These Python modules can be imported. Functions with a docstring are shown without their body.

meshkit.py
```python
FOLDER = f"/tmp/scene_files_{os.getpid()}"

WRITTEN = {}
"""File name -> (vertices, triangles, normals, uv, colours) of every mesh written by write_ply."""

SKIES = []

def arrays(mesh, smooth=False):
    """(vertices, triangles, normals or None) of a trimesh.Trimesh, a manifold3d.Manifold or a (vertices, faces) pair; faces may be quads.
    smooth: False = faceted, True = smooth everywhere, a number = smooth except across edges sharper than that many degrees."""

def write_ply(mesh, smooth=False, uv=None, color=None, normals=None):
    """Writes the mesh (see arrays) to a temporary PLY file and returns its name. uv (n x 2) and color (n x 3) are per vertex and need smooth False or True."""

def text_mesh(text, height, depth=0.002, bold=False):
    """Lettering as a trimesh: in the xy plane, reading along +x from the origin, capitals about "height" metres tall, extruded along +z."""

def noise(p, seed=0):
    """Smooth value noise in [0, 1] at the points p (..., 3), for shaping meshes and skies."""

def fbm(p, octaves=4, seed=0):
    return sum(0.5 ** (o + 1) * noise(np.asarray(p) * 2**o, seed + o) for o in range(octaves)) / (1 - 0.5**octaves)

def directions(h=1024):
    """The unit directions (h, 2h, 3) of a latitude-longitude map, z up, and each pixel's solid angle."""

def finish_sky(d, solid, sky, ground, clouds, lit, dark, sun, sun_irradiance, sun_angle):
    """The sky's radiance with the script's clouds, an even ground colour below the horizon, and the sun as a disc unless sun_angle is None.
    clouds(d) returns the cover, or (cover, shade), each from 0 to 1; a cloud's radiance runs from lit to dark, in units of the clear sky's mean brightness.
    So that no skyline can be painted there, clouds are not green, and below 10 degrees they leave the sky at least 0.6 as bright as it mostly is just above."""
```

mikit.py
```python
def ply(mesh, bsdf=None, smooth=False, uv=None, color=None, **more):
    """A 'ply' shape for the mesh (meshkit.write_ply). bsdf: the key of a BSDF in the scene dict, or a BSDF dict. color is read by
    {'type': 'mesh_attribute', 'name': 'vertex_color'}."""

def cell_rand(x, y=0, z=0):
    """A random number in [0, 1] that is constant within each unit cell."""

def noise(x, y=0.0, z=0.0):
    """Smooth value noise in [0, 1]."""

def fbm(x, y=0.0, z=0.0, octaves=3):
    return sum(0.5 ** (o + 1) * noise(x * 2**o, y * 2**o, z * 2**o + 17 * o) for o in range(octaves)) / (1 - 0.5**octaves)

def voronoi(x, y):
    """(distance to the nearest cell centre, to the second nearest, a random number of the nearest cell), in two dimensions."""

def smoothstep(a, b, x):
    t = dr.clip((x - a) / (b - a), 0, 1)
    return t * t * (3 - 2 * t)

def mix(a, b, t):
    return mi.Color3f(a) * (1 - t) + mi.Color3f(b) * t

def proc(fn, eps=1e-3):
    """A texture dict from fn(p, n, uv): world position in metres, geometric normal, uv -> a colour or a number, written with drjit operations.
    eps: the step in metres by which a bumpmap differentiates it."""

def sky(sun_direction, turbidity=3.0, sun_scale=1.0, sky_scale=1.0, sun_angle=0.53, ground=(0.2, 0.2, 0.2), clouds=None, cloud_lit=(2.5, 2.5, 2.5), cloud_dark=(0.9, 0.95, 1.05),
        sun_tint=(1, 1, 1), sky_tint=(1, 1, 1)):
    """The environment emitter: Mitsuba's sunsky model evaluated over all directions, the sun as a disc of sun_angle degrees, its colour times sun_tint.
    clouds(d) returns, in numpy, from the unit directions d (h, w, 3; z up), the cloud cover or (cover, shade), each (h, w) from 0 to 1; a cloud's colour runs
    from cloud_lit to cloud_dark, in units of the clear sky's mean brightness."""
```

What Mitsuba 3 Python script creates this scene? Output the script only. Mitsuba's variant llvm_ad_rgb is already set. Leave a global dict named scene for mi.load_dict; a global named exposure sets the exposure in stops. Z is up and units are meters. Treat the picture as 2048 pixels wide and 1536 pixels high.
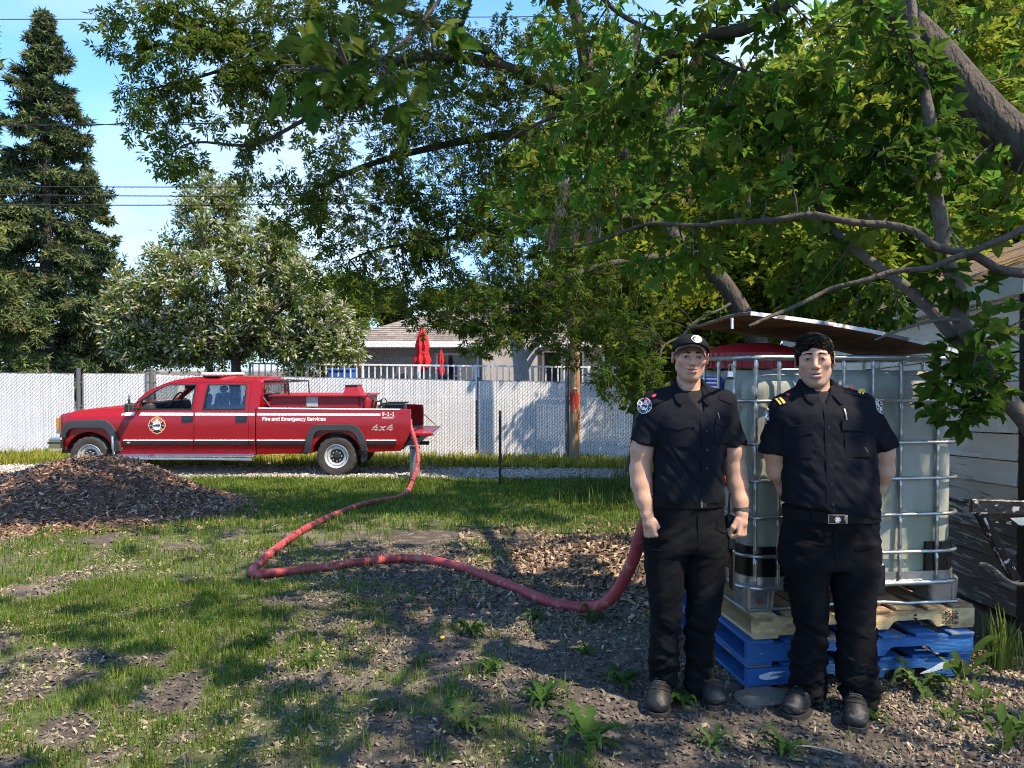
import math
import numpy as np
import trimesh
import mitsuba as mi
import drjit as dr
import mikit
import meshkit
from manifold3d import Manifold, CrossSection
from shapely.geometry import Polygon, Point, box as sbox
from shapely import affinity
from scipy.spatial import cKDTree

scene, labels = {}, {}
T = mi.ScalarTransform4f

# ---------------------------------------------------------------- camera, sky, exposure
CAM_H, FOCAL, HORIZON = 1.59, 1540.0, 740.0          # focal length and horizon in pixels of the 2048 x 1536 photograph
PITCH = math.atan((768 - HORIZON) / FOCAL)
fwd = np.array([0, math.cos(PITCH), -math.sin(PITCH)])
upv = np.array([0, math.sin(PITCH), math.cos(PITCH)])
scene['camera'] = {'type': 'thinlens', 'aperture_radius': 0.0020, 'focus_distance': 4.2, 'fov': 2 * math.degrees(math.atan(1024 / FOCAL)), 'fov_axis': 'x', 'near_clip': 0.05, 'far_clip': 3000.0,
                   'to_world': T().look_at(origin=[0, 0, CAM_H], target=[0, float(fwd[1]), CAM_H + float(fwd[2])], up=[0, 0, 1])}
SUN = np.array([0.46, -0.33, 0.83])


def sky_clouds(d):
    x, y, z = d[..., 0], d[..., 1], np.maximum(d[..., 2], 0.03)
    q = np.stack([x / (z + 0.25) * 1.3, y / (z + 0.25) * 1.3 + 5, z * 0 + 3.0], -1)
    n = meshkit.fbm(q * 1.6, 5, 3)
    c = np.clip((n - 0.42) * 2.2, 0, 1) * 0.75
    low = np.clip(1 - d[..., 2] / 0.30, 0, 1)
    return np.clip(c + low * low * 0.35, 0, 0.9), np.clip((0.55 - n) * 1.0, 0, 0.5)


scene['sky'] = mikit.sky(SUN.tolist(), turbidity=3, sun_scale=0.62, clouds=sky_clouds, cloud_lit=(1.35, 1.5, 1.62), cloud_dark=(0.85, 1.0, 1.12), sky_tint=(0.66, 0.86, 1.0))
exposure = 3.45


# ---------------------------------------------------------------- helpers
def P(px, py, d):
    """The world point at forward distance d seen at the photograph's pixel (px, py)."""
    v = fwd + np.array([(px - 1024) / FOCAL, 0, 0]) + upv * ((768 - py) / FOCAL)
    return np.array([0, 0, CAM_H]) + v * (d / v[1])


def sst(a, b, x):
    t = np.clip((np.asarray(x, float) - a) / (b - a), 0, 1)
    return t * t * (3 - 2 * t)


def nz(x, y, z=0.0, s=1.0, seed=0, o=3):
    x, y = np.broadcast_arrays(np.asarray(x, float), np.asarray(y, float))
    return meshkit.fbm(np.stack([x / s, y / s, np.broadcast_to(z, x.shape)], -1), o, seed)


def gz(x, y):
    """Height of the ground: the yard falls away to the lane, the lane falls to the right."""
    x, y = np.asarray(x, float), np.asarray(y, float)
    base = -0.225 * sst(5.5, 13.0, y) - 0.20 * sst(13.6, 18.5, y)
    tilt = -0.011 * (np.clip(x, -14, 14) + 7) * sst(10, 17, y)
    bump = (nz(x, y, 0, 0.9, 5) - 0.5) * 0.07 * (1 - sst(12, 13, y)) + (nz(x, y, 0, 0.23, 6, 2) - 0.5) * 0.028 * (1 - sst(9, 12, y))
    return base + tilt + bump


def G(px, py):
    """The point of the ground seen at a pixel."""
    d = 5.0
    for _ in range(40):
        q = P(px, py, d)
        e = q[2] - gz(q[0], q[1])
        d *= 1 + 0.5 * float(e) / (CAM_H + 0.2)
    return P(px, py, d)


counts = {}


def numbered(name):
    n = counts.get(name, 0)
    counts[name] = n + 1
    return name if n == 0 else f'{name}_{n:03d}'


def tag(key, label=None, cat=None, group=None, kind=None):
    e = labels.setdefault(key, {})
    for k, v in (('label', label), ('category', cat), ('group', group), ('kind', kind)):
        if v:
            e[k] = v
    return key


def add(name, mesh, bsdf, parent=None, smooth=False, color=None, uv=None, **lab):
    key = numbered(f'{parent}__{name}' if parent else name)
    scene[key] = mikit.ply(mesh, bsdf, smooth=smooth, color=color, uv=uv)
    if lab:
        tag(key, **lab)
    return key


def thing(name, label, cat, group=None):
    return tag(numbered(name), label, cat, group)


def cat(ms):
    vs, fs, at = [], [], 0
    for m in ms:
        v, f = (m.vertices, m.faces) if hasattr(m, 'vertices') else m
        vs.append(np.asarray(v, float)), fs.append(np.asarray(f) + at)
        at += len(v)
    return np.vstack(vs), np.vstack(fs)


def tri(f):
    f = np.asarray(f)
    return np.vstack([f[:, [0, 1, 2]], f[:, [0, 2, 3]]]) if f.shape[1] == 4 else f


def M2(m):
    q = m.to_mesh()
    return np.array(q.vert_properties[:, :3], float), np.array(q.tri_verts)


def mbox(lo, hi, c=0.0):
    """A box between two corners, its edges chamfered by c."""
    lo, hi = np.asarray(lo, float), np.asarray(hi, float)
    lo, hi = np.minimum(lo, hi), np.maximum(lo, hi)
    if c <= 0:
        return Manifold.cube((hi - lo).tolist()).translate(lo.tolist())
    c = min(c, 0.45 * float((hi - lo).min()))
    pts = []
    for k in range(3):
        e = np.full(3, c)
        e[k] = 0
        a, b = lo + e, hi - e
        pts += [[x, y, z] for x in (a[0], b[0]) for y in (a[1], b[1]) for z in (a[2], b[2])]
    return Manifold.hull_points(np.array(pts, np.float64))


def bxm(lo, hi, c=0.0):
    return M2(mbox(lo, hi, c))


def beam(a, b, w, h, up=(0, 0, 1), c=0.0):
    """A box from a to b, w wide, h along up."""
    a, b = np.asarray(a, float), np.asarray(b, float)
    t = b - a
    L = np.linalg.norm(t)
    t /= L
    s = np.cross(t, up)
    s /= np.linalg.norm(s)
    u = np.cross(s, t)
    v, f = bxm([0, -w / 2, -h / 2], [L, w / 2, h / 2], c)
    return a + v[:, :1] * t + v[:, 1:2] * s + v[:, 2:] * u, f


def tube(pts, r, sides=8, cap=True):
    p = np.asarray(pts, float)
    r = np.broadcast_to(np.asarray(r, float), (len(p),))
    t = np.gradient(p, axis=0)
    t /= np.linalg.norm(t, axis=1, keepdims=True) + 1e-12
    a = np.zeros_like(p)
    x = np.cross(t[0], [0, 0, 1] if abs(t[0][2]) < 0.9 else [1, 0, 0])
    for i in range(len(p)):
        x = x - t[i] * (x @ t[i])
        x /= np.linalg.norm(x) + 1e-12
        a[i] = x
    b = np.cross(t, a)
    g = np.arange(sides) * 2 * np.pi / sides
    v = (p[:, None] + r[:, None, None] * (np.cos(g)[None, :, None] * a[:, None] + np.sin(g)[None, :, None] * b[:, None])).reshape(-1, 3)
    i, j = np.meshgrid(np.arange(len(p) - 1), np.arange(sides), indexing='ij')
    q = np.stack([i * sides + j, i * sides + (j + 1) % sides, (i + 1) * sides + (j + 1) % sides, (i + 1) * sides + j], -1).reshape(-1, 4)
    f = tri(q)
    if cap:
        n = len(v)
        v = np.vstack([v, p[:1], p[-1:]])
        k = np.arange(sides)
        f = np.vstack([f, np.stack([k * 0 + n, (k + 1) % sides, k], 1), np.stack([k * 0 + n + 1, (len(p) - 1) * sides + k, (len(p) - 1) * sides + (k + 1) % sides], 1)])
    return v, f


def spline(pts, n=40):
    """A smooth curve through the points."""
    p = np.asarray(pts, float)
    s = np.r_[0, np.cumsum(np.linalg.norm(np.diff(p, axis=0), axis=1) ** 0.6)]
    from scipy.interpolate import PchipInterpolator, CubicSpline
    return CubicSpline(s, p)(np.linspace(0, s[-1], n))


def lathe(prof, n=32):
    """(radius, z) profile turned about z."""
    prof = np.asarray(prof, float)
    g = np.arange(n) * 2 * np.pi / n
    v = np.stack([prof[:, None, 0] * np.cos(g), prof[:, None, 0] * np.sin(g), np.broadcast_to(prof[:, 1:], (len(prof), n))], -1).reshape(-1, 3)
    i, j = np.meshgrid(np.arange(len(prof) - 1), np.arange(n), indexing='ij')
    q = np.stack([i * n + j, i * n + (j + 1) % n, (i + 1) * n + (j + 1) % n, (i + 1) * n + j], -1).reshape(-1, 4)
    return v, tri(q)


def extr(poly, depth):
    """A shapely polygon extruded along z."""
    polys = getattr(poly, 'geoms', [poly])
    return cat([trimesh.creation.extrude_polygon(g, depth, engine='earcut') for g in polys if g.area > 1e-9])


def manex(poly, depth):
    """A shapely polygon as an extruded Manifold."""
    out = []
    for g in getattr(poly, 'geoms', [poly]):
        out += [np.array(g.exterior.coords)[:-1]] + [np.array(h.coords)[:-1] for h in g.interiors]
    from manifold3d import FillRule
    return Manifold.extrude(CrossSection(out, FillRule.EvenOdd), depth)


def grid(xs, ys, fn):
    X, Y = np.meshgrid(xs, ys, indexing='ij')
    v = np.stack([X, Y, fn(X, Y)], -1).reshape(-1, 3)
    n, m = X.shape
    i, j = np.meshgrid(np.arange(n - 1), np.arange(m - 1), indexing='ij')
    return v, tri(np.stack([i * m + j, (i + 1) * m + j, (i + 1) * m + j + 1, i * m + j + 1], -1).reshape(-1, 4))


def rot(axis, deg):
    return trimesh.transformations.rotation_matrix(math.radians(deg), axis)[:3, :3]


# ---------------------------------------------------------------- materials
def mat(name, color, rough=0.7, two=True, **kw):
    b = {'type': 'principled', 'base_color': {'type': 'rgb', 'value': list(color)} if not isinstance(color, dict) else color, 'roughness': rough, **kw}
    scene[name] = {'type': 'twosided', 'bsdf': b} if two else b
    return name


def bumped(name, color, rough, fn, scale, eps=1e-3, **kw):
    b = {'type': 'principled', 'base_color': {'type': 'rgb', 'value': list(color)} if not isinstance(color, dict) else color, 'roughness': rough, **kw}
    scene[name] = {'type': 'twosided', 'bsdf': {'type': 'bumpmap', 'arbitrary': mikit.proc(fn, eps=eps), 'scale': scale, 'bsdf': b}}
    return name


VC = {'type': 'mesh_attribute', 'name': 'vertex_color'}
mix, fbm, noise, smoothstep = mikit.mix, mikit.fbm, mikit.noise, mikit.smoothstep

# ---------------------------------------------------------------- the ground
def soil_fn(p, n, uv):
    big = fbm(p.x * 0.9 + 3, p.y * 0.9, 0, 4)
    fine = fbm(p.x * 14, p.y * 14, 2, 3)
    grit = noise(p.x * 160, p.y * 160, 1)
    c = mix((0.058, 0.049, 0.042), (0.115, 0.099, 0.084), smoothstep(0.3, 0.75, big))
    c = mix(c, (0.165, 0.142, 0.112), smoothstep(0.52, 0.85, fine) * 0.7)
    c = c * (0.65 + 0.7 * grit)
    green = mix((0.045, 0.060, 0.020), (0.095, 0.115, 0.040), noise(p.x * 90, p.y * 60, 7)) * (0.6 + 0.6 * fine)
    return mix(c, green, smoothstep(0.15, 0.75, uv.x + 0.5 * (fine - 0.5)) * 0.85)


bumped('soil', mikit.proc(soil_fn), 0.95, lambda p, n, uv: fbm(p.x * 35, p.y * 35, 0, 4), 0.02, specular=0.2)
bumped('gravel', mikit.proc(lambda p, n, uv: mix((0.17, 0.152, 0.13), (0.36, 0.33, 0.285), fbm(p.x * 3, p.y * 9, 0, 4)) * (0.6 + 0.65 * noise(p.x * 70, p.y * 70, 4))), 0.95,
       lambda p, n, uv: noise(p.x * 60, p.y * 60, 2), 0.012)
LANE0, LANE1 = 12.85, 14.75


def pile_h(x, y):
    g1 = 0.66 * np.exp(-(((x + 5.05) / 1.15) ** 2 + ((y - 9.55) / 1.05) ** 2))
    g2 = 0.50 * np.exp(-(((x + 6.9) / 1.5) ** 2 + ((y - 9.3) / 1.0) ** 2))
    g3 = 0.20 * np.exp(-(((x + 5.6) / 1.5) ** 2 + ((y - 8.6) / 0.8) ** 2))
    h = np.maximum(g1, g2) * 0.8 + 0.2 * (g1 + g2) + g3
    return np.maximum(h - 0.055, -0.05) + (nz(x, y, 0, 0.35, 41) - 0.5) * 0.07 * sst(0.05, 0.3, h)


def heap_h(x, y):
    g1 = 0.19 * np.exp(-(((x - 0.85) / 0.62) ** 2 + ((y - 6.5) / 0.75) ** 2))
    return g1 - 0.03 + (nz(x, y, 0, 0.25, 44) - 0.5) * 0.05


def lawn(x, y):
    """Density of grass from 0 to 1."""
    n = nz(x, y, 0, 0.85, 51, 4)
    n2 = nz(x, y, 0, 0.28, 52, 3)
    mid = sst(7.0, 9.0, y + 1.2 * (n - 0.5) * 2) * (0.85 + 0.3 * n2)
    left_ = sst(-0.2, -1.5, x + 0.22 * (y - 3.5) + 2.0 * (n - 0.5)) * sst(0.36, 0.50, n2 + 0.35 * (n - 0.5) + 0.03)
    bare = sst(0.50, 0.60, n) * sst(0.46, 0.58, n2) * 0.55
    right_ = sst(1.2, 2.2, x) * 0.0
    d = np.maximum(np.maximum(mid, left_), bare * (1 - sst(0.9, 1.6, x)) + 0.012)
    d = d * (1 - 0.9 * sst(-0.02, 0.05, pile_h(x, y)) * (x < -2.0)) * (1 - 0.85 * sst(0.0, 0.05, heap_h(x, y)))
    return np.clip(d, 0, 1) * (y < LANE0 + 0.12)


xs = np.unique(np.concatenate([np.linspace(-400, -16, 30), np.linspace(-16, -4, 60), np.linspace(-4, 5, 130), np.linspace(5, 16, 50), np.linspace(16, 400, 30)]))
ys = np.unique(np.concatenate([np.linspace(-60, 1.5, 40), np.linspace(1.5, 7, 110), np.linspace(7, 20, 80), np.linspace(20, 900, 40)]))
gv, gf = grid(xs, ys, gz)
add('ground', (gv, gf), 'soil', smooth=True, uv=np.stack([lawn(gv[:, 0], gv[:, 1]), gv[:, 0] * 0], 1), label='brown bare soil of the yard', cat='ground', kind='structure')


def lane_edge(x, k):
    return (LANE0 + 0.10 * (nz(x, 0, 0, 1.3, 31) - 0.5) * 2) if k == 0 else (LANE1 + 0.15 * (nz(x, 9, 0, 1.1, 32) - 0.5) * 2)


lx = np.linspace(-40, 40, 320)
rows = []
for t in np.linspace(0, 1, 9):
    y = lane_edge(lx, 0) * (1 - t) + lane_edge(lx, 1) * t
    rows.append(np.stack([lx, y, gz(lx, y) + 0.012 + 0.02 * np.sin(np.pi * t) - 0.010 * (t in (0, 1))], 1))
v = np.stack(rows, 1).reshape(-1, 3)
i, j = np.meshgrid(np.arange(len(lx) - 1), np.arange(8), indexing='ij')
add('gravel_lane', (v, tri(np.stack([i * 9 + j, (i + 1) * 9 + j, (i + 1) * 9 + j + 1, i * 9 + j + 1], -1).reshape(-1, 4))), 'gravel', smooth=True, label='pale gravel lane running behind the yard', cat='lane', kind='structure')


# ---------------------------------------------------------------- the slatted chain link fence
mat('white_slat', mikit.proc(lambda p, n, uv: mix((0.66, 0.67, 0.69), (0.78, 0.79, 0.80), fbm(p.x * 1.3, p.z * 2.0, 0, 3)) * (0.93 + 0.14 * mikit.cell_rand(p.x * 18.5, 3, 1))), 0.45)
mat('fence_wire', (0.20, 0.21, 0.215), 0.45, metallic=0.6)
mat('fence_post', (0.12, 0.125, 0.13), 0.5, metallic=0.3)
mat('white_paint', (0.72, 0.73, 0.74), 0.5)


def fence_pt(px, d):
    x = (px - 1024) / FOCAL * d
    return np.array([x, d, 0.0])


def slat_fence(label, x0, y0, x1, y1, zb0, zt0, zb1, zt1, posts, gate=False):
    """One run of fence between two ends (plan points, bottom and top heights)."""
    fk = thing('slat_gate' if gate else 'slat_fence', label, 'gate' if gate else 'fence', None if gate else 'runs of the white slat fence')
    L = math.hypot(x1 - x0, y1 - y0)
    ux, uy = (x1 - x0) / L, (y1 - y0) / L
    n = int(L / 0.0605)
    sl, wr = [], []
    rg = np.random.default_rng(int(abs(x0) * 100))
    for k in range(n):
        t = (k + 0.5) / n
        c = np.array([x0 + ux * L * t, y0 + uy * L * t])
        zb, zt = zb0 + (zb1 - zb0) * t, zt0 + (zt1 - zt0) * t
        w, th = 0.0255, 0.005
        a = rg.normal(0, 0.05)
        vx, vy = ux * math.cos(a) - uy * math.sin(a), uy * math.cos(a) + ux * math.sin(a)
        q = [(c[0] + vx * s * w - (-vy) * r * th, c[1] + vy * s * w - vx * r * th, z) for z in (zb + rg.normal(0, 0.008), zt + rg.normal(0, 0.005)) for s, r in ((-1, 1), (1, 1), (1, -1), (-1, -1))]
        # front face folded a little, so that each slat catches light of its own
        sl.append((np.array(q), np.array([[0, 1, 5], [0, 5, 4], [1, 2, 6], [1, 6, 5], [2, 3, 7], [2, 7, 6], [3, 0, 4], [3, 4, 7], [4, 5, 6], [4, 6, 7]])))
    add('slat', cat(sl), 'white_slat', fk, kind='stuff')
    H = (zt0 - zb0 + zt1 - zb1) / 2
    pit = 0.0857
    for dr_ in (1, -1):
        for k in range(int((L + H) / pit)):
            s0 = k * pit - (H if dr_ > 0 else 0)
            pts = []
            a0, a1 = (max(0, -s0), min(H, L - s0)) if dr_ > 0 else (max(0, s0 - L), min(H, s0))
            if a1 - a0 < 0.05:
                continue
            for a in (a0, a1):
                s = s0 + a if dr_ > 0 else s0 - a
                t = s / L
                zb = zb0 + (zb1 - zb0) * t
                pts.append(np.array([x0 + ux * s + uy * 0.012 * dr_, y0 + uy * s - ux * (0.012 if dr_ > 0 else -0.014), zb + a]))
            wr.append(tube(pts, 0.0036, 3, False))
    add('wire', cat(wr), 'fence_wire', fk, kind='stuff')
    pt = lambda t, z: np.array([x0 + ux * L * t, y0 + uy * L * t + 0.05, z])
    for t, z0, z1 in ((0, zt0, zt1), (0, zb0 + 0.06, zb1 + 0.06)):
        add('rail', tube([pt(0, z0), pt(1, z1)], 0.021, 8), 'fence_post', fk, smooth=40)
    for t in posts:
        q = pt(t, 0)
        zt = zt0 + (zt1 - zt0) * t
        pk_ = add('post', tube([[q[0], q[1] + 0.02, gz(q[0], q[1]) - 0.2], [q[0], q[1] + 0.02, zt + 0.05]], 0.034, 10), 'fence_post', fk, smooth=40)
        add('post_cap', lathe([(0.038, 0), (0.038, 0.03), (0.02, 0.05), (0, 0.055)], 10) if False else (lathe([(0.038, 0), (0.038, 0.03), (0.02, 0.05), (0.001, 0.055)], 10)[0] + [q[0], q[1] + 0.02, zt + 0.045], lathe([(0.038, 0), (0.038, 0.03), (0.02, 0.05), (0.001, 0.055)], 10)[1]), 'fence_post', pk_, smooth=40)
    if gate:
        for t in (0, 1):
            add('gate_stile', tube([pt(t, zb0) + [0, -0.06, 0], pt(t, zt0) + [0, -0.06, 0]], 0.02, 8), 'fence_post', fk, smooth=40)
    return fk


def zpix(py, d):
    return P(1024, py, d)[2]


FD = 18.0
def run(label, pa, pb, ta, tb, ba, bb, posts, da=FD, db=FD, gate=False):
    A, B = fence_pt(pa, da), fence_pt(pb, db)
    return slat_fence(label, A[0], A[1], B[0], B[1], zpix(ba, da), zpix(ta, da), zpix(bb, db), zpix(tb, db), posts, gate)


run('white slat fence run left of the gate, behind the mulch pile', -190, 148, 746, 748, 903, 905, (0.5,))
run('white slat gate panel with grey frame left of the truck cab', 166, 292, 748, 748, 905, 907, (), gate=True)
run('white slat fence run behind the truck cab and bed, right of the gate', 312, 951, 750, 762, 907, 914, (0.0, 0.35, 0.7))
run('white slat fence run between the dark gap and the utility pole', 957, 1133, 762, 765.5, 914, 917, (0.0, 1.0))
run('white slat fence run right of the utility pole, behind the capped man', 1140, 1900, 766, 782, 917, 926, (0.3, 0.65, 1.0))
for px in (157, 303):
    q = fence_pt(px, FD)
    gk = thing('gate_post', 'dark steel post between fence and gate panel' if px == 157 else 'dark steel post right of the gate panel, behind the windshield', 'post')
    add('tube', tube([[q[0], q[1], gz(q[0], q[1]) - 0.2], [q[0], q[1], zpix(736, FD)]], 0.05, 12), 'fence_post', gk, smooth=40)
    for z in (zpix(765, FD), zpix(812, FD), zpix(860, FD)):
        add('hinge', bxm([q[0] - 0.09, q[1] - 0.03, z - 0.02], [q[0] + 0.09, q[1] + 0.03, z + 0.02], 0.005), 'fence_post', gk)

# ---------------------------------------------------------------- utility pole, metal stand pipe, cables
PD = 16.6
pole_col = mikit.proc(lambda p, n, uv: mix(mix((0.21, 0.14, 0.08), (0.34, 0.235, 0.14), fbm(p.x * 22, p.y * 22, p.z * 1.4, 4)), (0.34, 0.115, 0.03),
                                           smoothstep(0.47, 0.62, fbm(p.x * 9, p.y * 9, p.z * 0.9, 3) + 2.0 * (p.x - 1.36)) * 0.85))
bumped('pole_wood', pole_col, 0.85, lambda p, n, uv: fbm(p.x * 30, p.y * 30, p.z * 2, 4), 0.03)
mat('red_paint', (0.36, 0.03, 0.02), 0.6)
mat('cable', (0.015, 0.015, 0.016), 0.6)
q = fence_pt(1149, PD)
gzp = float(gz(q[0], q[1]))
pk0 = thing('utility_pole', 'brown wooden utility pole with red and orange stains', 'pole')
zz = np.linspace(gzp - 0.3, 6.3, 40)
add('shaft', tube(np.stack([q[0] + 0.01 * np.sin(zz), zz * 0 + q[1], zz], 1), 0.116 - 0.003 * (zz - gzp), 20), 'pole_wood', pk0, smooth=40)
zr = zpix(792, PD)
g = np.radians(np.linspace(200, 330, 13))
sp = []
for k in range(9):
    a = np.radians(215 + 13 * k)
    r = 0.114
    z0 = zr + 0.12 - 0.04 * ((k * 7) % 3)
    sp.append(tube([[q[0] + r * math.cos(a), q[1] + r * math.sin(a), z0], [q[0] + r * math.cos(a), q[1] + r * math.sin(a), z0 - 0.22 - 0.08 * ((k * 5) % 4)]], 0.012, 5))
add('paint_mark', cat(sp), 'red_paint', pk0, label='red spray paint mark on the pole', kind='stuff')
add('pole_tag', bxm([q[0] - 0.03, q[1] - 0.121, zr + 0.15], [q[0] + 0.06, q[1] - 0.100, zr + 0.18], 0.003), 'white_paint', pk0)
for z in (5.75, 5.3):
    add('cross_arm', bxm([q[0] - 0.06, q[1] - 0.30, z], [q[0] + 0.06, q[1] - 0.17, z + 0.12], 0.01), 'pole_wood', pk0)
q2 = fence_pt(1135, PD)
sk = thing('steel_post', 'grey square steel post standing against the left of the utility pole', 'post')
add('tube', bxm([q2[0] - 0.045, q2[1] - 0.02, gzp - 0.2], [q2[0] + 0.038, q2[1] + 0.09, zpix(690, PD)], 0.01), 'fence_post', sk)
CABL = ['topmost thin overhead cable crossing the blue sky', 'twisted overhead cable crossing the spruces below the topmost cable', 'upper of the three close overhead cables',
        'middle one of the three close overhead cables', 'lowest of the three close overhead cables']
for k, (ya, yb) in enumerate(((34, 27), (249, 236), (361, 367), (378, 387), (398, 401))):
    A, B = P(-700, ya - (yb - ya) * 0.6, PD + 0.6), np.array([q[0] - 0.05, PD - 0.1, P(1140, yb, PD)[2]])
    if k < 2:
        B = P(3200, yb + 4 * (yb - ya), PD + 0.2)
    t = np.linspace(0, 1, 60)[:, None]
    pts = A * (1 - t) + B * t - np.array([0, 0, 0.14]) * (4 * t * (1 - t))
    if k == 1:
        ph = t[:, 0] * 160
        w = np.linspace(0, 1, 260)[:, None]
        pp = A * (1 - w) + B * w - np.array([0, 0, 0.14]) * (4 * w * (1 - w))
        a = w[:, 0] * 120
        o = np.stack([a * 0, np.cos(a), np.sin(a)], 1) * 0.018
        cm = cat([tube(pp + o, 0.011, 5), tube(pp - o, 0.011, 5)])
    else:
        cm = tube(pts, 0.013 if k else 0.010, 5)
    add('overhead_cable', cm, 'cable', smooth=40, label=CABL[k], cat='cable', group=None)
B = np.array([q[0] + 0.05, PD, 6.1])
# dark stake at the edge of the lawn
b = G(1000, 972)
tk = thing('fence_stake', 'dark green steel stake standing alone at the lawn edge', 'stake')
zt = P(1000, 821, b[1])[2]
mat('stake_paint', (0.012, 0.022, 0.016), 0.45)
add('stake_post', beam(b - [0, 0, 0.2], [b[0], b[1], zt], 0.042, 0.012, (0, 1, 0)), 'stake_paint', tk)
add('stake_web', beam(b - [0, -0.012, 0.2], [b[0], b[1] + 0.012, zt], 0.010, 0.04, (0, 1, 0)), 'stake_paint', tk)
add('stake_stud', cat([bxm([b[0] - 0.008, b[1] - 0.018, z], [b[0] + 0.008, b[1] - 0.004, z + 0.016]) for z in np.arange(b[2] + 0.1, zt - 0.05, 0.07)]), 'stake_paint', tk, kind='stuff')

# ---------------------------------------------------------------- house, deck and umbrellas behind the fence
stucco = mat('stucco', mikit.proc(lambda p, n, uv: mix((0.33, 0.31, 0.28), (0.40, 0.375, 0.34), fbm(p.x * 8, p.y * 8, p.z * 8, 4))), 0.9)
mat('shingle', mikit.proc(lambda p, n, uv: mix((0.12, 0.105, 0.095), (0.23, 0.205, 0.185), fbm(p.x * 1.6, p.y * 2, p.z * 9, 3)) * (0.75 + 0.5 * mikit.cell_rand(p.x * 3.3, p.z * 9, 1))), 0.95)
mat('house_glass', (0.02, 0.024, 0.028), 0.08, specular=0.6)
HD = 24.0
hx = lambda px, d=HD: (px - 1024) / FOCAL * d
hz = lambda py, d=HD: P(1024, py, d)[2]
hk = thing('house', 'grey stucco bungalow with brown shingle roof behind the fence', 'house')
x0, x1 = hx(700), hx(1310)
ze = hz(687)
gzh = float(gz(0, HD)) - 0.3
add('wall', bxm([x0, HD, gzh], [x1, HD + 9, ze], 0.0), 'stucco', hk)
add('wall', bxm([hx(965, HD - 1.6), HD - 1.6, gzh], [hx(1075, HD - 1.6), HD - 0.003, ze - 0.003], 0.0), 'stucco', hk)
ro = 0.55
ra, rb = np.array([x0 - ro, HD - ro, ze]), np.array([x1 + ro, HD + 9 + ro, ze])
zt = hz(603, HD + 4.5)
ridge0, ridge1 = np.array([x0 + 3.4, HD + 4.5, zt]), np.array([x1 - 3.4, HD + 4.5, zt])
C4 = [ra, np.array([rb[0], ra[1], ze]), rb, np.array([ra[0], rb[1], ze])]


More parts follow.
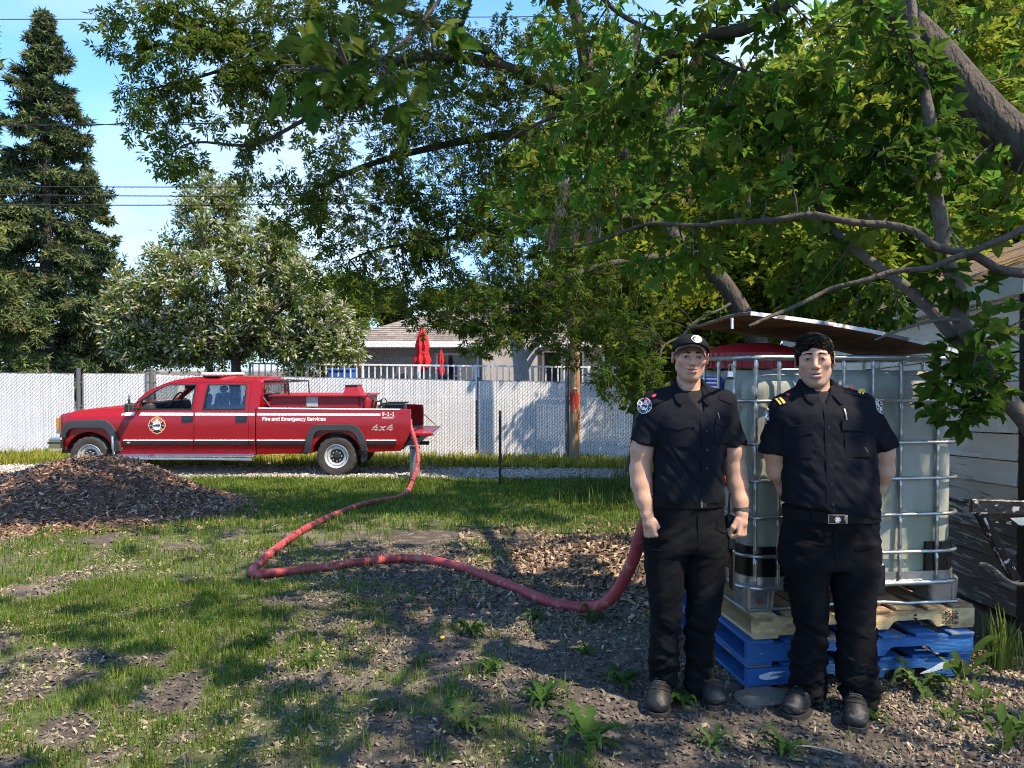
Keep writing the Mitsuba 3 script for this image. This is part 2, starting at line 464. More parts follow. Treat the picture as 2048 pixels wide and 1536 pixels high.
def courses(p0, p1, q1, q0, n):
    """Shingle courses from the eave p0-p1 to the ridge q0-q1, each course overlapping the one below."""
    out = []
    nn = np.cross(p1 - p0, q0 - p0)
    nn /= np.linalg.norm(nn)
    for k in range(n):
        a, b = k / n, min(1.0, (k + 1.15) / n)
        A, B = p0 + (q0 - p0) * a, p1 + (q1 - p1) * a
        Cc, Dd = p1 + (q1 - p1) * b, p0 + (q0 - p0) * b
        lo = np.array([A, B, A + nn * 0.035, B + nn * 0.035, Cc + nn * 0.004, Dd + nn * 0.004])
        out.append((lo, np.array([[0, 1, 3], [0, 3, 2], [2, 3, 4], [2, 4, 5]])))
    return cat(out)


rk = add('roof', (np.array([*C4, ridge0, ridge1]) - [0, 0, 0.02], np.array([[0, 1, 5], [0, 5, 4], [2, 3, 4], [2, 4, 5], [3, 0, 4], [1, 2, 5], [0, 2, 1], [0, 3, 2]])), 'shingle', hk)
add('shingle_course', cat([courses(C4[0], C4[1], ridge1, ridge0, 24), courses(C4[3], C4[0], ridge0, ridge0, 24), courses(C4[1], C4[2], ridge1, ridge1, 24)]), 'shingle', rk, kind='stuff')
add('gutter', bxm([ra[0], ra[1] - 0.10, ze - 0.14], [rb[0], ra[1] + 0.01, ze + 0.03], 0.01), 'white_paint', rk)
add('soffit', bxm([ra[0] + 0.02, ra[1] + 0.013, ze - 0.13], [rb[0], HD + 0.2, ze - 0.06]), 'white_paint', rk)


def window(parent, xa, xb, za, zb, y, fr=0.07):
    w = add('window', cat([bxm([xa, y - 0.05, za], [xa + fr, y + 0.02, zb]), bxm([xb - fr, y - 0.05, za], [xb, y + 0.02, zb]), bxm([xa + fr, y - 0.05, za], [xb - fr, y + 0.02, za + fr]), bxm([xa + fr, y - 0.05, zb - fr], [xb - fr, y + 0.02, zb])]), 'white_paint', parent)
    add('pane', bxm([xa + fr, y - 0.02, za + fr], [xb - fr, y + 0.015, zb - fr]), 'house_glass', w)
    return w


yw = HD - 0.03
for pa, pb, ta, tb in ((694, 715, 706, 770), (872, 958, 706, 765), (1205, 1262, 705, 752)):
    window(hk, hx(pa), hx(pb), hz(tb), hz(ta), yw)
for pa, pb in ((1084, 1125), (1128, 1168)):
    w = add('patio_door', bxm([hx(pa), yw - 0.02, hz(772)], [hx(pb), HD - 0.004, hz(702)], 0.0), 'white_paint', hk)
    add('pane', bxm([hx(pa) + 0.07, yw - 0.035, hz(770)], [hx(pb) - 0.07, yw - 0.022, hz(705)]), 'house_glass', w)
for px in (835, 1062):
    add('downspout', bxm([hx(px), HD - 0.12, gzh], [hx(px) + 0.09, HD - 0.035, ze - 0.14], 0.01), 'white_paint', hk)
DK = 20.8
dx = lambda px: (px - 1024) / FOCAL * DK
dz = lambda py: P(1024, py, DK)[2]
dk = thing('deck', 'wooden deck with white metal railing behind the fence', 'deck')
mat('deck_wood', (0.16, 0.12, 0.09), 0.85)
add('floor', bxm([dx(470), DK - 0.1, dz(800) - 0.12], [dx(1300), HD - 1.65, dz(800)]), 'deck_wood', dk)
for px in np.linspace(480, 1290, 7):
    add('deck_leg', bxm([dx(px) - 0.06, DK, gzh], [dx(px) + 0.06, DK + 0.12, dz(800) - 0.12]), 'deck_wood', dk)
zl0, zl1 = dz(727), dz(734)
rl = lambda px: zl0 + (zl1 - zl0) * (px - 500) / 650
ra_ = add('railing', cat([beam([dx(500), DK, rl(500)], [dx(1290), DK, rl(1290)], 0.05, 0.045), beam([dx(500), DK, dz(790)], [dx(1290), DK, dz(796)], 0.04, 0.04)]), 'white_paint', dk, kind='stuff')
add('baluster', cat([bxm([dx(px) - 0.016, DK - 0.012, dz(795)], [dx(px) + 0.016, DK + 0.012, rl(px) - 0.022]) for px in np.arange(506, 1290, 12.2)]), 'white_paint', ra_, kind='stuff')
for px in np.linspace(500, 1290, 8):
    add('railing_post', bxm([dx(px) - 0.03, DK - 0.03, dz(800)], [dx(px) + 0.03, DK + 0.03, rl(px) + 0.03], 0.005), 'white_paint', ra_)
mat('red_canvas', (0.50, 0.012, 0.018), 0.75)
mat('dark_pole', (0.05, 0.045, 0.04), 0.5)
for k, (px, py0, py1, w) in enumerate(((845, 655, 745, 15), (882, 698, 755, 6.5))):
    d = DK + 0.9 + 0.5 * k
    ux = (px - 1024) / FOCAL * d
    za, zb = P(px, py1, d)[2], P(px, py0, d)[2]
    uk = thing('umbrella', 'closed red patio umbrella, taller and left of the two on the deck' if k == 0 else 'closed red patio umbrella, smaller and right of the two on the deck', 'umbrella', 'closed red umbrellas on the deck')
    m_ = d / FOCAL
    n_ = 40
    gg = np.arange(n_) * 2 * np.pi / n_
    prof = [(0.0, 0.05), (0.1, 0.75), (0.28, 1.0), (0.40, 0.72), (0.47, 0.66), (0.6, 0.8), (0.8, 0.55), (0.97, 0.2), (1.0, 0.05)]
    vv = []
    for t, r in prof:
        rr_ = r * w * m_ * (1 + 0.28 * np.cos(gg * 7 + t * 2))
        vv.append(np.stack([ux + rr_ * np.cos(gg), d + rr_ * np.sin(gg), gg * 0 + za + (zb - za) * t], 1))
    i, j = np.meshgrid(np.arange(len(prof) - 1), np.arange(n_), indexing='ij')
    add('canopy', (np.vstack(vv), tri(np.stack([i * n_ + j, i * n_ + (j + 1) % n_, (i + 1) * n_ + (j + 1) % n_, (i + 1) * n_ + j], -1).reshape(-1, 4))), 'red_canvas', uk, smooth=60)
    add('mast', tube([[ux, d, dz(800)], [ux, d, zb + 0.05]], 0.024, 8), 'dark_pole', uk, smooth=40)
    add('strap', (lathe([(w * m_ * 0.75, -0.03), (w * m_ * 0.78, 0), (w * m_ * 0.75, 0.03)], 20)[0] + [ux, d, za + (zb - za) * 0.44], lathe([(1, 0), (1, 1), (1, 2)], 20)[1]), 'red_canvas', uk)
mat('blue_tarp', (0.02, 0.10, 0.40), 0.5)
d = DK + 0.8
bq = thing('storage_bin', 'bright blue storage bin on the deck behind the railing', 'bin')
bx0, bx1 = (655 - 1024) / FOCAL * d, (703 - 1024) / FOCAL * d
add('bin', bxm([bx0, d, dz(800)], [bx1, d + 0.6, dz(742)], 0.03), 'blue_tarp', bq)
add('lid', bxm([bx0 - 0.03, d - 0.03, dz(742) + 0.002], [bx1 + 0.03, d + 0.63, dz(736)], 0.02), 'blue_tarp', bq)
mat('chair_grey', (0.10, 0.10, 0.11), 0.5)
for k, (px, lab) in enumerate(((805, 'grey patio chair on the deck left of the umbrellas'), (930, 'grey patio chair on the deck right of the umbrellas'))):
    d = DK + 1.0
    cx = (px - 1024) / FOCAL * d
    ck = thing('patio_chair', lab, 'chair', 'patio chairs on the deck')
    z0 = dz(800)
    add('seat', bxm([cx - 0.26, d, z0 + 0.40], [cx + 0.26, d + 0.5, z0 + 0.44], 0.01), 'chair_grey', ck)
    add('backrest', bxm([cx - 0.26, d + 0.46, z0 + 0.44], [cx + 0.26, d + 0.50, z0 + 0.95], 0.01), 'chair_grey', ck)
    for sx in (-1, 1):
        for sy in (0.03, 0.46):
            add('leg', tube([[cx + sx * 0.24, d + sy, z0], [cx + sx * 0.24, d + sy, z0 + 0.40]], 0.015, 6), 'chair_grey', ck)
        add('armrest', bxm([cx + sx * 0.27 - 0.02, d, z0 + 0.62], [cx + sx * 0.27 + 0.02, d + 0.47, z0 + 0.65], 0.006), 'chair_grey', ck)

# ---------------------------------------------------------------- bodies: smooth unions on a grid, meshed with surface nets
class Field:
    def __init__(self, lo, hi, h):
        self.lo, self.h = np.asarray(lo, float), h
        self.n = np.ceil((np.asarray(hi, float) - self.lo) / h).astype(int) + 1
        self.ax = [self.lo[k] + h * np.arange(self.n[k]) for k in range(3)]
        self.D = np.full(self.n, 0.3, np.float32)

    def win(self, lo, hi):
        a = np.clip(np.floor((np.asarray(lo) - self.lo) / self.h).astype(int), 0, self.n - 1)
        b = np.clip(np.ceil((np.asarray(hi) - self.lo) / self.h).astype(int) + 1, 1, self.n)
        s = tuple(slice(int(i), int(j)) for i, j in zip(a, np.maximum(b, a + 1)))
        return s, [self.ax[k][s[k]].reshape([-1 if q == k else 1 for q in range(3)]).astype(np.float32) for k in range(3)]

    def put(self, s, d, k, sub=False):
        o = self.D[s]
        if sub:
            h = np.maximum(k - np.abs(o + d), 0) / k
            self.D[s] = np.maximum(o, -d) + h * h * k / 4
        else:
            h = np.maximum(k - np.abs(o - d), 0) / k
            self.D[s] = np.minimum(o, d) - h * h * k / 4

    def cone(self, a, b, ra, rb, k=0.02, sub=False, flat=1.0):
        a, b = np.asarray(a, float), np.asarray(b, float)
        m = max(ra, rb) + 0.06 + k
        s, (x, y, z) = self.win(np.minimum(a, b) - m, np.maximum(a, b) + m)
        ba = b - a
        l2 = ba @ ba + 1e-12
        t = np.clip(((x - a[0]) * ba[0] + (y - a[1]) * ba[1] + (z - a[2]) * ba[2]) / l2, 0, 1)
        d = np.sqrt((x - a[0] - t * ba[0]) ** 2 + ((y - a[1] - t * ba[1]) / flat) ** 2 + (z - a[2] - t * ba[2]) ** 2) - (ra + (rb - ra) * t)
        self.put(s, d, k, sub)

    def chain(self, pts, rs, k=0.01):
        for i in range(len(pts) - 1):
            self.cone(pts[i], pts[i + 1], rs[i], rs[i + 1], k)

    def ell(self, c, r, k=0.02, R=None, sub=False):
        c, r = np.asarray(c, float), np.asarray(r, float)
        m = r.max() + 0.06 + k
        s, (x, y, z) = self.win(c - m, c + m)
        q = [x - c[0], y - c[1], z - c[2]]
        if R is not None:
            q = [R[0][j] * q[0] + R[1][j] * q[1] + R[2][j] * q[2] for j in range(3)]
        k0 = np.sqrt(sum((q[i] / r[i]) ** 2 for i in range(3)))
        k1 = np.sqrt(sum((q[i] / r[i] ** 2) ** 2 for i in range(3))) + 1e-9
        self.put(s, k0 * (k0 - 1) / k1, k, sub)

    def stack(self, rows, k=0.02, e=2.3):
        """A loft of upright sections (z, cx, cy, rx, ry), squarish for e > 2."""
        from scipy.interpolate import PchipInterpolator
        rows = np.array(sorted(rows), float)
        f = PchipInterpolator(rows[:, 0], rows[:, 1:])
        m = 0.06 + k
        lo = [(rows[:, 1] - rows[:, 3]).min() - m, (rows[:, 2] - rows[:, 4]).min() - m, rows[0, 0] - m]
        hi = [(rows[:, 1] + rows[:, 3]).max() + m, (rows[:, 2] + rows[:, 4]).max() + m, rows[-1, 0] + m]
        s, (x, y, z) = self.win(lo, hi)
        q = f(np.clip(z.ravel(), rows[0, 0], rows[-1, 0])).astype(np.float32)
        cx, cy, rx, ry = (q[:, i].reshape(1, 1, -1) for i in range(4))
        u = (np.abs((x - cx) / rx) ** e + np.abs((y - cy) / ry) ** e) ** (1 / e)
        d = (u - 1) * np.minimum(rx, ry)
        d = np.maximum(d, np.maximum(rows[0, 0] - z, z - rows[-1, 0]))
        self.put(s, d, k)

    def keep(self, fn, k=0.004):
        """Cuts away where fn(x, y, z) > 0."""
        x, y, z = (self.ax[i].reshape([-1 if q == i else 1 for q in range(3)]).astype(np.float32) for i in range(3))
        self.D = np.maximum(self.D, np.broadcast_to(fn(x, y, z), self.D.shape).astype(np.float32))

    def front(self, x, z):
        """The nearest (least y) point of the surface at the given x and z."""
        x, z = np.broadcast_arrays(np.asarray(x, float), np.asarray(z, float))
        i = np.clip((x - self.lo[0]) / self.h, 0, self.n[0] - 1.001)
        j = np.clip((z - self.lo[2]) / self.h, 0, self.n[2] - 1.001)
        if not hasattr(self, '_hm'):
            inside = self.D < 0
            first = inside.argmax(1)
            ok = inside.any(1)
            f0 = np.maximum(first - 1, 0)
            a = np.take_along_axis(self.D, f0[:, None], 1)[:, 0]
            b = np.take_along_axis(self.D, first[:, None], 1)[:, 0]
            y = self.ax[1][f0] + self.h * np.clip(a / np.where(np.abs(a - b) < 1e-6, 1, a - b), 0, 1)
            self._hm = np.where(ok, y, np.nan)
            from scipy.ndimage import distance_transform_edt
            idx = distance_transform_edt(~ok, return_distances=False, return_indices=True)
            self._hm = self._hm[tuple(idx)]
        i0, j0 = i.astype(int), j.astype(int)
        u, w = i - i0, j - j0
        H = self._hm
        return (H[i0, j0] * (1 - u) + H[i0 + 1, j0] * u) * (1 - w) + (H[i0, j0 + 1] * (1 - u) + H[i0 + 1, j0 + 1] * u) * w

    def mesh(self):
        D = self.D
        s = D < 0
        n = np.array(D.shape)
        acc = np.zeros((*(n - 1), 3), np.float32)
        cnt = np.zeros(n - 1, np.float32)
        edges = []
        for k in range(3):
            A = [slice(None)] * 3
            B = [slice(None)] * 3
            A[k], B[k] = slice(0, -1), slice(1, None)
            e = np.argwhere(s[tuple(A)] != s[tuple(B)])
            e2 = e.copy()
            e2[:, k] += 1
            da, db = D[tuple(e.T)], D[tuple(e2.T)]
            t = da / (da - db)
            p = e.astype(np.float32)
            p[:, k] += t
            o = [q for q in range(3) if q != k]
            for i in (0, 1):
                for j in (0, 1):
                    c = e.copy()
                    c[:, o[0]] -= i
                    c[:, o[1]] -= j
                    ok = ((c >= 0) & (c < n - 1)).all(1)
                    np.add.at(acc, tuple(c[ok].T), p[ok])
                    np.add.at(cnt, tuple(c[ok].T), 1)
            edges.append((k, o, e, da < 0))
        ids = -np.ones(n - 1, int)
        live = cnt > 0
        ids[live] = np.arange(live.sum())
        v = acc[live] / cnt[live][:, None]
        fs = []
        for k, o, e, inn in edges:
            c = []
            for i, j in ((0, 0), (1, 0), (1, 1), (0, 1)):
                q = e.copy()
                q[:, o[0]] -= i
                q[:, o[1]] -= j
                c.append(q)
            ok = np.all([((q >= 0) & (q < n - 1)).all(1) for q in c], axis=0)
            q = np.stack([ids[tuple(x[ok].T)] for x in c], 1)
            flip = inn[ok] if k != 1 else ~inn[ok]
            q[~flip] = q[~flip][:, ::-1]
            fs.append(tri(q))
        f = np.vstack(fs)
        return self.lo + v * self.h, f


def vnormals(v, f):
    n = np.zeros_like(v)
    c = np.cross(v[f[:, 1]] - v[f[:, 0]], v[f[:, 2]] - v[f[:, 0]])
    for k in range(3):
        np.add.at(n, f[:, k], c)
    return n / (np.linalg.norm(n, axis=1, keepdims=True) + 1e-12)


def relax(v, f, it=2, lam=0.5):
    from scipy.sparse import coo_matrix
    e = np.vstack([f[:, [0, 1]], f[:, [1, 2]], f[:, [2, 0]]])
    e = np.vstack([e, e[:, ::-1]])
    A = coo_matrix((np.ones(len(e)), (e[:, 0], e[:, 1])), shape=(len(v), len(v))).tocsr()
    A.data[:] = 1
    d = np.asarray(A.sum(1)).ravel()[:, None]
    for _ in range(it):
        v = v + lam * (A @ v / np.maximum(d, 1) - v)
        v = v - lam * 1.02 * (A @ v / np.maximum(d, 1) - v)
    return v


def drape(poly, fn, depth=0.0015, size=0.012):
    """A flat polygon laid over a surface: fn(a, b, h) -> points at height h above it."""
    out = []
    for g in getattr(poly, 'geoms', [poly]):
        if g.area < 1e-7:
            continue
        m = trimesh.creation.extrude_polygon(g, 1.0, engine='earcut')
        v, f = trimesh.remesh.subdivide_to_size(m.vertices * [1, 1, 1e-6], m.faces, size, max_iter=12)
        out.append((fn(v[:, 0], v[:, 1], np.where(v[:, 2] > 5e-7, depth, -0.004)), f))
    return cat(out)


def cross_poly(r):
    lobe = Polygon([(-0.20, 0.1), (-0.36, 0.52), (-0.60, 0.66), (-0.52, 0.80), (-0.30, 0.86), (-0.15, 0.97), (0, 1.0), (0.15, 0.97), (0.30, 0.86), (0.52, 0.80), (0.60, 0.66), (0.36, 0.52), (0.20, 0.1)])
    from shapely import union_all
    u = union_all([affinity.rotate(lobe, a, origin=(0, 0)) for a in (0, 90, 180, 270)] + [Point(0, 0).buffer(0.5)])
    return affinity.scale(u, r, r, origin=(0, 0))


def emblem(parent, fn, r, rim, top, size=0.012):
    """A fire crest: rimmed cross of four lobes, a red or tan top lobe, a white disc with a dark truck and three slashes."""
    base = cross_poly(r)
    key = add('crest', drape(base.buffer(0.02 * r), fn, 0.0010, size), rim, parent, label='fire crest shaped like a cross with a white disc')
    lab = {} if key.count('__') < 2 else {}
    sub = key if key.count('__') < 2 else parent
    add('crest_field', drape(base.buffer(-0.06 * r), fn, 0.0016, size), 'print_black', sub)
    lobe = base.buffer(-0.08 * r).intersection(Polygon([(-r, 2 * r), (r, 2 * r), (0.10 * r, 0.2 * r), (-0.10 * r, 0.2 * r)]))
    add('crest_top', drape(lobe, fn, 0.0022, size), top, sub)
    disc = affinity.scale(Point(0, -0.03 * r).buffer(0.47 * r), 1, 1.12).union(affinity.translate(Point(0, 0).buffer(0.13 * r), 0, 0.60 * r))
    add('crest_disc', drape(disc, fn, 0.0028, size), 'print_white', sub)
    bars = [sbox(-0.42 * r, -0.16 * r, 0.40 * r, 0.03 * r), Polygon([(-0.20 * r, 0.03 * r), (0.40 * r, 0.03 * r), (0.40 * r, 0.12 * r), (-0.10 * r, 0.12 * r)]),
            Point(-0.22 * r, -0.17 * r).buffer(0.08 * r), Point(0.2 * r, -0.17 * r).buffer(0.08 * r)]
    bars += [affinity.translate(Polygon([(0, 0), (0.09 * r, 0), (0.17 * r, 0.17 * r), (0.08 * r, 0.17 * r)]), (-0.26 + 0.19 * i) * r, 0.20 * r) for i in range(3)]
    bars += [affinity.rotate(sbox(-0.03 * r, 0.57 * r, 0.03 * r, 0.86 * r), a, origin=(0, 0)) for a in (90, -90)] + [Point(0, 0.6 * r).buffer(0.05 * r)]
    from shapely import union_all
    add('crest_picture', drape(union_all(bars[:7] + bars[9:]), fn, 0.0034, size), 'print_dark', sub)
    add('crest_side_mark', drape(union_all(bars[7:9]), fn, 0.0028, size), 'print_white', sub)

# ---------------------------------------------------------------- the two firefighters
def vc_mat(name, rough, **kw):
    return mat(name, VC, rough, two=True, **kw)


vc_mat('skin', 0.52, specular=0.35)
weave = lambda p, n, uv: fbm(p.x * 900, p.y * 900, p.z * 900, 2)
cloth_col = mikit.proc(lambda p, n, uv: mix((0.0042, 0.0050, 0.0085), (0.0085, 0.0098, 0.0145), fbm(p.x * 14, p.y * 14, p.z * 14, 3)))
pants_col = mikit.proc(lambda p, n, uv: mix((0.0026, 0.0030, 0.0044), (0.0075, 0.0078, 0.0090), smoothstep(0.3, 0.8, fbm(p.x * 9, p.y * 9, p.z * 7, 4))))
bumped('shirt_cloth', cloth_col, 0.85, weave, 0.0007, specular=0.12)
bumped('pants_cloth', pants_col, 0.88, weave, 0.0008, specular=0.12)
mat('undershirt', (0.004, 0.004, 0.005), 0.9)
mat('button', (0.012, 0.013, 0.018), 0.3)
bumped('boot_leather', mikit.proc(lambda p, n, uv: mix((0.006, 0.006, 0.007), (0.085, 0.082, 0.075), smoothstep(0.55, 0.85, fbm(p.x * 38, p.y * 38, p.z * 60, 4)) * smoothstep(0.14, 0.02, p.z))), 0.58,
       lambda p, n, uv: fbm(p.x * 120, p.y * 120, p.z * 120, 3), 0.002)
mat('boot_sole', (0.018, 0.017, 0.016), 0.8)
mat('lace_grey', (0.035, 0.034, 0.032), 0.8)
mat('print_black', (0.012, 0.012, 0.015), 0.6)
mat('print_white', (0.72, 0.73, 0.78), 0.6)
mat('print_dark', (0.03, 0.035, 0.06), 0.6)
mat('print_red', (0.42, 0.025, 0.04), 0.6)
mat('print_tan', (0.42, 0.16, 0.03), 0.5)
mat('print_rim', (0.62, 0.62, 0.66), 0.6)
mat('print_gold', (0.75, 0.42, 0.25), 0.5)
mat('gold_braid', (0.80, 0.55, 0.10), 0.5)
mat('eye_white', (0.32, 0.28, 0.26), 0.4, specular=0.2)
mat('iris', (0.025, 0.018, 0.014), 0.35, specular=0.2)
mat('teeth', (0.5, 0.48, 0.44), 0.4)
mat('brow_hair', (0.016, 0.011, 0.008), 0.8, specular=0.1)
mat('mouth_dark', (0.07, 0.025, 0.02), 0.6, specular=0.2)
mat('skin_lid', (0.36, 0.205, 0.15), 0.6, specular=0.25)
bumped('hair', (0.0055, 0.0042, 0.0035), 0.8, lambda p, n, uv: noise(p.x * 420, p.y * 160, p.z * 120), 0.004, specular=0.12)
mat('hair_fine', (0.030, 0.022, 0.016), 0.45, specular=0.5)
mat('cap_cloth', (0.006, 0.006, 0.0075), 0.8, specular=0.2)
mat('steel', (0.62, 0.62, 0.62), 0.22, metallic=1.0)
mat('black_gloss', (0.012, 0.012, 0.013), 0.2)
mat('watch_strap', (0.05, 0.045, 0.04), 0.6)
mat('belt_web', (0.0040, 0.0040, 0.0046), 0.7, specular=0.12)
mat('black_plastic', (0.012, 0.012, 0.013), 0.4)


def frame_from(yaw, pitch, roll):
    """Columns: image right, towards the back of the head, up."""
    return rot([0, 0, 1], yaw) @ rot([1, 0, 0], pitch) @ rot([0, 1, 0], roll)


def head_prims(F, c, R, s):
    """Adds a head to the field; local axes x right, y back, z up; s scales (x, y, z)."""
    s = np.asarray(s, float)
    m = s.mean()
    W = lambda p: c + R @ (np.asarray(p, float) * s)
    E = lambda p, r, k=0.02, sub=False, Q=None: F.ell(W(p), np.asarray(r) * s, k, R if Q is None else R @ Q, sub)
    C = lambda a, b, ra, rb, k=0.015, sub=False: F.cone(W(a), W(b), ra * m, rb * m, k, sub)
    E((0, 0.014, 0.024), (0.076, 0.096, 0.080), 0.02)
    E((0, -0.022, -0.040), (0.061, 0.068, 0.078), 0.035)
    C((-0.046, 0.005, -0.060), (-0.020, -0.052, -0.098), 0.022, 0.020, 0.03)
    C((0.046, 0.005, -0.060), (0.020, -0.052, -0.098), 0.022, 0.020, 0.03)
    E((0, -0.066, -0.101), (0.024, 0.020, 0.018), 0.022)
    for q in (-1, 1):
        E((q * 0.041, -0.058, -0.016), (0.026, 0.022, 0.022), 0.025)
        E((q * 0.033, -0.093, 0.003), (0.019, 0.0165, 0.0125), 0.012, True)
        C((q * 0.010, -0.085, 0.023), (q * 0.047, -0.072, 0.026), 0.0115, 0.0095, 0.014)
        E((q * 0.0325, -0.078, 0.004), (0.016, 0.0115, 0.010), 0.010)
        E((q * 0.0125, -0.096, -0.033), (0.0085, 0.010, 0.0075), 0.008)
        E((q * 0.083, 0.014, -0.008), (0.009, 0.022, 0.033), 0.006, False, rot([0, 0, 1], q * 22))
        E((q * 0.090, 0.006, -0.008), (0.006, 0.011, 0.018), 0.006, True, rot([0, 0, 1], q * 22))
    C((0, -0.087, 0.018), (0, -0.110, -0.026), 0.0080, 0.0120, 0.012)
    E((0, -0.087, -0.063), (0.026, 0.012, 0.017), 0.016)
    C((-0.019, -0.0935, -0.0575), (0.019, -0.0935, -0.0575), 0.0048, 0.0048, 0.006)
    C((-0.016, -0.0915, -0.0715), (0.016, -0.0915, -0.0715), 0.0062, 0.0062, 0.006)
    C((-0.026, -0.094, -0.0615), (0, -0.0975, -0.0640), 0.0030, 0.0030, 0.005, True)
    C((0.026, -0.094, -0.0615), (0, -0.0975, -0.0640), 0.0030, 0.0030, 0.005, True)
    for q in (-1, 1):
        E((q * 0.029, -0.087, -0.0600), (0.006, 0.006, 0.005), 0.008, True)
    return W


def skin_colors(v, c, R, s, hands, base, stubble):
    l = (v - c) @ R / np.asarray(s)
    x, y, z = l.T
    col = np.tile(np.asarray(base, float), (len(v), 1))
    n = nz(v[:, 0], v[:, 1], v[:, 2] / 0.03, 0.03, 3)
    col *= (0.88 + 0.24 * n)[:, None]

    def tint(w, c2):
        col[:] = col * (1 - w[:, None]) + np.asarray(c2) * w[:, None]
    face = (np.abs(x) < 0.1) & (np.abs(z) < 0.14)
    red = np.exp(-((np.abs(x) - 0.042) ** 2 + (z + 0.022) ** 2) / 0.0006) * (y < -0.02) * face + np.exp(-(x ** 2 + (z + 0.028) ** 2) / 0.0002) * (y < -0.07) * face + (np.abs(x) > 0.077) * face * (z < 0.03) * (z > -0.05) * 0.8
    tint(np.clip(red, 0, 1) * 0.32, (0.52, 0.20, 0.15))
    tint(sst(-0.038, -0.07, z) * (z > -0.135) * (y < 0.03) * face * stubble * (0.7 + 0.6 * n), (0.20, 0.135, 0.105))
    lips = np.exp(-(((z + 0.0640) / 0.0115) ** 4 + (x / 0.025) ** 4)) * (y < -0.06) * face
    tint(np.clip(lips, 0, 1) * 0.85, (0.34, 0.115, 0.10))
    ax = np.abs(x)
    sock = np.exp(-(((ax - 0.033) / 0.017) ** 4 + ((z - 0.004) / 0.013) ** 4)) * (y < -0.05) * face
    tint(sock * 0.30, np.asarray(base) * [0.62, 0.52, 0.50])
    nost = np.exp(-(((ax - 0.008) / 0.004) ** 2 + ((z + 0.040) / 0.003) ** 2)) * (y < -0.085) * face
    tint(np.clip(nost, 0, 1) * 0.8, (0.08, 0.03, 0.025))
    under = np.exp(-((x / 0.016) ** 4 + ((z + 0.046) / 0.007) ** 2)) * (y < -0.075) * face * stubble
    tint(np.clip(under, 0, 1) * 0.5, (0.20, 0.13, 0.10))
    return np.clip(col, 0, 1)


def hand(F, wrist, dirn, palm_n, thumb, s=1.0, curl=1.0):
    """A closed hand: dirn runs down the hand, palm_n out of the palm, thumb towards the thumb's side."""
    d = np.asarray(dirn, float) / np.linalg.norm(dirn)
    n = np.asarray(palm_n, float) - d * (np.asarray(palm_n, float) @ d)
    n /= np.linalg.norm(n)
    t = np.cross(d, n)
    t *= np.sign(t @ np.asarray(thumb, float))
    W = lambda a, b, c: np.asarray(wrist) + s * (a * d + b * t + c * n)
    F.cone(W(0, 0, 0), W(0.03, 0, 0), 0.027 * s, 0.029 * s, 0.02)
    for b in (-0.028, -0.0095, 0.0095, 0.028):
        F.cone(W(0.024, b * 0.7, 0), W(0.088 - 0.006 * abs(b / 0.026), b, 0.0), 0.0155 * s, 0.0122 * s, 0.010)
    for i, (b, L) in enumerate(((0.032, 0.95), (0.0108, 1.08), (-0.0102, 1.0), (-0.030, 0.82))):
        k = W(0.091 - 0.004 * (i == 3) - 0.003 * (i == 0), b, -0.002)
        a = curl * math.radians(68 + 5 * i)
        p1 = k + s * 0.044 * L * (d * math.cos(a) + n * math.sin(a) * 0.95)
        a2 = a + curl * math.radians(72)
        p2 = p1 + s * 0.028 * L * (d * math.cos(a2) + n * math.sin(a2))
        a3 = a2 + curl * math.radians(40)
        p3 = p2 + s * 0.018 * L * (d * math.cos(a3) + n * math.sin(a3))
        F.chain([k, p1, p2, p3], [0.0108 * s, 0.0092 * s, 0.0082 * s, 0.0072 * s], 0.003)
    F.chain([W(0.020, 0.024, 0.010), W(0.056, 0.043, 0.024), W(0.083, 0.035, 0.042), W(0.098, 0.016, 0.052)], [0.0165 * s, 0.0125 * s, 0.0105 * s, 0.009 * s], 0.008)


def wrinkle(v, n, z0, z1, amp, seed, sx=0.10, sz=0.028, tilt=0.35):
    """Folds of cloth across a limb between two heights."""
    w = sst(z0 - 0.05, z0 + 0.02, v[:, 2]) * sst(z1 + 0.05, z1 - 0.02, v[:, 2])
    f = nz(v[:, 0] / sx, v[:, 1] / sx, (v[:, 2] + tilt * v[:, 0] * np.sign(np.sin(seed))) / sz, 1.0, seed, 2) - 0.5
    return v + n * (amp * w * f * 2)[:, None]


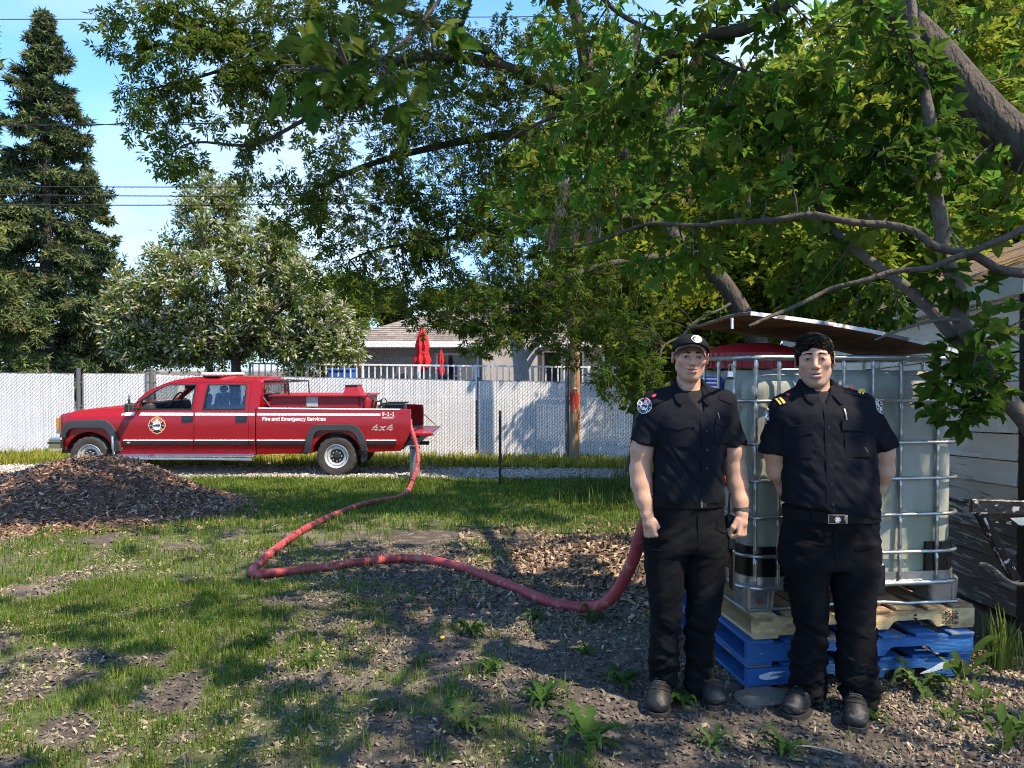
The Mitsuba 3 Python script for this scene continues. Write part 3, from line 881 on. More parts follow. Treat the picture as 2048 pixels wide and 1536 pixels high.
def boot(parent, heel, toe, ankle, w=0.052):
    """A laced boot from heel to toe (points on the ground) with the ankle above."""
    heel, toe, ankle = (np.asarray(q, float) for q in (heel, toe, ankle))
    u = toe - heel
    L = np.linalg.norm(u)
    u /= L
    g = heel[2]
    F = Field(np.minimum(np.minimum(heel, toe), ankle) - 0.09, np.maximum(np.maximum(heel, toe), ankle) + 0.09, 0.006)
    up = np.array([0, 0, 1.0])
    F.cone(heel + u * 0.045 + up * 0.055, heel + u * (L - 0.065) + up * 0.058, 0.042, 0.044, 0.03)
    F.cone(heel + u * (L - 0.09) + up * 0.046, heel + u * (L - 0.054) + up * 0.044, 0.042, 0.038, 0.02)
    for q in (-1, 1):
        sd_ = np.cross(up, u) * q * 0.017
        F.cone(heel + u * (L - 0.10) + up * 0.046 + sd_, heel + u * (L - 0.044) + up * 0.042 + sd_ * 0.8, 0.036, 0.034, 0.02)
    F.cone(heel + u * 0.05 + up * 0.075, ankle + up * 0.04, 0.050, 0.052, 0.04)
    F.cone(heel + u * 0.11 + up * 0.085, heel + u * (L - 0.10) + up * 0.07, 0.042, 0.036, 0.04)
    F.keep(lambda x, y, z: (g + 0.024) - z)
    v, f = F.mesh()
    v = relax(v, f, 2)
    t_ = (v - heel) @ u
    nn_ = vnormals(v, f)
    crease = (nz(t_ / 0.018, (v @ np.cross(up, u)) / 0.09, v[:, 2] / 0.05, 1.0, 5, 2) - 0.5) * 0.010 * sst(L - 0.09, L - 0.14, t_) + (nz(v[:, 0], v[:, 1], v[:, 2] / 0.03, 0.03, 8, 3) - 0.5) * 0.005
    v = v + nn_ * crease[:, None]
    key = add('boot', (v, f), 'boot_leather', parent, smooth=True)
    s = np.cross(up, u)
    side = np.array([0.040, 0.043, 0.045, 0.050, 0.057, 0.055, 0.044, 0.024])
    t = np.array([0.02, 0.06, 0.12, 0.17, L - 0.085, L - 0.05, L - 0.018, L - 0.002])
    ring = np.vstack([heel + u * t[:, None] + s * side[:, None], (heel + u * t[:, None] - s * side[:, None])[::-1]])
    pl = Polygon([((q - heel) @ u, (q - heel) @ s) for q in ring]).buffer(0.001)
    m = extr(pl, 0.026)
    sv = heel + m[0][:, :1] * u + m[0][:, 1:2] * s + up * (m[0][:, 2:] - 0.003)
    add('boot_sole', (sv, m[1]), 'boot_sole', key, smooth=30)
    # seam of the toe cap, tongue and laces laid on the boot by its own height
    from scipy.interpolate import griddata
    topz = lambda a_, b_: float(v[np.argsort(((v[:, :2] - (heel + u * a_ + s * b_)[:2]) ** 2).sum(1) - 0.02 * (v[:, 2] - g))[:6]][:, 2].max())
    seam = [heel + u * (L - 0.088 + 0.018 * math.cos(b_ / 0.045 * 1.4)) * 1.0 + s * b_ * 0.98 + up * (topz(L - 0.088, b_) - g + 0.001) for b_ in np.linspace(-0.044, 0.044, 11)]
    add('toe_seam', tube(seam, 0.0026, 6), 'boot_sole', key, smooth=60)
    for i in range(5):
        a_ = L - 0.118 - 0.020 * i
        row = [heel + u * (a_ + 0.006 * (k_ % 2)) + s * b_ + up * (topz(a_, b_) - g + 0.003) for k_, b_ in enumerate((-0.026, -0.013, 0.0, 0.013, 0.026))]
        add('lace', tube(row, 0.0036, 6), 'lace_grey', key, smooth=60)
    q = heel + u * (L - 0.205) + up * (topz(L - 0.205, 0) - g + 0.004)
    add('boot_tag', bxm(q + [-0.012, -0.012, -0.003], q + [0.010, 0.006, 0.010], 0.003), 'print_rim', key)


def person(label, D, px0, spec):
    """One firefighter; spec holds the sections and joints measured on the photograph, all at forward distance about D."""
    pk = numbered('person')
    tag(pk, label, 'person')
    J = lambda px, py, dy=0.0: P(px, py, D + dy)
    X = lambda px: (px - 1024) / FOCAL * D
    Zp = lambda py: CAM_H + D * (fwd[2] + upv[2] * (768 - np.asarray(py, float)) / FOCAL) / (fwd[1] + upv[1] * (768 - np.asarray(py, float)) / FOCAL)
    m = D / FOCAL

    def sec(rows, grow=0.0):
        return [(Zp(py), (X(a) + X(b)) / 2, D + dy, (X(b) - X(a)) / 2 + grow, ry + grow) for py, a, b, dy, ry in rows]
    gl = gz(X(px0), D)
    zs = np.array([0.0])
    lo, hi = np.array([X(spec['x'][0]) - 0.06, D - 0.36, gl - 0.04]), np.array([X(spec['x'][1]) + 0.06, D + 0.36, Zp(spec['top']) + 0.08])
    # the body, one surface
    F = Field(lo, hi, 0.0047)
    c = J(*spec['head'])
    R = frame_from(*spec['turn'])
    W = head_prims(F, c, R, spec['hs'])
    nb = J(*spec['neck'])
    F.cone(W((0, 0.034, -0.060)), nb + [0, 0.008, 0], spec['nr'] * 0.93, spec['nr'] * 1.04, 0.018)
    F.stack(sec(spec['torso'], -0.045), 0.05)
    for leg in spec['legs']:
        F.stack(sec(leg, -0.020), 0.04)
    for arm in spec['arms']:
        F.chain([J(*q[:3]) for q in arm['pts']], [q[3] for q in arm['pts']], 0.03)
        w = J(*arm['pts'][-1][:3])
        e = J(*arm['pts'][-2][:3])
        hand(F, w + (w - e) / np.linalg.norm(w - e) * 0.02, arm.get('dir', w - e), arm['palm'], arm['thumb'], arm.get('s', 1.0), arm.get('curl', 1.0))
    v, f = F.mesh()
    v = relax(v, f, 1)
    scene[pk] = mikit.ply((v, f), 'skin', smooth=True, color=skin_colors(v, c, R, spec['hs'], None, spec['skin'], spec['stubble']))
    s = np.asarray(spec['hs'])

    def fp(lx, lz, h=0.0):
        """A point on the front of the face at local x and z, h metres proud of the skin."""
        q = c + R @ (np.array([lx, -0.088, lz]) * s)
        n = R @ np.array([0, -1.0, 0])
        return np.array([q[0], float(F.front(q[0], q[2])), q[2]]) + n * h

    ico = trimesh.creation.icosphere(3, 1.0)
    for q in (-1, 1):
        o = fp(q * 0.0325, 0.003)
        ek = add('eye', (o + (ico.vertices * [0.0130, 0.0032, 0.0052]) @ R.T, ico.faces), 'eye_white', pk, smooth=True)
        add('iris', (o + (ico.vertices * [0.0066, 0.0040, 0.0050] + [spec.get('gaze', 0), -0.0006, 0.0004]) @ R.T, ico.faces), 'iris', ek, smooth=True)
        arc = np.linspace(-1, 1, 9)
        lid = np.array([fp(q * 0.0325 + 0.0150 * t, 0.003 + 0.0062 * (1 - t * t) - 0.0012 * q * t, 0.0008) for t in arc])
        add('eyelid', tube(lid, 0.0030 - 0.0012 * arc ** 2, 7), 'skin_lid', pk, smooth=60)
        lash = np.array([fp(q * 0.0325 + 0.0140 * t, 0.003 + 0.0046 * (1 - t * t) - 0.0010 * q * t, 0.0026) for t in arc])
        add('eyelash', tube(lash, 0.0019 - 0.0006 * np.abs(arc), 6), 'brow_hair', ek, smooth=60)
        low_ = np.array([fp(q * 0.0325 + 0.0135 * t, 0.003 - 0.0050 * (1 - t * t) - 0.0006, 0.0006) for t in arc])
        add('lower_eyelid', tube(low_, 0.0020 - 0.0007 * arc ** 2, 6), 'skin_lid', pk, smooth=60)
        bt = np.linspace(0, 1, 9)
        br = np.array([fp(q * (0.014 + 0.036 * t), 0.0225 + 0.0075 * np.sin(np.pi * (0.10 + 0.75 * t)) - 0.004 * t, 0.0006) for t in bt])
        add('eyebrow', tube(br, 0.0052 * (1 - 0.65 * bt ** 1.6) * (0.75 + 0.25 * np.sin(np.pi * np.clip(bt * 2, 0, 1))), 6), 'brow_hair', pk, smooth=60)
    mt = np.linspace(-1, 1, 13)
    sm_ = spec.get('smile', 0.004)
    mw = spec.get('mouth', 0.025)
    ml = np.array([fp(mw * t, -0.0640 + sm_ * t * t, 0.0004) for t in mt])
    add('mouth_line', tube(ml, 0.0019 * (1 - 0.45 * mt ** 2), 6), 'mouth_dark', pk, smooth=60)
    if spec.get('teeth'):
        tt_ = np.linspace(-0.72, 0.72, 9)
        up_ = np.array([fp(mw * t, -0.0640 + sm_ * t * t + 0.0004, 0.0010) for t in tt_])
        lo_ = np.array([fp(mw * t, -0.0640 + sm_ * t * t - 0.0046 * (1 - (t / 0.75) ** 2) - 0.0006, 0.0010) for t in tt_])
        vv = np.vstack([up_, lo_])
        k = np.arange(8)
        add('teeth', (vv, tri(np.stack([k, k + 9, k + 10, k + 1], 1))), 'teeth', pk)
    # shirt
    S = Field(lo, hi, 0.006)
    S.stack(sec(spec['torso']), 0.03, 2.35)
    for sl in spec['sleeves']:
        S.cone(J(*sl[0][:3]), J(*sl[1][:3]), sl[0][3], sl[1][3], 0.035, flat=1.12)
        a, b = J(*sl[0][:3]), J(*sl[1][:3])
        cut = J(*sl[2][:3])
        nn = sl[3] if len(sl) > 3 else (b - a)
        nn = np.asarray(nn, float) / np.linalg.norm(nn)
        sx = np.sign(b[0] - X(px0))
        lim = X(sl[4])
        S.keep(lambda x, y, z: np.where(sx * (x - lim) > 0, (x - cut[0]) * nn[0] + (y - cut[1]) * nn[1] + (z - cut[2]) * nn[2], -1.0))
    for a, b, ra, rb in spec['yoke']:
        S.cone(J(*a), J(*b), ra, rb, 0.03)
    hz0, hz1 = Zp(spec['hem'][0]), Zp(spec['hem'][1])
    xa, xb = X(spec['hem'][2]), X(spec['hem'][3])
    S.keep(lambda x, y, z: hz0 + (hz1 - hz0) * np.clip((x - xa) / (xb - xa), 0, 1) - z)
    nv = J(*spec['vneck'])                                            # open collar: a V cut at the front
    ncz = nb[2]
    S.keep(lambda x, y, z: np.where((y < D - 0.02) & (z > nv[2]), 0.9 * (0.004 + (z - nv[2]) * spec['vw'] - np.abs(x - nv[0] - (nb[0] - nv[0]) * (z - nv[2]) / 0.12)), -1.0))
    S.keep(lambda x, y, z: np.where(z > nb[2] - 0.03, spec['nr'] * 1.28 - np.sqrt((x - nb[0]) ** 2 + (y - nb[1] - 0.012) ** 2), -1.0))
    v, f = S.mesh()
    v = relax(v, f, 2)
    n = vnormals(v, f)
    for w in spec['shirt_folds']:
        v = wrinkle(v, n, *w)
    sk = add('shirt', (v, f), 'shirt_cloth', pk, smooth=True)
    U = Field(lo, hi, 0.007)                                          # undershirt
    U.cone(nb + [0, 0.005, -0.05], nb + [0, 0.012, -0.012], spec['nr'] * 1.35, spec['nr'] * 1.14, 0.02)
    U.stack(sec(spec['torso'], -0.014), 0.03)
    U.keep(lambda x, y, z: np.maximum(z - nb[2] - 0.004 - 0.25 * (y - D), Zp(900) - z))
    v, f = U.mesh()
    add('undershirt', (v, f), 'undershirt', pk, smooth=True)
    # collar
    th = np.radians(np.linspace(-158, 158, 41))
    a = np.abs(th) / np.pi
    rr = spec['nr']
    ctr = nb + [0, 0.012, 0]
    # th = 0 is the back; the tips come together at the front
    dirx, diry = np.sin(th), np.cos(th)
    fronts = sst(0.45, 0.88, a)
    sgn = np.sign(th)
    cz = spec['collar']                                               # heights of the collar: top at the sides, top at the front, tips, as pixels
    zt = Zp(cz[0]) + (Zp(cz[1]) - Zp(cz[0])) * fronts
    inner = np.stack([ctr[0] + dirx * rr * 1.17, ctr[1] + diry * rr * 1.20, zt], 1)
    ox, oz = ctr[0] + dirx * (rr * 1.50 + 0.012 * fronts) + sgn * 0.020 * fronts, zt - 0.036 + (Zp(cz[2]) - Zp(cz[1]) + 0.036) * fronts
    oy = ctr[1] + diry * rr * 1.5
    isf = diry < 0.2
    oy = np.where(isf, np.minimum(oy, S.front(ox, oz) - 0.012), oy)
    outer = np.stack([ox, oy, oz], 1)
    inner[:, 1] = np.where(diry < -0.3, np.minimum(inner[:, 1], S.front(inner[:, 0] + sgn * 0.012, inner[:, 2]) + 0.004), inner[:, 1])
    back = np.stack([inner[:, 0], inner[:, 1] + 0.004, inner[:, 2] - 0.045], 1)
    rows = [back, inner * [1, 1, 1] + [0, 0, -0.004], inner, inner * 0.78 + outer * 0.22 + [0, -0.004, 0.005], outer * 0.6 + inner * 0.4 + [0, -0.004, 0.004], outer, outer + [0, 0.006, -0.001]]
    vv = np.stack(rows, 0).reshape(-1, 3)
    i, j = np.meshgrid(np.arange(len(rows) - 1), np.arange(40), indexing='ij')
    ff = tri(np.stack([i * 41 + j, i * 41 + j + 1, (i + 1) * 41 + j + 1, (i + 1) * 41 + j], -1).reshape(-1, 4))
    add('collar', (vv, ff), 'shirt_cloth', sk, smooth=50)

    def on(a, b, h):
        """(photograph pixels at D) laid on the front of the shirt."""
        x, z = X(a), Zp(b)
        return np.stack([x, S.front(x, z) - h, z], -1)
    for name, pts, dep in spec['shirt_patches']:
        add(name, drape(Polygon(pts), on, dep, 6.0), 'shirt_cloth', sk, smooth=30)
    for px, py in spec['buttons']:
        q = on(np.array([px]), np.array([py]), 0.004)[0]
        add('button', tube([q + [0, 0.004, 0], q + [0, -0.001, 0]], 0.0056, 10), 'button', sk, smooth=30)
    for (px, py, r, tiltd, red, *sqz) in spec['crests']:
        cc, sn = math.cos(math.radians(tiltd)), math.sin(math.radians(tiltd))

        def place(a, b, h, px=px, py=py, cc=cc, sn=sn, sq=(sqz[0] if sqz else spec.get('squash', 0.75))):
            u, w = a * sq * cc - b * sn, a * sq * sn + b * cc
            return on(px + u / m, py - w / m, h + 0.0015)
        emblem(sk, place, r, 'print_rim', 'print_red' if red else 'print_black', 0.008)
    for name, pts, dep, ma in spec['badges']:
        add(name, drape(Polygon(pts), on, dep, 5.0), ma, sk)
    # trousers
    Q = Field(lo, hi, 0.0072)
    for leg in spec['legs']:
        Q.stack(sec(leg), 0.022, 2.25)
    Q.stack(sec(spec['hips']), 0.03, 2.3)
    v, f = Q.mesh()
    v = relax(v, f, 2)
    n = vnormals(v, f)
    for w in spec['pant_folds']:
        v = wrinkle(v, n, *w)
    tk = add('trousers', (v, f), 'pants_cloth', pk, smooth=True)

    def onq(a, b, h):
        x, z = X(a), Zp(b)
        return np.stack([x, Q.front(x, z) - h, z], -1)
    for name, pts, dep in spec['pant_patches']:
        add(name, drape(Polygon(pts), onq, dep, 6.0), 'pants_cloth', tk, smooth=30)
    # belt: a band around the waist
    rows = sec(spec['belt_rows'])
    z0, z1 = rows[0][0], rows[1][0]
    g = np.linspace(0, 2 * np.pi, 65)
    ring = []
    for z, cx, cy, rx, ry in (rows[0], rows[1]):
        ct, st = np.cos(g), np.sin(g)
        e = 2 / 2.3
        ring.append(np.stack([cx + (rx + 0.004) * np.sign(ct) * np.abs(ct) ** e, cy + (ry + 0.004) * np.sign(st) * np.abs(st) ** e, np.full_like(g, z) + spec.get('belt_tilt', 0) * (cx + rx * ct - X(px0))], 1))
    v = np.vstack([ring[0] - [0, 0, 0], ring[1]])
    k = np.arange(64)
    bk = add('belt', (v, tri(np.stack([k, k + 1, k + 66, k + 65], 1))), 'belt_web', pk, smooth=True)
    for (name, px, py, w, h, ma, off) in spec['buckle']:
        y = D + rows[0][2] - D - rows[0][4] * (1 - abs((X(px) - rows[0][1]) / rows[0][3]) ** 2.3) ** (1 / 2.3) - 0.006 - off
        add(name, bxm([X(px) - w * m / 2, y, Zp(py) - h * m / 2], [X(px) + w * m / 2, y + 0.008, Zp(py) + h * m / 2], 0.002), ma, bk)
    if spec.get('buckle_crest'):
        px, py, r, yo = spec['buckle_crest']
        yb = rows[0][2] - rows[0][4] - yo
        base = cross_poly(r)
        for nm, pl, hgt in (('crest', base.difference(base.buffer(-0.12 * r)), 0.0012), ('crest_disc', Point(0, 0).buffer(0.5 * r).difference(sbox(-0.3 * r, -0.12 * r, 0.4 * r, 0.02 * r)), 0.0012)):
            mm = extr(pl, hgt)
            add(nm, (np.stack([X(px) + mm[0][:, 0], yb - mm[0][:, 2], Zp(py) + mm[0][:, 1]], 1), mm[1]), 'print_rim', bk)
    for heel, toe, ank in spec['boots']:
        boot(pk, heel, toe, ank)
    return pk, J, X, Zp, c, R, W, S, Q, on, onq, D, m

# ---------------------------------------------------------------- the red pickup
mat('car_red', mikit.proc(lambda p, n, uv: mi.Color3f(0.25, 0.0022, 0.005) * (0.94 + 0.12 * fbm(p.x * 2, p.y * 2, p.z * 2, 3))), 0.32, clearcoat=0.6, clearcoat_gloss=0.93, specular=0.35)
mat('tank_red', (0.26, 0.008, 0.016), 0.45)
mat('flare_grey', (0.032, 0.036, 0.042), 0.6)
mat('trim_black', (0.012, 0.012, 0.013), 0.5)
mat('chrome', (0.78, 0.79, 0.80), 0.12, metallic=1.0)
mat('rim_grey', (0.46, 0.47, 0.48), 0.35, metallic=0.3)
bumped('tyre_rubber', mikit.proc(lambda p, n, uv: mix((0.018, 0.018, 0.018), (0.055, 0.05, 0.045), fbm(p.x * 7, p.y * 7, p.z * 7, 3))), 0.85, lambda p, n, uv: noise(p.x * 60, p.y * 60, p.z * 60), 0.004)
mat('amber_lens', (0.65, 0.20, 0.02), 0.2)
mat('clear_lens', (0.75, 0.76, 0.78), 0.12)
mat('tail_lens', (0.42, 0.006, 0.010), 0.12)
mat('sticker_white', (0.80, 0.79, 0.79), 0.4)
mat('cab_trim', (0.03, 0.032, 0.036), 0.7)
mat('seat_cloth', (0.055, 0.065, 0.08), 0.9)
mat('plate_grey', (0.40, 0.40, 0.38), 0.5)
scene['truck_glass'] = {'type': 'thindielectric', 'int_ior': 1.5, 'specular_transmittance': {'type': 'rgb', 'value': [0.9, 0.93, 0.93]}}
scene['truck_glass_tint'] = {'type': 'thindielectric', 'int_ior': 1.5, 'specular_transmittance': {'type': 'rgb', 'value': [0.62, 0.68, 0.72]}}
D0, TW = 13.2, 1.94
tk = thing('pickup_truck', 'red crew cab fire pickup with white stripe and lowered tailgate', 'truck')
tx = lambda px: (np.asarray(px, float) - 1024) / FOCAL * D0
tz = lambda py: CAM_H + D0 * (fwd[2] + upv[2] * (768 - np.asarray(py, float)) / FOCAL) / (fwd[1] + upv[1] * (768 - np.asarray(py, float)) / FOCAL)
XZ = lambda pts: Polygon([(float(tx(a)), float(tz(b))) for a, b in pts])


def slab(poly, v0, v1):
    """A side view outline (x, z) made solid between two depths v across the truck."""
    return manex(poly, v1 - v0).rotate([90, 0, 0]).translate([0, D0 + v1, 0])


def inset(x, z):
    """How far the side lies inside the widest line, by height."""
    py = 768 - FOCAL * (z - tz(768)) / D0
    i = 0.030 * sst(850, 812, py) + 0.035 * sst(885, 912, py) + 0.17 * np.clip((816 - py) / 62, 0, 1.1) * (py < 816) * (x > tx(258)) * (x < tx(520))
    hood = (x < tx(268)) * sst(838, 812, py)
    front = sst(tx(150), tx(108), x)
    return i + 0.11 * hood + 0.10 * front ** 2


def warp(v):
    v = v.copy()
    c = D0 + TW / 2
    k = 1 - inset(v[:, 0], v[:, 2]) / (TW / 2)
    v[:, 1] = c + (v[:, 1] - c) * k
    hood = (v[:, 0] < tx(262)) * (v[:, 2] > tz(836))
    v[:, 2] -= hood * 0.05 * ((v[:, 1] - c) / (TW / 2)) ** 2 * sst(tz(836), tz(812), v[:, 2])
    roof = sst(tz(785), tz(757), v[:, 2]) * (v[:, 0] > tx(262)) * (v[:, 0] < tx(522))
    v[:, 2] -= roof * 0.05 * ((v[:, 1] - c) / 0.75) ** 2
    return v


def put(name, m, bsdf, parent=None, fine=0.07, smooth=35, wrp=True, **lab):
    if fine:
        m = m.refine_to_length(fine)
    v, f = M2(m)
    return add(name, (warp(v) if wrp else v, f), bsdf, parent or tk, smooth=smooth, **lab)


lower = XZ([(112, 875), (110, 834), (113, 828.5), (141, 820.5), (182, 815.8), (232, 812.5), (264, 808), (275, 816), (511, 816), (516, 815.6), (800, 818), (820.5, 819.5), (821, 866), (800, 902), (735, 905), (607, 907), (508, 909.5), (242, 909.5), (124, 900)])
upper = XZ([(258, 818), (266, 804), (285, 785.6), (316, 763), (330, 757.5), (347, 754.8), (388, 753), (498, 754.5), (512, 755.5), (517.5, 759), (516.5, 818)])
arch = lambda px, r: Point(float(tx(px)), float(tz(913))).buffer(r, quad_segs=12)
W1 = XZ([(276, 802.5), (324, 767), (330, 765), (384.5, 764.5), (381, 819), (277, 819)])
W2 = XZ([(408.5, 764.5), (484, 764.5), (486.5, 767), (487, 819), (404, 819)])
body = slab(lower.buffer(0.012).buffer(-0.012), 0, TW) + slab(upper.buffer(0.02).buffer(-0.02), 0, TW)
body -= slab(arch(177, 0.425), -0.1, 0.42) + slab(arch(672, 0.425), -0.1, 0.42) + slab(arch(177, 0.425), TW - 0.42, TW + 0.1) + slab(arch(672, 0.425), TW - 0.42, TW + 0.1)
body -= slab(XZ([(268, 806), (286, 789), (318, 767), (332, 761), (500, 759), (512, 762), (511, 818), (506, 900), (262, 900), (262, 818)]), 0.075, TW - 0.075)
body -= slab(W1, -0.2, TW + 0.2) + slab(W2, -0.2, TW + 0.2)
body -= slab(XZ([(262, 806), (284, 785), (314, 764), (322, 768), (272, 806)]), 0.16, TW - 0.16)               # windscreen opening
body -= slab(XZ([(505, 770), (525, 770), (525, 806), (505, 806)]), 0.22, TW - 0.22)                               # rear window
body -= slab(XZ([(519, 800), (830, 800), (830, 866), (519, 866)]), 0.07, TW - 0.07)                               # bed
body -= slab(XZ([(509.4, 817), (511.6, 817), (511.6, 912), (509.4, 912)]), -0.1, 0.10)
doors = []
for k, poly in enumerate((XZ([(242.5, 905), (242.5, 824), (258, 813), (268, 803), (287, 786.5), (319, 764), (331, 760.5), (384.6, 758.5), (386, 905)]), XZ([(387.5, 905), (388.5, 758.5), (490, 759.5), (496.5, 764), (496.5, 905)]))):
    pr = slab(poly, -0.2, 0.11)
    d = body ^ slab(poly.buffer(-0.0055), -0.2, 0.11)
    body -= pr
    body += slab(poly, 0.085, 0.11) ^ slab(poly.difference(W1 if k == 0 else W2), -0.2, 0.2)
    doors.append(d)
bk = put('body', body, 'car_red', smooth=32)
side = lambda a, b, h: np.stack([tx(a), D0 + inset(tx(a), tz(b)) - h, tz(b) + a * 0], -1)
drp = lambda name, pts, mm, par, dep=0.004, **lab: add(name, drape(Polygon(pts), side, dep, 25.0), mm, par, **lab)
rect = lambda a, b, c, d: [(a, b), (c, b), (c, d), (a, d)]
dks = []
for d, lab, Wp, hp, tint in ((doors[0], 'front door', W1, (364, 833, 383.5, 843), 'truck_glass'), (doors[1], 'rear door', W2, (472, 833, 492, 843), 'truck_glass_tint')):
    dkey = put('door', d, 'car_red', smooth=32, label=lab + ' of the cab with a black handle')
    dks.append(dkey)
    wk = Wp.buffer(0.012)
    for vv in ((0.03,) if Wp is W2 else ()):
        m = slab(wk, vv, vv + 0.004).refine_to_length(0.08)
        add('window', (warp(M2(m)[0]), M2(m)[1]), tint, dkey, smooth=False)
    fr = slab(Wp.buffer(0.014).difference(Wp.buffer(-0.012)), -0.003, 0.028).refine_to_length(0.08)
    add('window_seal', (warp(M2(fr)[0]), M2(fr)[1]), 'trim_black', dkey)
    add('door_handle', drape(XZ([(0, 0), (1, 0), (1, 1)]) if False else Polygon([tuple(q) for q in np.array(sbox(*hp).buffer(1.0).exterior.coords)[:-1]]), side, 0.012, 6.0), 'trim_black', dkey)
    add('handle_slot', drape(sbox(hp[0] + 2, hp[1] + 2.5, hp[2] - 2, hp[3] - 2.5), side, 0.018, 6.0), 'black_gloss', dkey)
for Wp in (W1, W2):
    m = slab(Wp.buffer(0.012), TW - 0.034, TW - 0.03).refine_to_length(0.08)
    add('far_window', (warp(M2(m)[0]), M2(m)[1]), 'truck_glass', tk)
m = slab(XZ([(265, 804.5), (285, 786.8), (315.5, 764), (316.5, 764.6), (286, 787.6), (266, 805.2)]), 0.15, TW - 0.15).refine_to_length(0.1)
add('windshield', (warp(M2(m)[0]), M2(m)[1]), 'truck_glass', tk)
m = slab(XZ([(514, 769), (514.6, 769), (514.6, 807), (514, 807)]), 0.2, TW - 0.2)
add('rear_window', M2(m), 'truck_glass_tint', tk)
# stripes and lettering
for a, b, par in ((245.5, 385, dks[0]), (388.5, 496, dks[1]), (497.5, 508, bk), (513, 760, bk)):
    drp('stripe', [(a, 825.2 + 0.004 * (a - 245)), (b, 825.2 + 0.004 * (b - 245)), (b, 831.2 + 0.001 * (b - 245)), (a, 831.0)], 'sticker_white', par)
for a, b, par in ((246, 385, dks[0]), (388.5, 496, dks[1]), (497.5, 508, bk), (513, 611, bk), (733, 792, bk)):
    drp('pinstripe', rect(a, 879.6, b, 881.4), 'sticker_white', par, 0.020)
    drp('side_moulding', rect(a, 881.6, b, 888.5), 'trim_black', par, 0.018)
drp('bed_rail_cap', [(515.5, 815.2), (800, 817.8), (800, 820.0), (515.5, 817.6)], 'sticker_white', bk, 0.006)


def lettering(name, text, xa, xb, ybase, cap, par, mm='sticker_white', bold=True, slant=0.0, flat=1.0):
    m = meshkit.text_mesh(text, 1.0, 0.2, bold)
    v = np.array(m.vertices)
    w = v[:, 0].max() - v[:, 0].min()
    a = xa + (v[:, 0] - v[:, 0].min()) / w * (xb - xa) + slant * v[:, 1] * cap
    b = ybase - v[:, 1] * cap
    return add(name, (side(a, b, np.where(v[:, 2] > 0.1, 0.0035, -0.004)), m.faces), mm, par, kind='stuff', label=None)


lettering('lettering', 'Fire and Emergency Services', 524, 651, 841.5, 7.2, bk)
lettering('lettering', '9-1-1', 764, 788, 832.2, 7.6, bk)
lettering('lettering', 'EMERGENCY', 764, 788, 837.0, 3.0, bk, bold=False)
lettering('badge_lettering', '4x4', 741, 785, 861, 11.5, bk, 'plate_grey', True, 0.35)
drp('badge_bar', [(741, 856.6), (788, 856.0), (788, 857.2), (741, 857.8)], 'car_red', bk, 0.006)
add('badge_mark', drape(affinity.scale(Point(0, 0).buffer(1.0), 3.6, 1.6), lambda a, b, h: side(257 + a, 885 + b, h + 0.016), 0.004, 3.0), 'plate_grey', dks[0])
lettering('badge_lettering', '3500', 264, 286, 887.2, 3.6, dks[0], 'plate_grey', True, 0.3)
emblem(bk, lambda a, b, h: side(313 + a / D0 * FOCAL, 850.5 - b / D0 * FOCAL, h + 0.002), 0.150, 'print_gold', 'print_tan', 0.05)
drp('marker', rect(240, 826.5, 243.5, 831), 'sticker_white', bk)
# flares, mud flap, running board
fl = XZ([(121, 872), (126, 857), (133, 847), (140, 842.5), (148, 840.5), (205, 840), (215, 842.5), (224, 849), (231.5, 862), (236, 876), (242.5, 901), (228, 903), (224, 880), (219, 866), (212, 858), (203, 854.5), (150, 855), (141, 858), (133.5, 866), (130, 876)])
m = slab(fl, -0.055, 0.035).refine_to_length(0.08)
add('wheel_flare', (warp(M2(m)[0]), M2(m)[1]), 'flare_grey', bk, smooth=30)
fl = XZ([(607, 905), (610, 893), (613, 879), (617, 865), (622, 855), (632, 849.2), (700, 848.6), (714, 852), (722, 862), (728, 873), (732.5, 885), (735, 902), (724, 902), (720, 886), (714, 872), (707, 864), (697, 860), (640, 860), (632, 864), (627, 874), (623, 888), (620, 905)])
m = slab(fl, -0.055, 0.035).refine_to_length(0.08)
add('wheel_flare', (warp(M2(m)[0]), M2(m)[1]), 'flare_grey', bk, smooth=30)
bx3 = lambda a, b, c, d, v0, v1, ch=0.0: bxm([float(tx(a)), D0 + v0, float(tz(d))], [float(tx(c)), D0 + v1, float(tz(b))], ch)
rb_ = add('running_board', cat([bx3(232, 908.5, 510, 912.5, -0.08, 0.12, 0.01)]), 'chrome', tk, smooth=30)
add('step_tube', tube([[tx(229), D0 - 0.09, tz(872)], [tx(230.5), D0 - 0.10, tz(895)], [tx(234), D0 - 0.10, tz(914)], [tx(300), D0 - 0.10, tz(915.5)], [tx(508), D0 - 0.10, tz(917)]], 0.022, 10), 'chrome', rb_, smooth=50)
for a, b, c, d in ((720, 884, 727, 925), (226, 890, 231, 912)):
    add('mud_flap', bx3(a, b, c, d, 0.02, 0.34, 0.01), 'trim_black', tk)
# wheels
g64 = np.arange(72) * 2 * np.pi / 72


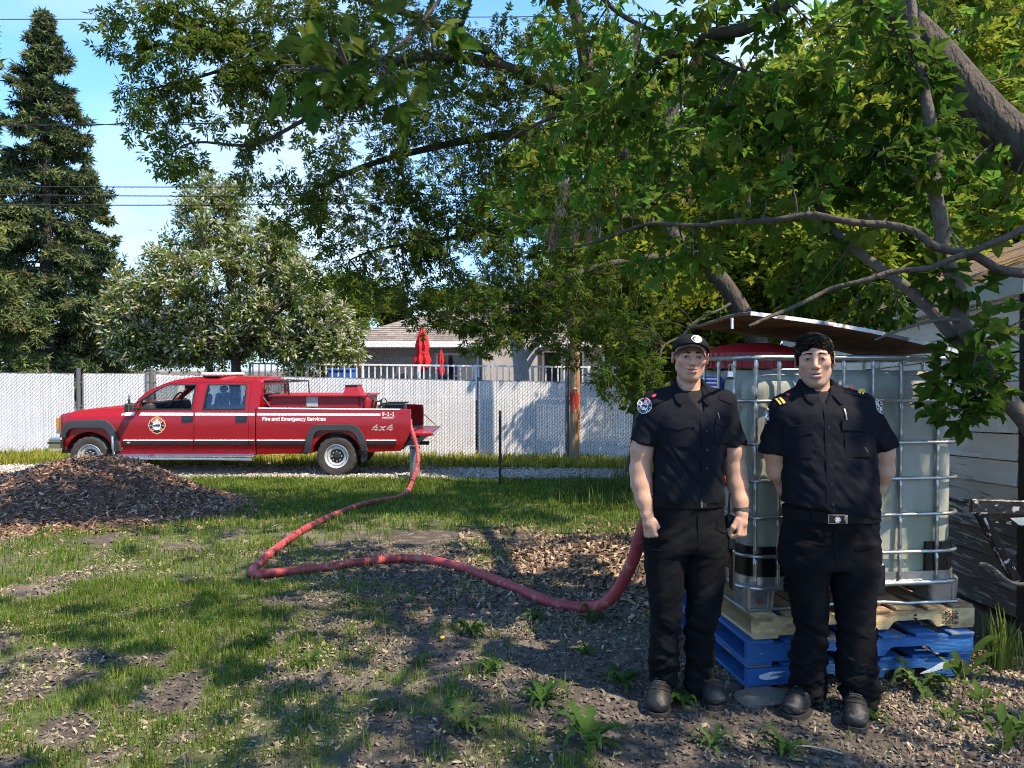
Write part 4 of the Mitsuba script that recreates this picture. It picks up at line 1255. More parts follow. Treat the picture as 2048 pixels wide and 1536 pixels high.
def wheel(px, v0, flip, lab=None):
    cx, cz, R = float(tx(px)), float(tz(912.8)), 0.352
    T_ = lambda m: (np.stack([cx + m[0][:, 0], D0 + v0 + (m[0][:, 2] if not flip else 0.26 - m[0][:, 2]), cz + m[0][:, 1]], 1), m[1])
    wk = thing_part('wheel', lab)
    prof = [(0.205, 0.03), (0.215, 0.008), (0.27, -0.004), (0.315, 0.004), (0.338, 0.022), (0.350, 0.045), (0.3535, 0.13), (0.350, 0.215), (0.338, 0.240), (0.30, 0.262), (0.205, 0.24)]
    v, f = lathe(prof, 72)
    rad = np.hypot(v[:, 0], v[:, 1])
    an = np.arange(len(v)) % 72
    lug = ((an // 2 + (np.arange(len(v)) // 72 == 6)) % 2) * (rad > 0.333) * 0.011
    v[:, :2] *= (1 - lug / np.maximum(rad, 0.01))[:, None]
    add('tyre', T_((v, f)), 'tyre_rubber', wk, smooth=25)
    add('rim', T_(lathe([(0.207, 0.012), (0.203, 0.006), (0.193, 0.012), (0.180, 0.040), (0.172, 0.046), (0.165, 0.040), (0.150, 0.034), (0.125, 0.050), (0.118, 0.075), (0.10, 0.09), (0.001, 0.09)], 48)), 'rim_grey', wk, smooth=30)
    add('hub', T_(lathe([(0.112, 0.085), (0.108, 0.060), (0.085, 0.048), (0.060, 0.046), (0.058, 0.034), (0.045, 0.028), (0.001, 0.026)], 32)), 'trim_black', wk, smooth=30)
    if not flip:
        for k in range(8):
            a = k * math.pi / 4
            q = np.array([cx + 0.082 * math.cos(a), D0 + v0 + 0.05, cz + 0.082 * math.sin(a)])
            add('wheel_nut', tube([q, q - [0, 0.016, 0]], 0.011, 6), 'rim_grey', wk)
        add('hub_mark', T_(extr(affinity.skew(sbox(-0.026, -0.007, 0.026, 0.007), 20).union(sbox(-0.010, -0.016, 0.010, 0.016)), 0.003))[0:2] if False else (lambda e: (np.stack([cx + e[0][:, 0], D0 + v0 + 0.026 - e[0][:, 2], cz + e[0][:, 1]], 1), e[1]))(extr(affinity.skew(sbox(-0.026, -0.007, 0.026, 0.007).union(sbox(-0.010, -0.014, 0.010, 0.014)), 20), 0.003)), 'chrome', wk)
    return wk


def thing_part(name, lab=None):
    key = numbered(f'{tk}__{name}')
    if lab:
        tag(key, lab)
    return key


wheel(177, -0.01, False)
wheel(672, -0.01, False)
wheel(177, TW - 0.25, True)
wheel(672, TW - 0.25, True)
add('axle', cat([tube([[tx(p), D0 + 0.1, tz(912)], [tx(p), D0 + TW - 0.1, tz(912)]], 0.06, 8) for p in (177, 672)]), 'trim_black', tk, kind='stuff')
add('chassis', cat([bx3(130, 893, 800, 904, 0.40, 0.55), bx3(130, 893, 800, 904, TW - 0.55, TW - 0.40), bx3(300, 895, 420, 912, 0.6, 1.3), bx3(520, 893, 600, 914, 0.5, 1.2)]), 'trim_black', tk, kind='stuff')
add('wheel_well', cat([bx3(128, 845, 226, 885, 0.425, 0.43), bx3(622, 852, 724, 890, 0.425, 0.43)]), 'trim_black', tk, kind='stuff')
# nose
add('bumper', cat([M2(mbox([float(tx(95)), D0 - 0.02, float(tz(900.5))], [float(tx(124)), D0 + TW + 0.02, float(tz(875))], 0.03))]), 'chrome', tk, smooth=30, label='chrome front bumper')
add('bumper_strip', bx3(94.6, 884, 124.3, 887.5, -0.024, TW + 0.024), 'trim_black', tk)
add('side_marker', bx3(105, 836, 113.5, 858, 0.085, 0.32, 0.012), 'amber_lens', tk, smooth=30)
add('headlight', bx3(104.5, 836, 112, 858, 0.325, 0.60, 0.012), 'clear_lens', tk, smooth=30)
add('headlight_bezel', cat([bx3(113.5, 832.5, 116.5, 869, 0.07, 0.09), bx3(106, 858.5, 113.5, 868, 0.09, 0.5)]), 'chrome', tk, kind='stuff')
add('grille', bx3(104.5, 834, 111.5, 874, 0.62, TW - 0.62, 0.01), 'trim_black', tk)
add('air_dam', bx3(112, 895, 132, 908, 0.15, TW - 0.15), 'trim_black', tk)
# mirror, antenna, wiper cowl, light bar
mk = add('mirror', bx3(262, 805.5, 270, 823, -0.26, -0.05, 0.02), 'trim_black', tk, smooth=30)
add('mirror_arm', bx3(266, 815, 276, 820, -0.06, 0.05, 0.008), 'trim_black', mk)
add('mirror_glass', bx3(270.2, 807, 271, 822, -0.25, -0.06), 'chrome', mk)
add('far_mirror', bx3(262, 805, 268, 822, TW + 0.05, TW + 0.26, 0.02), 'trim_black', tk, smooth=30)
a0 = np.array([tx(231.5), D0 + 0.45, tz(811)])
add('antenna_base', (lathe([(0.024, -0.06), (0.022, 0.0), (0.016, 0.08), (0.009, 0.15), (0.003, 0.20), (0.001, 0.20)], 12)[0] + a0, lathe([(1, 0)] * 6, 12)[1]), 'trim_black', tk, smooth=40)
add('wiper_cowl', bx3(240, 808.5, 264, 812, 0.2, TW - 0.2, 0.01), 'trim_black', tk)
lk = add('light_bar', cat([M2(mbox([float(tx(387)), D0 + 0.30, float(tz(751.5))], [float(tx(424)), D0 + TW - 0.30, float(tz(744.8))], 0.02))]), 'clear_lens', tk, smooth=30, label='clear emergency light bar on the cab roof')
add('light_bar_base', cat([bx3(389, 751.4, 422, 754.6, 0.36, TW - 0.36), ]), 'trim_black', lk)
add('light_bar_cell', cat([bxm([float(tx(386.4)), D0 + 0.34 + 0.16 * k, float(tz(750.6))], [float(tx(424.6)), D0 + 0.35 + 0.16 * k, float(tz(745.8))]) for k in range(8)]), 'plate_grey', lk, kind='stuff')
# cab interior
add('cab_floor', bx3(262, 890, 506, 900, 0.12, TW - 0.12), 'cab_trim', tk)
add('dashboard', bx3(264, 806.5, 296, 840, 0.14, TW - 0.14, 0.04), 'cab_trim', tk, smooth=30)
for px in (372, 468):
    for v0 in ((0.22, 0.82), (1.1, 1.7)):
        sk = add('seat', bx3(px - 30, 836, px + 10, 856, *v0, 0.04), 'seat_cloth', tk, smooth=30)
        m = cat([beam([float(tx(px + 4)), D0 + sum(v0) / 2, float(tz(845))], [float(tx(px + 14)), D0 + sum(v0) / 2, float(tz(790))], 0.52, 0.12, (1, 0, 0), 0.04)])
        add('backrest', m, 'seat_cloth', sk, smooth=30)
        add('headrest', beam([float(tx(px + 14)), D0 + sum(v0) / 2, float(tz(789))], [float(tx(px + 15)), D0 + sum(v0) / 2, float(tz(775))], 0.26, 0.09, (1, 0, 0), 0.035), 'seat_cloth', sk, smooth=30)
gg = np.linspace(0, 2 * np.pi, 25)
wc = np.array([float(tx(326)), D0 + 0.52, float(tz(806))])
wa, wb_ = np.array([0, 1.0, 0]), np.array([0.42, 0, 0.90])
add('steering_wheel', cat([tube(wc + 0.185 * (np.cos(gg)[:, None] * wa + np.sin(gg)[:, None] * wb_), 0.014, 7, False), tube([wc, wc + np.array([-0.32, 0, -0.16])], 0.02, 7), tube([wc - 0.18 * wa, wc + 0.18 * wa], 0.012, 6)]), 'trim_black', tk, smooth=40, kind='stuff')
add('rear_view_mirror', bx3(326, 772, 347, 780, 0.86, 0.9, 0.01), 'trim_black', tk)
# bed load: slip tank, screen, pump, extinguisher
tkk = add('water_tank', cat([slab_m for slab_m in [bx3(532, 794, 712, 862, 0.26, TW - 0.30, 0.012)]]), 'tank_red', tk, label='red slip in tank in the truck bed')
add('tank_lip', bx3(529, 791.2, 726, 793.8, 0.20, TW - 0.24), 'tank_red', tkk)
add('tank_end', M2(Manifold.hull_points(np.array([[float(tx(a)), D0 + v, float(tz(b))] for a, b in ((712.5, 794), (722, 794), (712.5, 862)) for v in (0.27, TW - 0.31)]))), 'tank_red', tkk)
add('tank_plate', bx3(605, 794.5, 628, 814.5, 0.250, 0.2575), 'plate_grey', tkk)
add('tank_hatch', M2(Manifold.hull_points(np.array([[float(tx(a)), D0 + v, float(tz(b))] for a, b, v in ((675, 791, .45), (709, 791, .45), (677.5, 773, .5), (703, 773, .5), (675, 791, .95), (709, 791, .95), (677.5, 773, .9), (703, 773, .9))]))), 'tank_red', tkk)
add('hatch_cap', bx3(677.2, 771.2, 703.4, 772.8, 0.48, 0.92), 'trim_black', tkk)
sm = []
for v in (0.30, TW - 0.30):
    sm += [tube([[float(tx(518)), D0 + v, float(tz(762))], [float(tx(566)), D0 + v, float(tz(764))], [float(tx(568)), D0 + v, float(tz(791))]], 0.016, 6)]
sm += [tube([[float(tx(518)), D0 + 0.30, float(tz(763))], [float(tx(518)), D0 + TW - 0.30, float(tz(763))]], 0.016, 6), tube([[float(tx(566)), D0 + 0.30, float(tz(764))], [float(tx(566)), D0 + TW - 0.30, float(tz(764))]], 0.016, 6)]
hr = add('headache_rack', cat(sm), 'trim_black', tk, kind='stuff')
ms = []
for k in range(26):
    for sgn in (1, -1):
        a = 518 + k * 2.0
        ms.append(tube([[float(tx(a)), D0 + 0.30, float(tz(764))], [float(tx(np.clip(a + sgn * 14, 517, 568))), D0 + 0.30, float(tz(790))]], 0.0028, 3, False))
add('rack_mesh', cat(ms), 'trim_black', hr, kind='stuff')
add('rack_brace', tube([[float(tx(522)), D0 + 0.12, float(tz(796))], [float(tx(537)), D0 + 0.12, float(tz(815))]], 0.012, 6), 'chrome', hr)
ex = np.array([float(tx(727)), D0 + 0.30, float(tz(822))])
e = lathe([(0.001, 0), (0.062, 0.0), (0.064, 0.16), (0.045, 0.21), (0.018, 0.225), (0.018, 0.26), (0.001, 0.26)], 16)
ek = add('extinguisher', (e[0] + ex, e[1]), 'tank_red', tk, smooth=40, label='small red extinguisher behind the tank')
add('extinguisher_valve', tube([ex + [0, 0, 0.24], ex + [0.03, 0, 0.30], ex + [0.09, 0, 0.27]], 0.014, 6), 'trim_black', ek)
pk_ = add('pump', bx3(738, 808, 752, 850, 0.5, 0.95, 0.03), 'plate_grey', tk, smooth=30, label='small engine pump in the bed')
add('pump_pipe', cat([tube([[float(tx(742)), D0 + 0.4, float(tz(820))], [float(tx(744)), D0 + 0.4, float(tz(806))], [float(tx(752)), D0 + 0.42, float(tz(803))], [float(tx(758)), D0 + 0.42, float(tz(818))]], 0.022, 7), tube([[float(tx(751)), D0 + 0.45, float(tz(816))], [float(tx(755)), D0 + 0.45, float(tz(800))], [float(tx(762)), D0 + 0.45, float(tz(799))], [float(tx(767)), D0 + 0.45, float(tz(812))]], 0.012, 6), tube([[float(tx(736)), D0 + 0.34, float(tz(818))], [float(tx(739)), D0 + 0.34, float(tz(800))]], 0.02, 6)]), 'trim_black', pk_, kind='stuff', smooth=40)
add('pump_frame', cat([bx3(757, 808, 802, 811, 0.45, 0.49), bx3(757, 808, 802, 811, 0.95, 0.99), bx3(757, 811, 760, 840, 0.45, 0.49), bx3(799, 811, 802, 840, 0.45, 0.49), bx3(760, 812, 799, 838, 0.5, 0.94)]), 'trim_black', pk_, kind='stuff')
# rear end
add('tail_light', bx3(795, 824, 806.5, 860, 0.018, 0.11, 0.012), 'tail_lens', bk, smooth=30)
add('far_tail_light', bx3(816, 824, 822.5, 862, TW - 0.14, TW - 0.02, 0.012), 'tail_lens', bk, smooth=30)
tg = add('tailgate', cat([M2(mbox([float(tx(822)), D0 + 0.10, float(tz(873.5))], [float(tx(862)), D0 + TW - 0.10, float(tz(866.8))], 0.012))]), 'car_red', tk, smooth=30, label='tailgate folded down flat')
add('tailgate_edge', bx3(862.2, 867.4, 865, 873, 0.12, TW - 0.12, 0.01), 'chrome', tg)
add('tailgate_chain', tube([[float(tx(820)), D0 + TW - 0.1, float(tz(838))], [float(tx(852)), D0 + TW - 0.12, float(tz(867))]], 0.008, 5), 'trim_black', tg)
add('rear_bumper', bx3(800, 876, 834, 892, 0.06, TW - 0.06, 0.02), 'trim_black', tk, smooth=30)
add('hitch', bx3(800, 893, 846, 900, 0.9, 1.02), 'trim_black', tk)
add('bed_floor', bx3(520, 864, 820, 868, 0.06, TW - 0.06), 'trim_black', tk)
# grey can under the tailgate
cb = np.array([(829 - 1024) / FOCAL * 13.0, 13.0, 0])
cb[2] = gz(cb[0], cb[1])
ct = P(829, 893, 13.0)[2]
scene['grey_plastic'] = {'type': 'twosided', 'bsdf': {'type': 'principled', 'base_color': {'type': 'rgb', 'value': [0.16, 0.165, 0.155]}, 'roughness': 0.4}}
gk = thing('support_can', 'grey tall can standing on the gravel under the tailgate', 'can')
H_ = ct - cb[2]
add('can', (lathe([(0.001, 0), (0.085, 0.0), (0.085, H_ * 0.5), (0.079, H_ * 0.52), (0.085, H_ * 0.54), (0.085, H_), (0.001, H_)], 24)[0] + cb, lathe([(1, 0)] * 7, 24)[1]), 'grey_plastic', gk, smooth=30)
add('rim', (lathe([(0.088, H_ - 0.03), (0.094, H_ - 0.015), (0.09, H_ + 0.004), (0.08, H_ + 0.002)], 24)[0] + cb, lathe([(1, 0)] * 4, 24)[1]), 'trim_black', gk, smooth=30)

# ---------------------------------------------------------------- pallets, caged tank, board, shed
O = G(1497, 1385)
O[2] = float(gz(O[0], O[1]))
TA = math.radians(8.0)
EX, EY = np.array([math.cos(TA), math.sin(TA), 0]), np.array([-math.sin(TA), math.cos(TA), 0])
UP = np.array([0, 0, 1.0])


def loc(m, o=None, a=0.0, tilt=(0, 0)):
    """From the pallets' own axes (x along the front, y to the back, z up) to the world."""
    v, f = m if isinstance(m, tuple) else M2(m)
    c, s = math.cos(a), math.sin(a)
    x, y = v[:, 0] * c - v[:, 1] * s, v[:, 0] * s + v[:, 1] * c
    z = v[:, 2] + tilt[0] * x + tilt[1] * y
    o = O if o is None else o
    return o + x[:, None] * EX + y[:, None] * EY + z[:, None] * UP, f


def wood(name, c0, c1, c2, patina=0.0):
    """Sawn boards: streaks along the board by uv-free world noise in a turned frame, knots and grey weathering."""
    def fn(p, n, uv):
        u = p.x * EX[0] + p.y * EX[1]
        v_ = p.x * EY[0] + p.y * EY[1]
        g = fbm(u * 3, v_ * 3, p.z * 60, 4) * 0.5 + fbm(u * 40, v_ * 3, p.z * 50, 3) * 0.5
        c = mix(c0, c1, smoothstep(0.3, 0.72, g))
        return mix(c, c2, smoothstep(0.58, 0.75, fbm(u * 7, v_ * 7, p.z * 14, 4)) * 0.75)
    return bumped(name, mikit.proc(fn), 0.8, lambda p, n, uv: fbm(p.x * 30, p.y * 30, p.z * 160, 3), 0.004)


wood('pine', (0.40, 0.27, 0.125), (0.58, 0.43, 0.22), (0.20, 0.12, 0.06))
wood('pine_brown', (0.20, 0.115, 0.055), (0.36, 0.23, 0.12), (0.10, 0.06, 0.035))


def blue_fn(p, n, uv):
    w = fbm(p.x * 9, p.y * 9, p.z * 26, 4)
    c = mix((0.008, 0.062, 0.205), (0.018, 0.115, 0.33), fbm(p.x * 3, p.y * 3, p.z * 20, 3))
    c = mix(c, (0.30, 0.30, 0.28), smoothstep(0.74, 0.80, w))
    return mix(c, (0.03, 0.04, 0.05), smoothstep(0.55, 0.8, fbm(p.x * 5 + 9, p.y * 5, p.z * 9, 4)) * 0.5)


bumped('blue_paint', mikit.proc(blue_fn), 0.6, lambda p, n, uv: fbm(p.x * 25, p.y * 25, p.z * 120, 3), 0.004)
bumped('blue_worn', mikit.proc(lambda p, n, uv: mix(blue_fn(p, n, uv), (0.13, 0.125, 0.12), smoothstep(0.46, 0.66, fbm(p.x * 14, p.y * 5, p.z * 10, 4)))), 0.75, lambda p, n, uv: fbm(p.x * 25, p.y * 25, p.z * 120, 3), 0.004)
mat('white_scuff', (0.55, 0.60, 0.66), 0.8)
mat('ink', (0.03, 0.025, 0.02), 0.8)


def stringer(x0, x1, y0, y1, z0, z1):
    """A notched runner, its two fork openings cut from below with sloped, rounded shoulders."""
    L = x1 - x0
    p = sbox(0, 0, L, z1 - z0)
    for c in (0.29 * L, 0.71 * L):
        w = 0.115
        p = p.difference(Polygon([(c - w - 0.03, -0.01), (c - w + 0.01, 0.034), (c - w + 0.03, 0.040), (c + w - 0.03, 0.040), (c + w - 0.01, 0.034), (c + w + 0.03, -0.01)]))
    return manex(p, y1 - y0).rotate([90, 0, 0]).translate([x0, y1, z0])


def pallet(label, z, a, dx_, dy_, runner, deck, decks, seed, tilt=(0, 0)):
    """Stringer pallet: three notched runners along the front, deck boards front to back on top and below."""
    rg = np.random.default_rng(seed)
    k = thing('pallet', label, 'pallet', 'pallets stacked under the tank')
    o = O + EX * dx_ + EY * dy_ + UP * z
    W_, Dp = 1.205, 1.00
    for y in (0.0, Dp / 2 - 0.019, Dp - 0.038):
        add('runner', loc(stringer(0, W_, y, y + 0.038, 0.018, 0.104), o, a, tilt), runner, k)
    xs_ = np.linspace(0, W_, decks + 1)
    for i in range(decks):
        w = W_ / decks - rg.uniform(0.03, 0.055)
        xa = xs_[i] + (0 if i == 0 else rg.uniform(0.005, 0.03))
        if i == decks - 1:
            xa = W_ - w
        j = rg.uniform(-0.012, 0.010)
        add('deck_board', loc(mbox([xa, -0.002 + j, 0.1045], [xa + w, Dp + j, 0.121 + rg.uniform(-0.002, 0.001)], 0.003), o, a, tilt), deck[rg.integers(len(deck))], k)
    for xa, w in ((0.0, 0.13), (W_ / 2 - 0.06, 0.12), (W_ - 0.13, 0.13)):
        add('bottom_board', loc(mbox([xa, 0.004, 0.001], [xa + w, Dp - 0.004, 0.0175], 0.003), o, a, tilt), runner, k)
    return k, o


p1, o1 = pallet('lowest blue pallet of the stack, its corner on a flat stone', 0.012, 0.0, -0.005, 0.0, 'blue_paint', ('blue_paint', 'blue_worn'), 7, 1, (0.004, 0))
p2, o2 = pallet('middle blue pallet of the stack, under the bare wood one', 0.134, math.radians(-1.0), -0.01, -0.01, 'blue_paint', ('blue_paint', 'blue_worn'), 7, 2, (0.004, 0))
p3, o3 = pallet('top pallet of the stack, bare yellow and brown wood', 0.257, math.radians(0.6), 0.03, 0.0, 'pine', ('pine_brown', 'pine_brown', 'pine'), 8, 3, (0.002, 0))
front = lambda o, a: (lambda x, z, h: o + np.stack([np.asarray(x) * math.cos(a), -np.asarray(h) + 0 * np.asarray(x), z], -1) @ np.array([EX, EY, UP]))
fq = front(o1, 0)
add('paint_mark', drape(Polygon([(0.06, 0.07), (0.12, 0.085), (0.20, 0.082), (0.13, 0.074), (0.11, 0.062), (0.17, 0.06), (0.15, 0.05), (0.09, 0.045), (0.06, 0.055)]), fq, 0.002, 0.05), 'white_scuff', p1, label='white paint smear on the blue runner')
add('wood_scar', drape(Polygon([(0.93, 0.030), (1.0, 0.06), (1.05, 0.085), (1.11, 0.10), (1.115, 0.085), (1.07, 0.055), (0.99, 0.035)]), fq, 0.002, 0.05), 'white_scuff', p1)
fq3 = front(o3, 0)
stamps = [sbox(0.62 + 0.0, 0.062, 0.634, 0.068), sbox(0.62, 0.071, 0.634, 0.076), sbox(0.62, 0.079, 0.634, 0.088), sbox(0.86, 0.063, 0.872, 0.072), sbox(0.86, 0.082, 0.872, 0.090)]
rg = np.random.default_rng(8)
for i in range(4):
    for j in range(3):
        x, z = 1.03 + 0.02 * i, 0.032 + 0.024 * j
        stamps.append(sbox(x, z, x + 0.014, z + 0.004 + 0.012 * rg.random()))
        if rg.random() < 0.6:
            stamps.append(sbox(x, z + 0.012, x + 0.005, z + 0.020))
add('ink_stamp', cat([drape(s, fq3, 0.0015, 0.1) for s in stamps]), 'ink', p3, kind='stuff', label='black ink stamps on the wooden runner')
# flat stone under the corner
st = trimesh.creation.icosphere(3, 1.0)
v = st.vertices * [0.16, 0.10, 0.035]
v += st.vertices * ((nz(st.vertices[:, 0], st.vertices[:, 1], st.vertices[:, 2] * 2, 0.5, 3, 3) - 0.5) * [0.09])[:, None] * [1, 1, 0.3]
q = O + EX * 0.05 + EY * -0.085 + UP * 0.004
bumped('stone', mikit.proc(lambda p, n, uv: mix((0.07, 0.062, 0.052), (0.17, 0.15, 0.125), fbm(p.x * 16, p.y * 16, p.z * 16, 4))), 0.9, lambda p, n, uv: fbm(p.x * 60, p.y * 60, p.z * 60, 3), 0.006)
add('flat_stone', (v @ rot([0, 0, 1], 12).T + q, st.faces), 'stone', smooth=40, label='flat grey stone under the corner of the lowest blue pallet', cat='stone')

# caged tank
bumped('galv', mikit.proc(lambda p, n, uv: mix((0.30, 0.31, 0.30), (0.50, 0.51, 0.50), fbm(p.x * 26, p.y * 26, p.z * 26, 3))), 0.32, lambda p, n, uv: fbm(p.x * 40, p.y * 40, p.z * 40, 2), 0.002, metallic=0.85)


def tank_fn(p, n, uv):
    c = mix((0.235, 0.245, 0.21), (0.325, 0.33, 0.29), fbm(p.x * 2.2, p.y * 2.2, p.z * 2.5, 4))
    c = mix(c, (0.22, 0.25, 0.17), smoothstep(0.40, 0.72, fbm(p.x * 11, p.y * 11, p.z * 1.6, 4)) * smoothstep(1.75, 1.2, p.z) * 0.9)
    return mix(c, (0.20, 0.21, 0.21), smoothstep(0.012, 0.004, dr.abs(p.z - 1.485)) * 0.4)


bumped('tank_plastic', mikit.proc(tank_fn), 0.34, lambda p, n, uv: fbm(p.x * 9, p.y * 9, p.z * 9, 3), 0.006, specular=0.3)
mat('dark_water', (0.005, 0.006, 0.006), 0.25)
mat('red_plastic', (0.32, 0.012, 0.018), 0.45)
mat('blue_label', (0.012, 0.045, 0.25), 0.4)
TK = O + EX * 0.005 + EY * 0.055 + UP * 0.378
TWd, TDp, TH = 1.185, 0.985, 1.28
ik = thing('water_tote', 'white plastic water tote in a galvanised tube cage on pallets', 'tank')
rr = lambda x0, y0, x1, y1, r: sbox(x0 + r, y0 + r, x1 - r, y1 - r).buffer(r, quad_segs=8)
m = manex(rr(0.02, 0.02, TWd - 0.02, TDp - 0.02, 0.10), 1.045).translate([0, 0, 0.155])
m = Manifold.hull(m.trim_by_plane([0, 0, -1], -1.13) + manex(rr(0.07, 0.07, TWd - 0.07, TDp - 0.07, 0.10), 0.005).translate([0, 0, 1.205]) + manex(rr(0.035, 0.035, TWd - 0.035, TDp - 0.035, 0.10), 0.005).translate([0, 0, 1.175]))
m = m.refine_to_length(0.045)
v, f = M2(m)
nn = vnormals(v, f)
v = v + nn * (0.012 * np.sin(np.clip((v[:, 2] - 0.2) / 1.0, 0, 1) * np.pi) + (nz(v[:, 0], v[:, 1], v[:, 2] / 0.25, 0.25, 5, 3) - 0.5) * 0.010 - 0.014 * np.exp(-((v[:, 2] - 1.04) / 0.012) ** 2))[:, None]
add('bottle', loc((v, f), TK), 'tank_plastic', ik, smooth=40)
for name, xa, xb in (("dark_panel", 0.0, 0.36), ("dark_panel", 0.985, TWd)):
    c0, c1 = 0.165, 0.325
    pl = Polygon([(xa, c0), (xb - 0.02, c0), (xb, c0 + 0.05), (xb, c1 - 0.01), (xb - 0.01, c1), (xa, c1)]) if xa < 0.5 else Polygon([(xa - 0.0, c0), (xb, c0), (xb, c1), (xa + 0.012, c1), (xa + 0.014, c1 - 0.05)])
    # wraps round the rounded corner of the bottle
    full = manex(rr(-0.001, -0.001, TWd + 0.001, TDp + 0.001, 0.11), c1 - c0).translate([0, 0, c0]) - manex(rr(0.035, 0.035, TWd - 0.035, TDp - 0.035, 0.09), 1).translate([0, 0, 0])
    sel = mbox([xa - 0.1, -0.1, 0], [xb, 0.30, 1]) if xa < 0.5 else mbox([xa, -0.1, 0], [xb + 0.2, 0.30, 1])
    add(name, loc((full ^ sel).refine_to_length(0.05), TK), 'dark_water', ik, smooth=30, label='black panel low on the tank')
# cage: horizontal tubes
loopr = lambda z, g, r: tube(np.vstack([np.stack([np.array(q.exterior.coords)[:, 0], np.array(q.exterior.coords)[:, 1], np.full(len(q.exterior.coords), z)], 1) for q in [rr(-g, -g, TWd + g, TDp + g, 0.11)]]), r, 9, False)
levels = [0.312, 0.510, 0.700, 0.885, 1.115]
zc = [zpix(p, 3.93) - TK[2] for p in (1104, 1029, 957, 885, 801)]
for z in zc:
    add('hoop', loc(loopr(z, 0.012, 0.0095), TK), 'galv', ik, smooth=50)
zt = zpix(716, 3.93) - TK[2]
add('top_rail', loc(loopr(zt, 0.012, 0.0145), TK), 'galv', ik, smooth=50)
zb = zpix(1166, 3.93) - TK[2]
add('bottom_rail', loc(loopr(zb, 0.014, 0.013), TK), 'galv', ik, smooth=50)


def upright(x, y, nx, ny):
    zs_ = np.linspace(zb, zt, 70)
    near = np.min(np.abs(zs_[:, None] - np.array(zc + [zt, zb])[None]), axis=1)
    sq = np.exp(-(near / 0.016) ** 2)
    t = tube(np.stack([zs_ * 0 + x - nx * (0.004 + 0.008 * sq), zs_ * 0 + y - ny * (0.004 + 0.008 * sq), zs_], 1), 0.0095 * (1 - 0.35 * sq) + 0.003 * np.exp(-((near - 0.03) / 0.012) ** 2), 8)
    return t


for px in (1497, 1541, 1582, 1667, 1725, 1781, 1856):
    x = ((px - 1476) / (1913 - 1476)) * (TWd + 0.02) - 0.01
    add('upright', loc(upright(x, -0.012, 0, -1), TK), 'galv', ik, smooth=50)
    add('upright', loc(upright(x, TDp + 0.012, 0, 1), TK), 'galv', ik, smooth=50)
for y in (0.12, 0.32, 0.52, 0.72, 0.88):
    add('upright', loc(upright(-0.012, y, -1, 0), TK), 'galv', ik, smooth=50)
    add('upright', loc(upright(TWd + 0.012, y, 1, 0), TK), 'galv', ik, smooth=50)
tray = manex(rr(-0.004, -0.004, TWd + 0.004, TDp + 0.004, 0.11), 0.05).translate([0, 0, 0.125]) - manex(rr(0.012, 0.012, TWd - 0.012, TDp - 0.012, 0.10), 0.05).translate([0, 0, 0.135])
add('tray', loc(tray, TK), 'galv', ik, smooth=30)
for cx, cy in ((0.085, 0.075), (TWd - 0.085, 0.075), (0.085, TDp - 0.075), (TWd - 0.085, TDp - 0.075), (TWd / 2, TDp - 0.075)):
    wft = 0.085
    ft = Manifold.hull(manex(rr(cx - wft, cy - wft + 0.01, cx + wft, cy + wft, 0.03), 0.004).translate([0, 0, 0.118]) + manex(rr(cx - wft + 0.005, cy - wft + 0.016, cx + wft - 0.005, cy + wft, 0.03), 0.004).translate([0, 0, 0.012]))
    fk_ = add('foot', loc(ft, TK), 'galv', ik, smooth=30)
    if cx < 0.2 and cy < 0.2:
        add('foot_hole', loc(tube([[cx - 0.01, cy - wft + 0.02, 0.055], [cx - 0.01, cy - wft + 0.0085, 0.055]], 0.015, 14), TK), 'rust', fk_)
    add('foot_rib', loc(mbox([cx + 0.035, cy - wft + 0.006, 0.02], [cx + 0.047, cy - wft + 0.02, 0.11], 0.003), TK), 'galv', fk_)
mat('rust', (0.10, 0.04, 0.02), 0.8)
add('base_tube', loc(tube([[0.02, 0.005, 0.010], [0.30, 0.003, 0.012], [0.45, 0.003, 0.022], [0.75, 0.003, 0.022], [0.88, 0.003, 0.010], [TWd - 0.02, 0.005, 0.010]], 0.010, 8), TK), 'galv', ik, smooth=50)
add('base_tube', loc(tube([[0.02, TDp, 0.010], [TWd - 0.02, TDp, 0.010]], 0.010, 8), TK), 'galv', ik, smooth=50)
for x in (0.005, TWd - 0.005):
    add('base_tube', loc(tube([[x, 0.02, 0.010], [x, TDp - 0.02, 0.010]], 0.010, 8), TK), 'galv', ik, smooth=50)
x_ = ((1781 - 1476) / 437) * (TWd + 0.02) - 0.01
add('bolt', loc(tube([[x_, -0.02, zt - 0.025], [x_, -0.036, zt - 0.025]], 0.012, 10), TK), 'galv', ik)
# the label on the left side and the hanging padlock
lbz = zpix(766, 4.25) - TK[2]
lk_ = add('label_sticker', loc(mbox([0.0005, 0.30, lbz - 0.07], [0.004, 0.66, lbz + 0.035]), TK), 'blue_label', ik, label='blue label on the side of the tank')
add('label_print', loc(cat([bxm([-0.001, 0.33 + 0.30 * 0, lbz + 0.030 - 0.022 * r - 0.010], [0.0003, 0.62 - 0.07 * (r % 2), lbz + 0.030 - 0.022 * r - 0.004]) for r in range(4)]), TK), 'sticker_white', lk_, kind='stuff')
pz = zpix(750, 3.93) - TK[2]
pxx = ((1461 - 1476) / 437) * TWd
kk = thing('padlock', 'small grey lock hanging under the cage rail beside the capped man', 'lock')
pb = TK + EX * 0.005 + EY * 0.10 + UP * (pz - 0.02)
pb = P(1461, 748, pb[1] - 0.05)
add('lock_body', M2(mbox(pb + [-0.014, -0.010, -0.018], pb + [0.014, 0.010, 0.016], 0.003)), 'steel', kk)
add('lock_foot', M2(mbox(pb + [-0.019, -0.012, -0.028], pb + [0.019, 0.012, -0.0185], 0.003)), 'trim_black', kk)
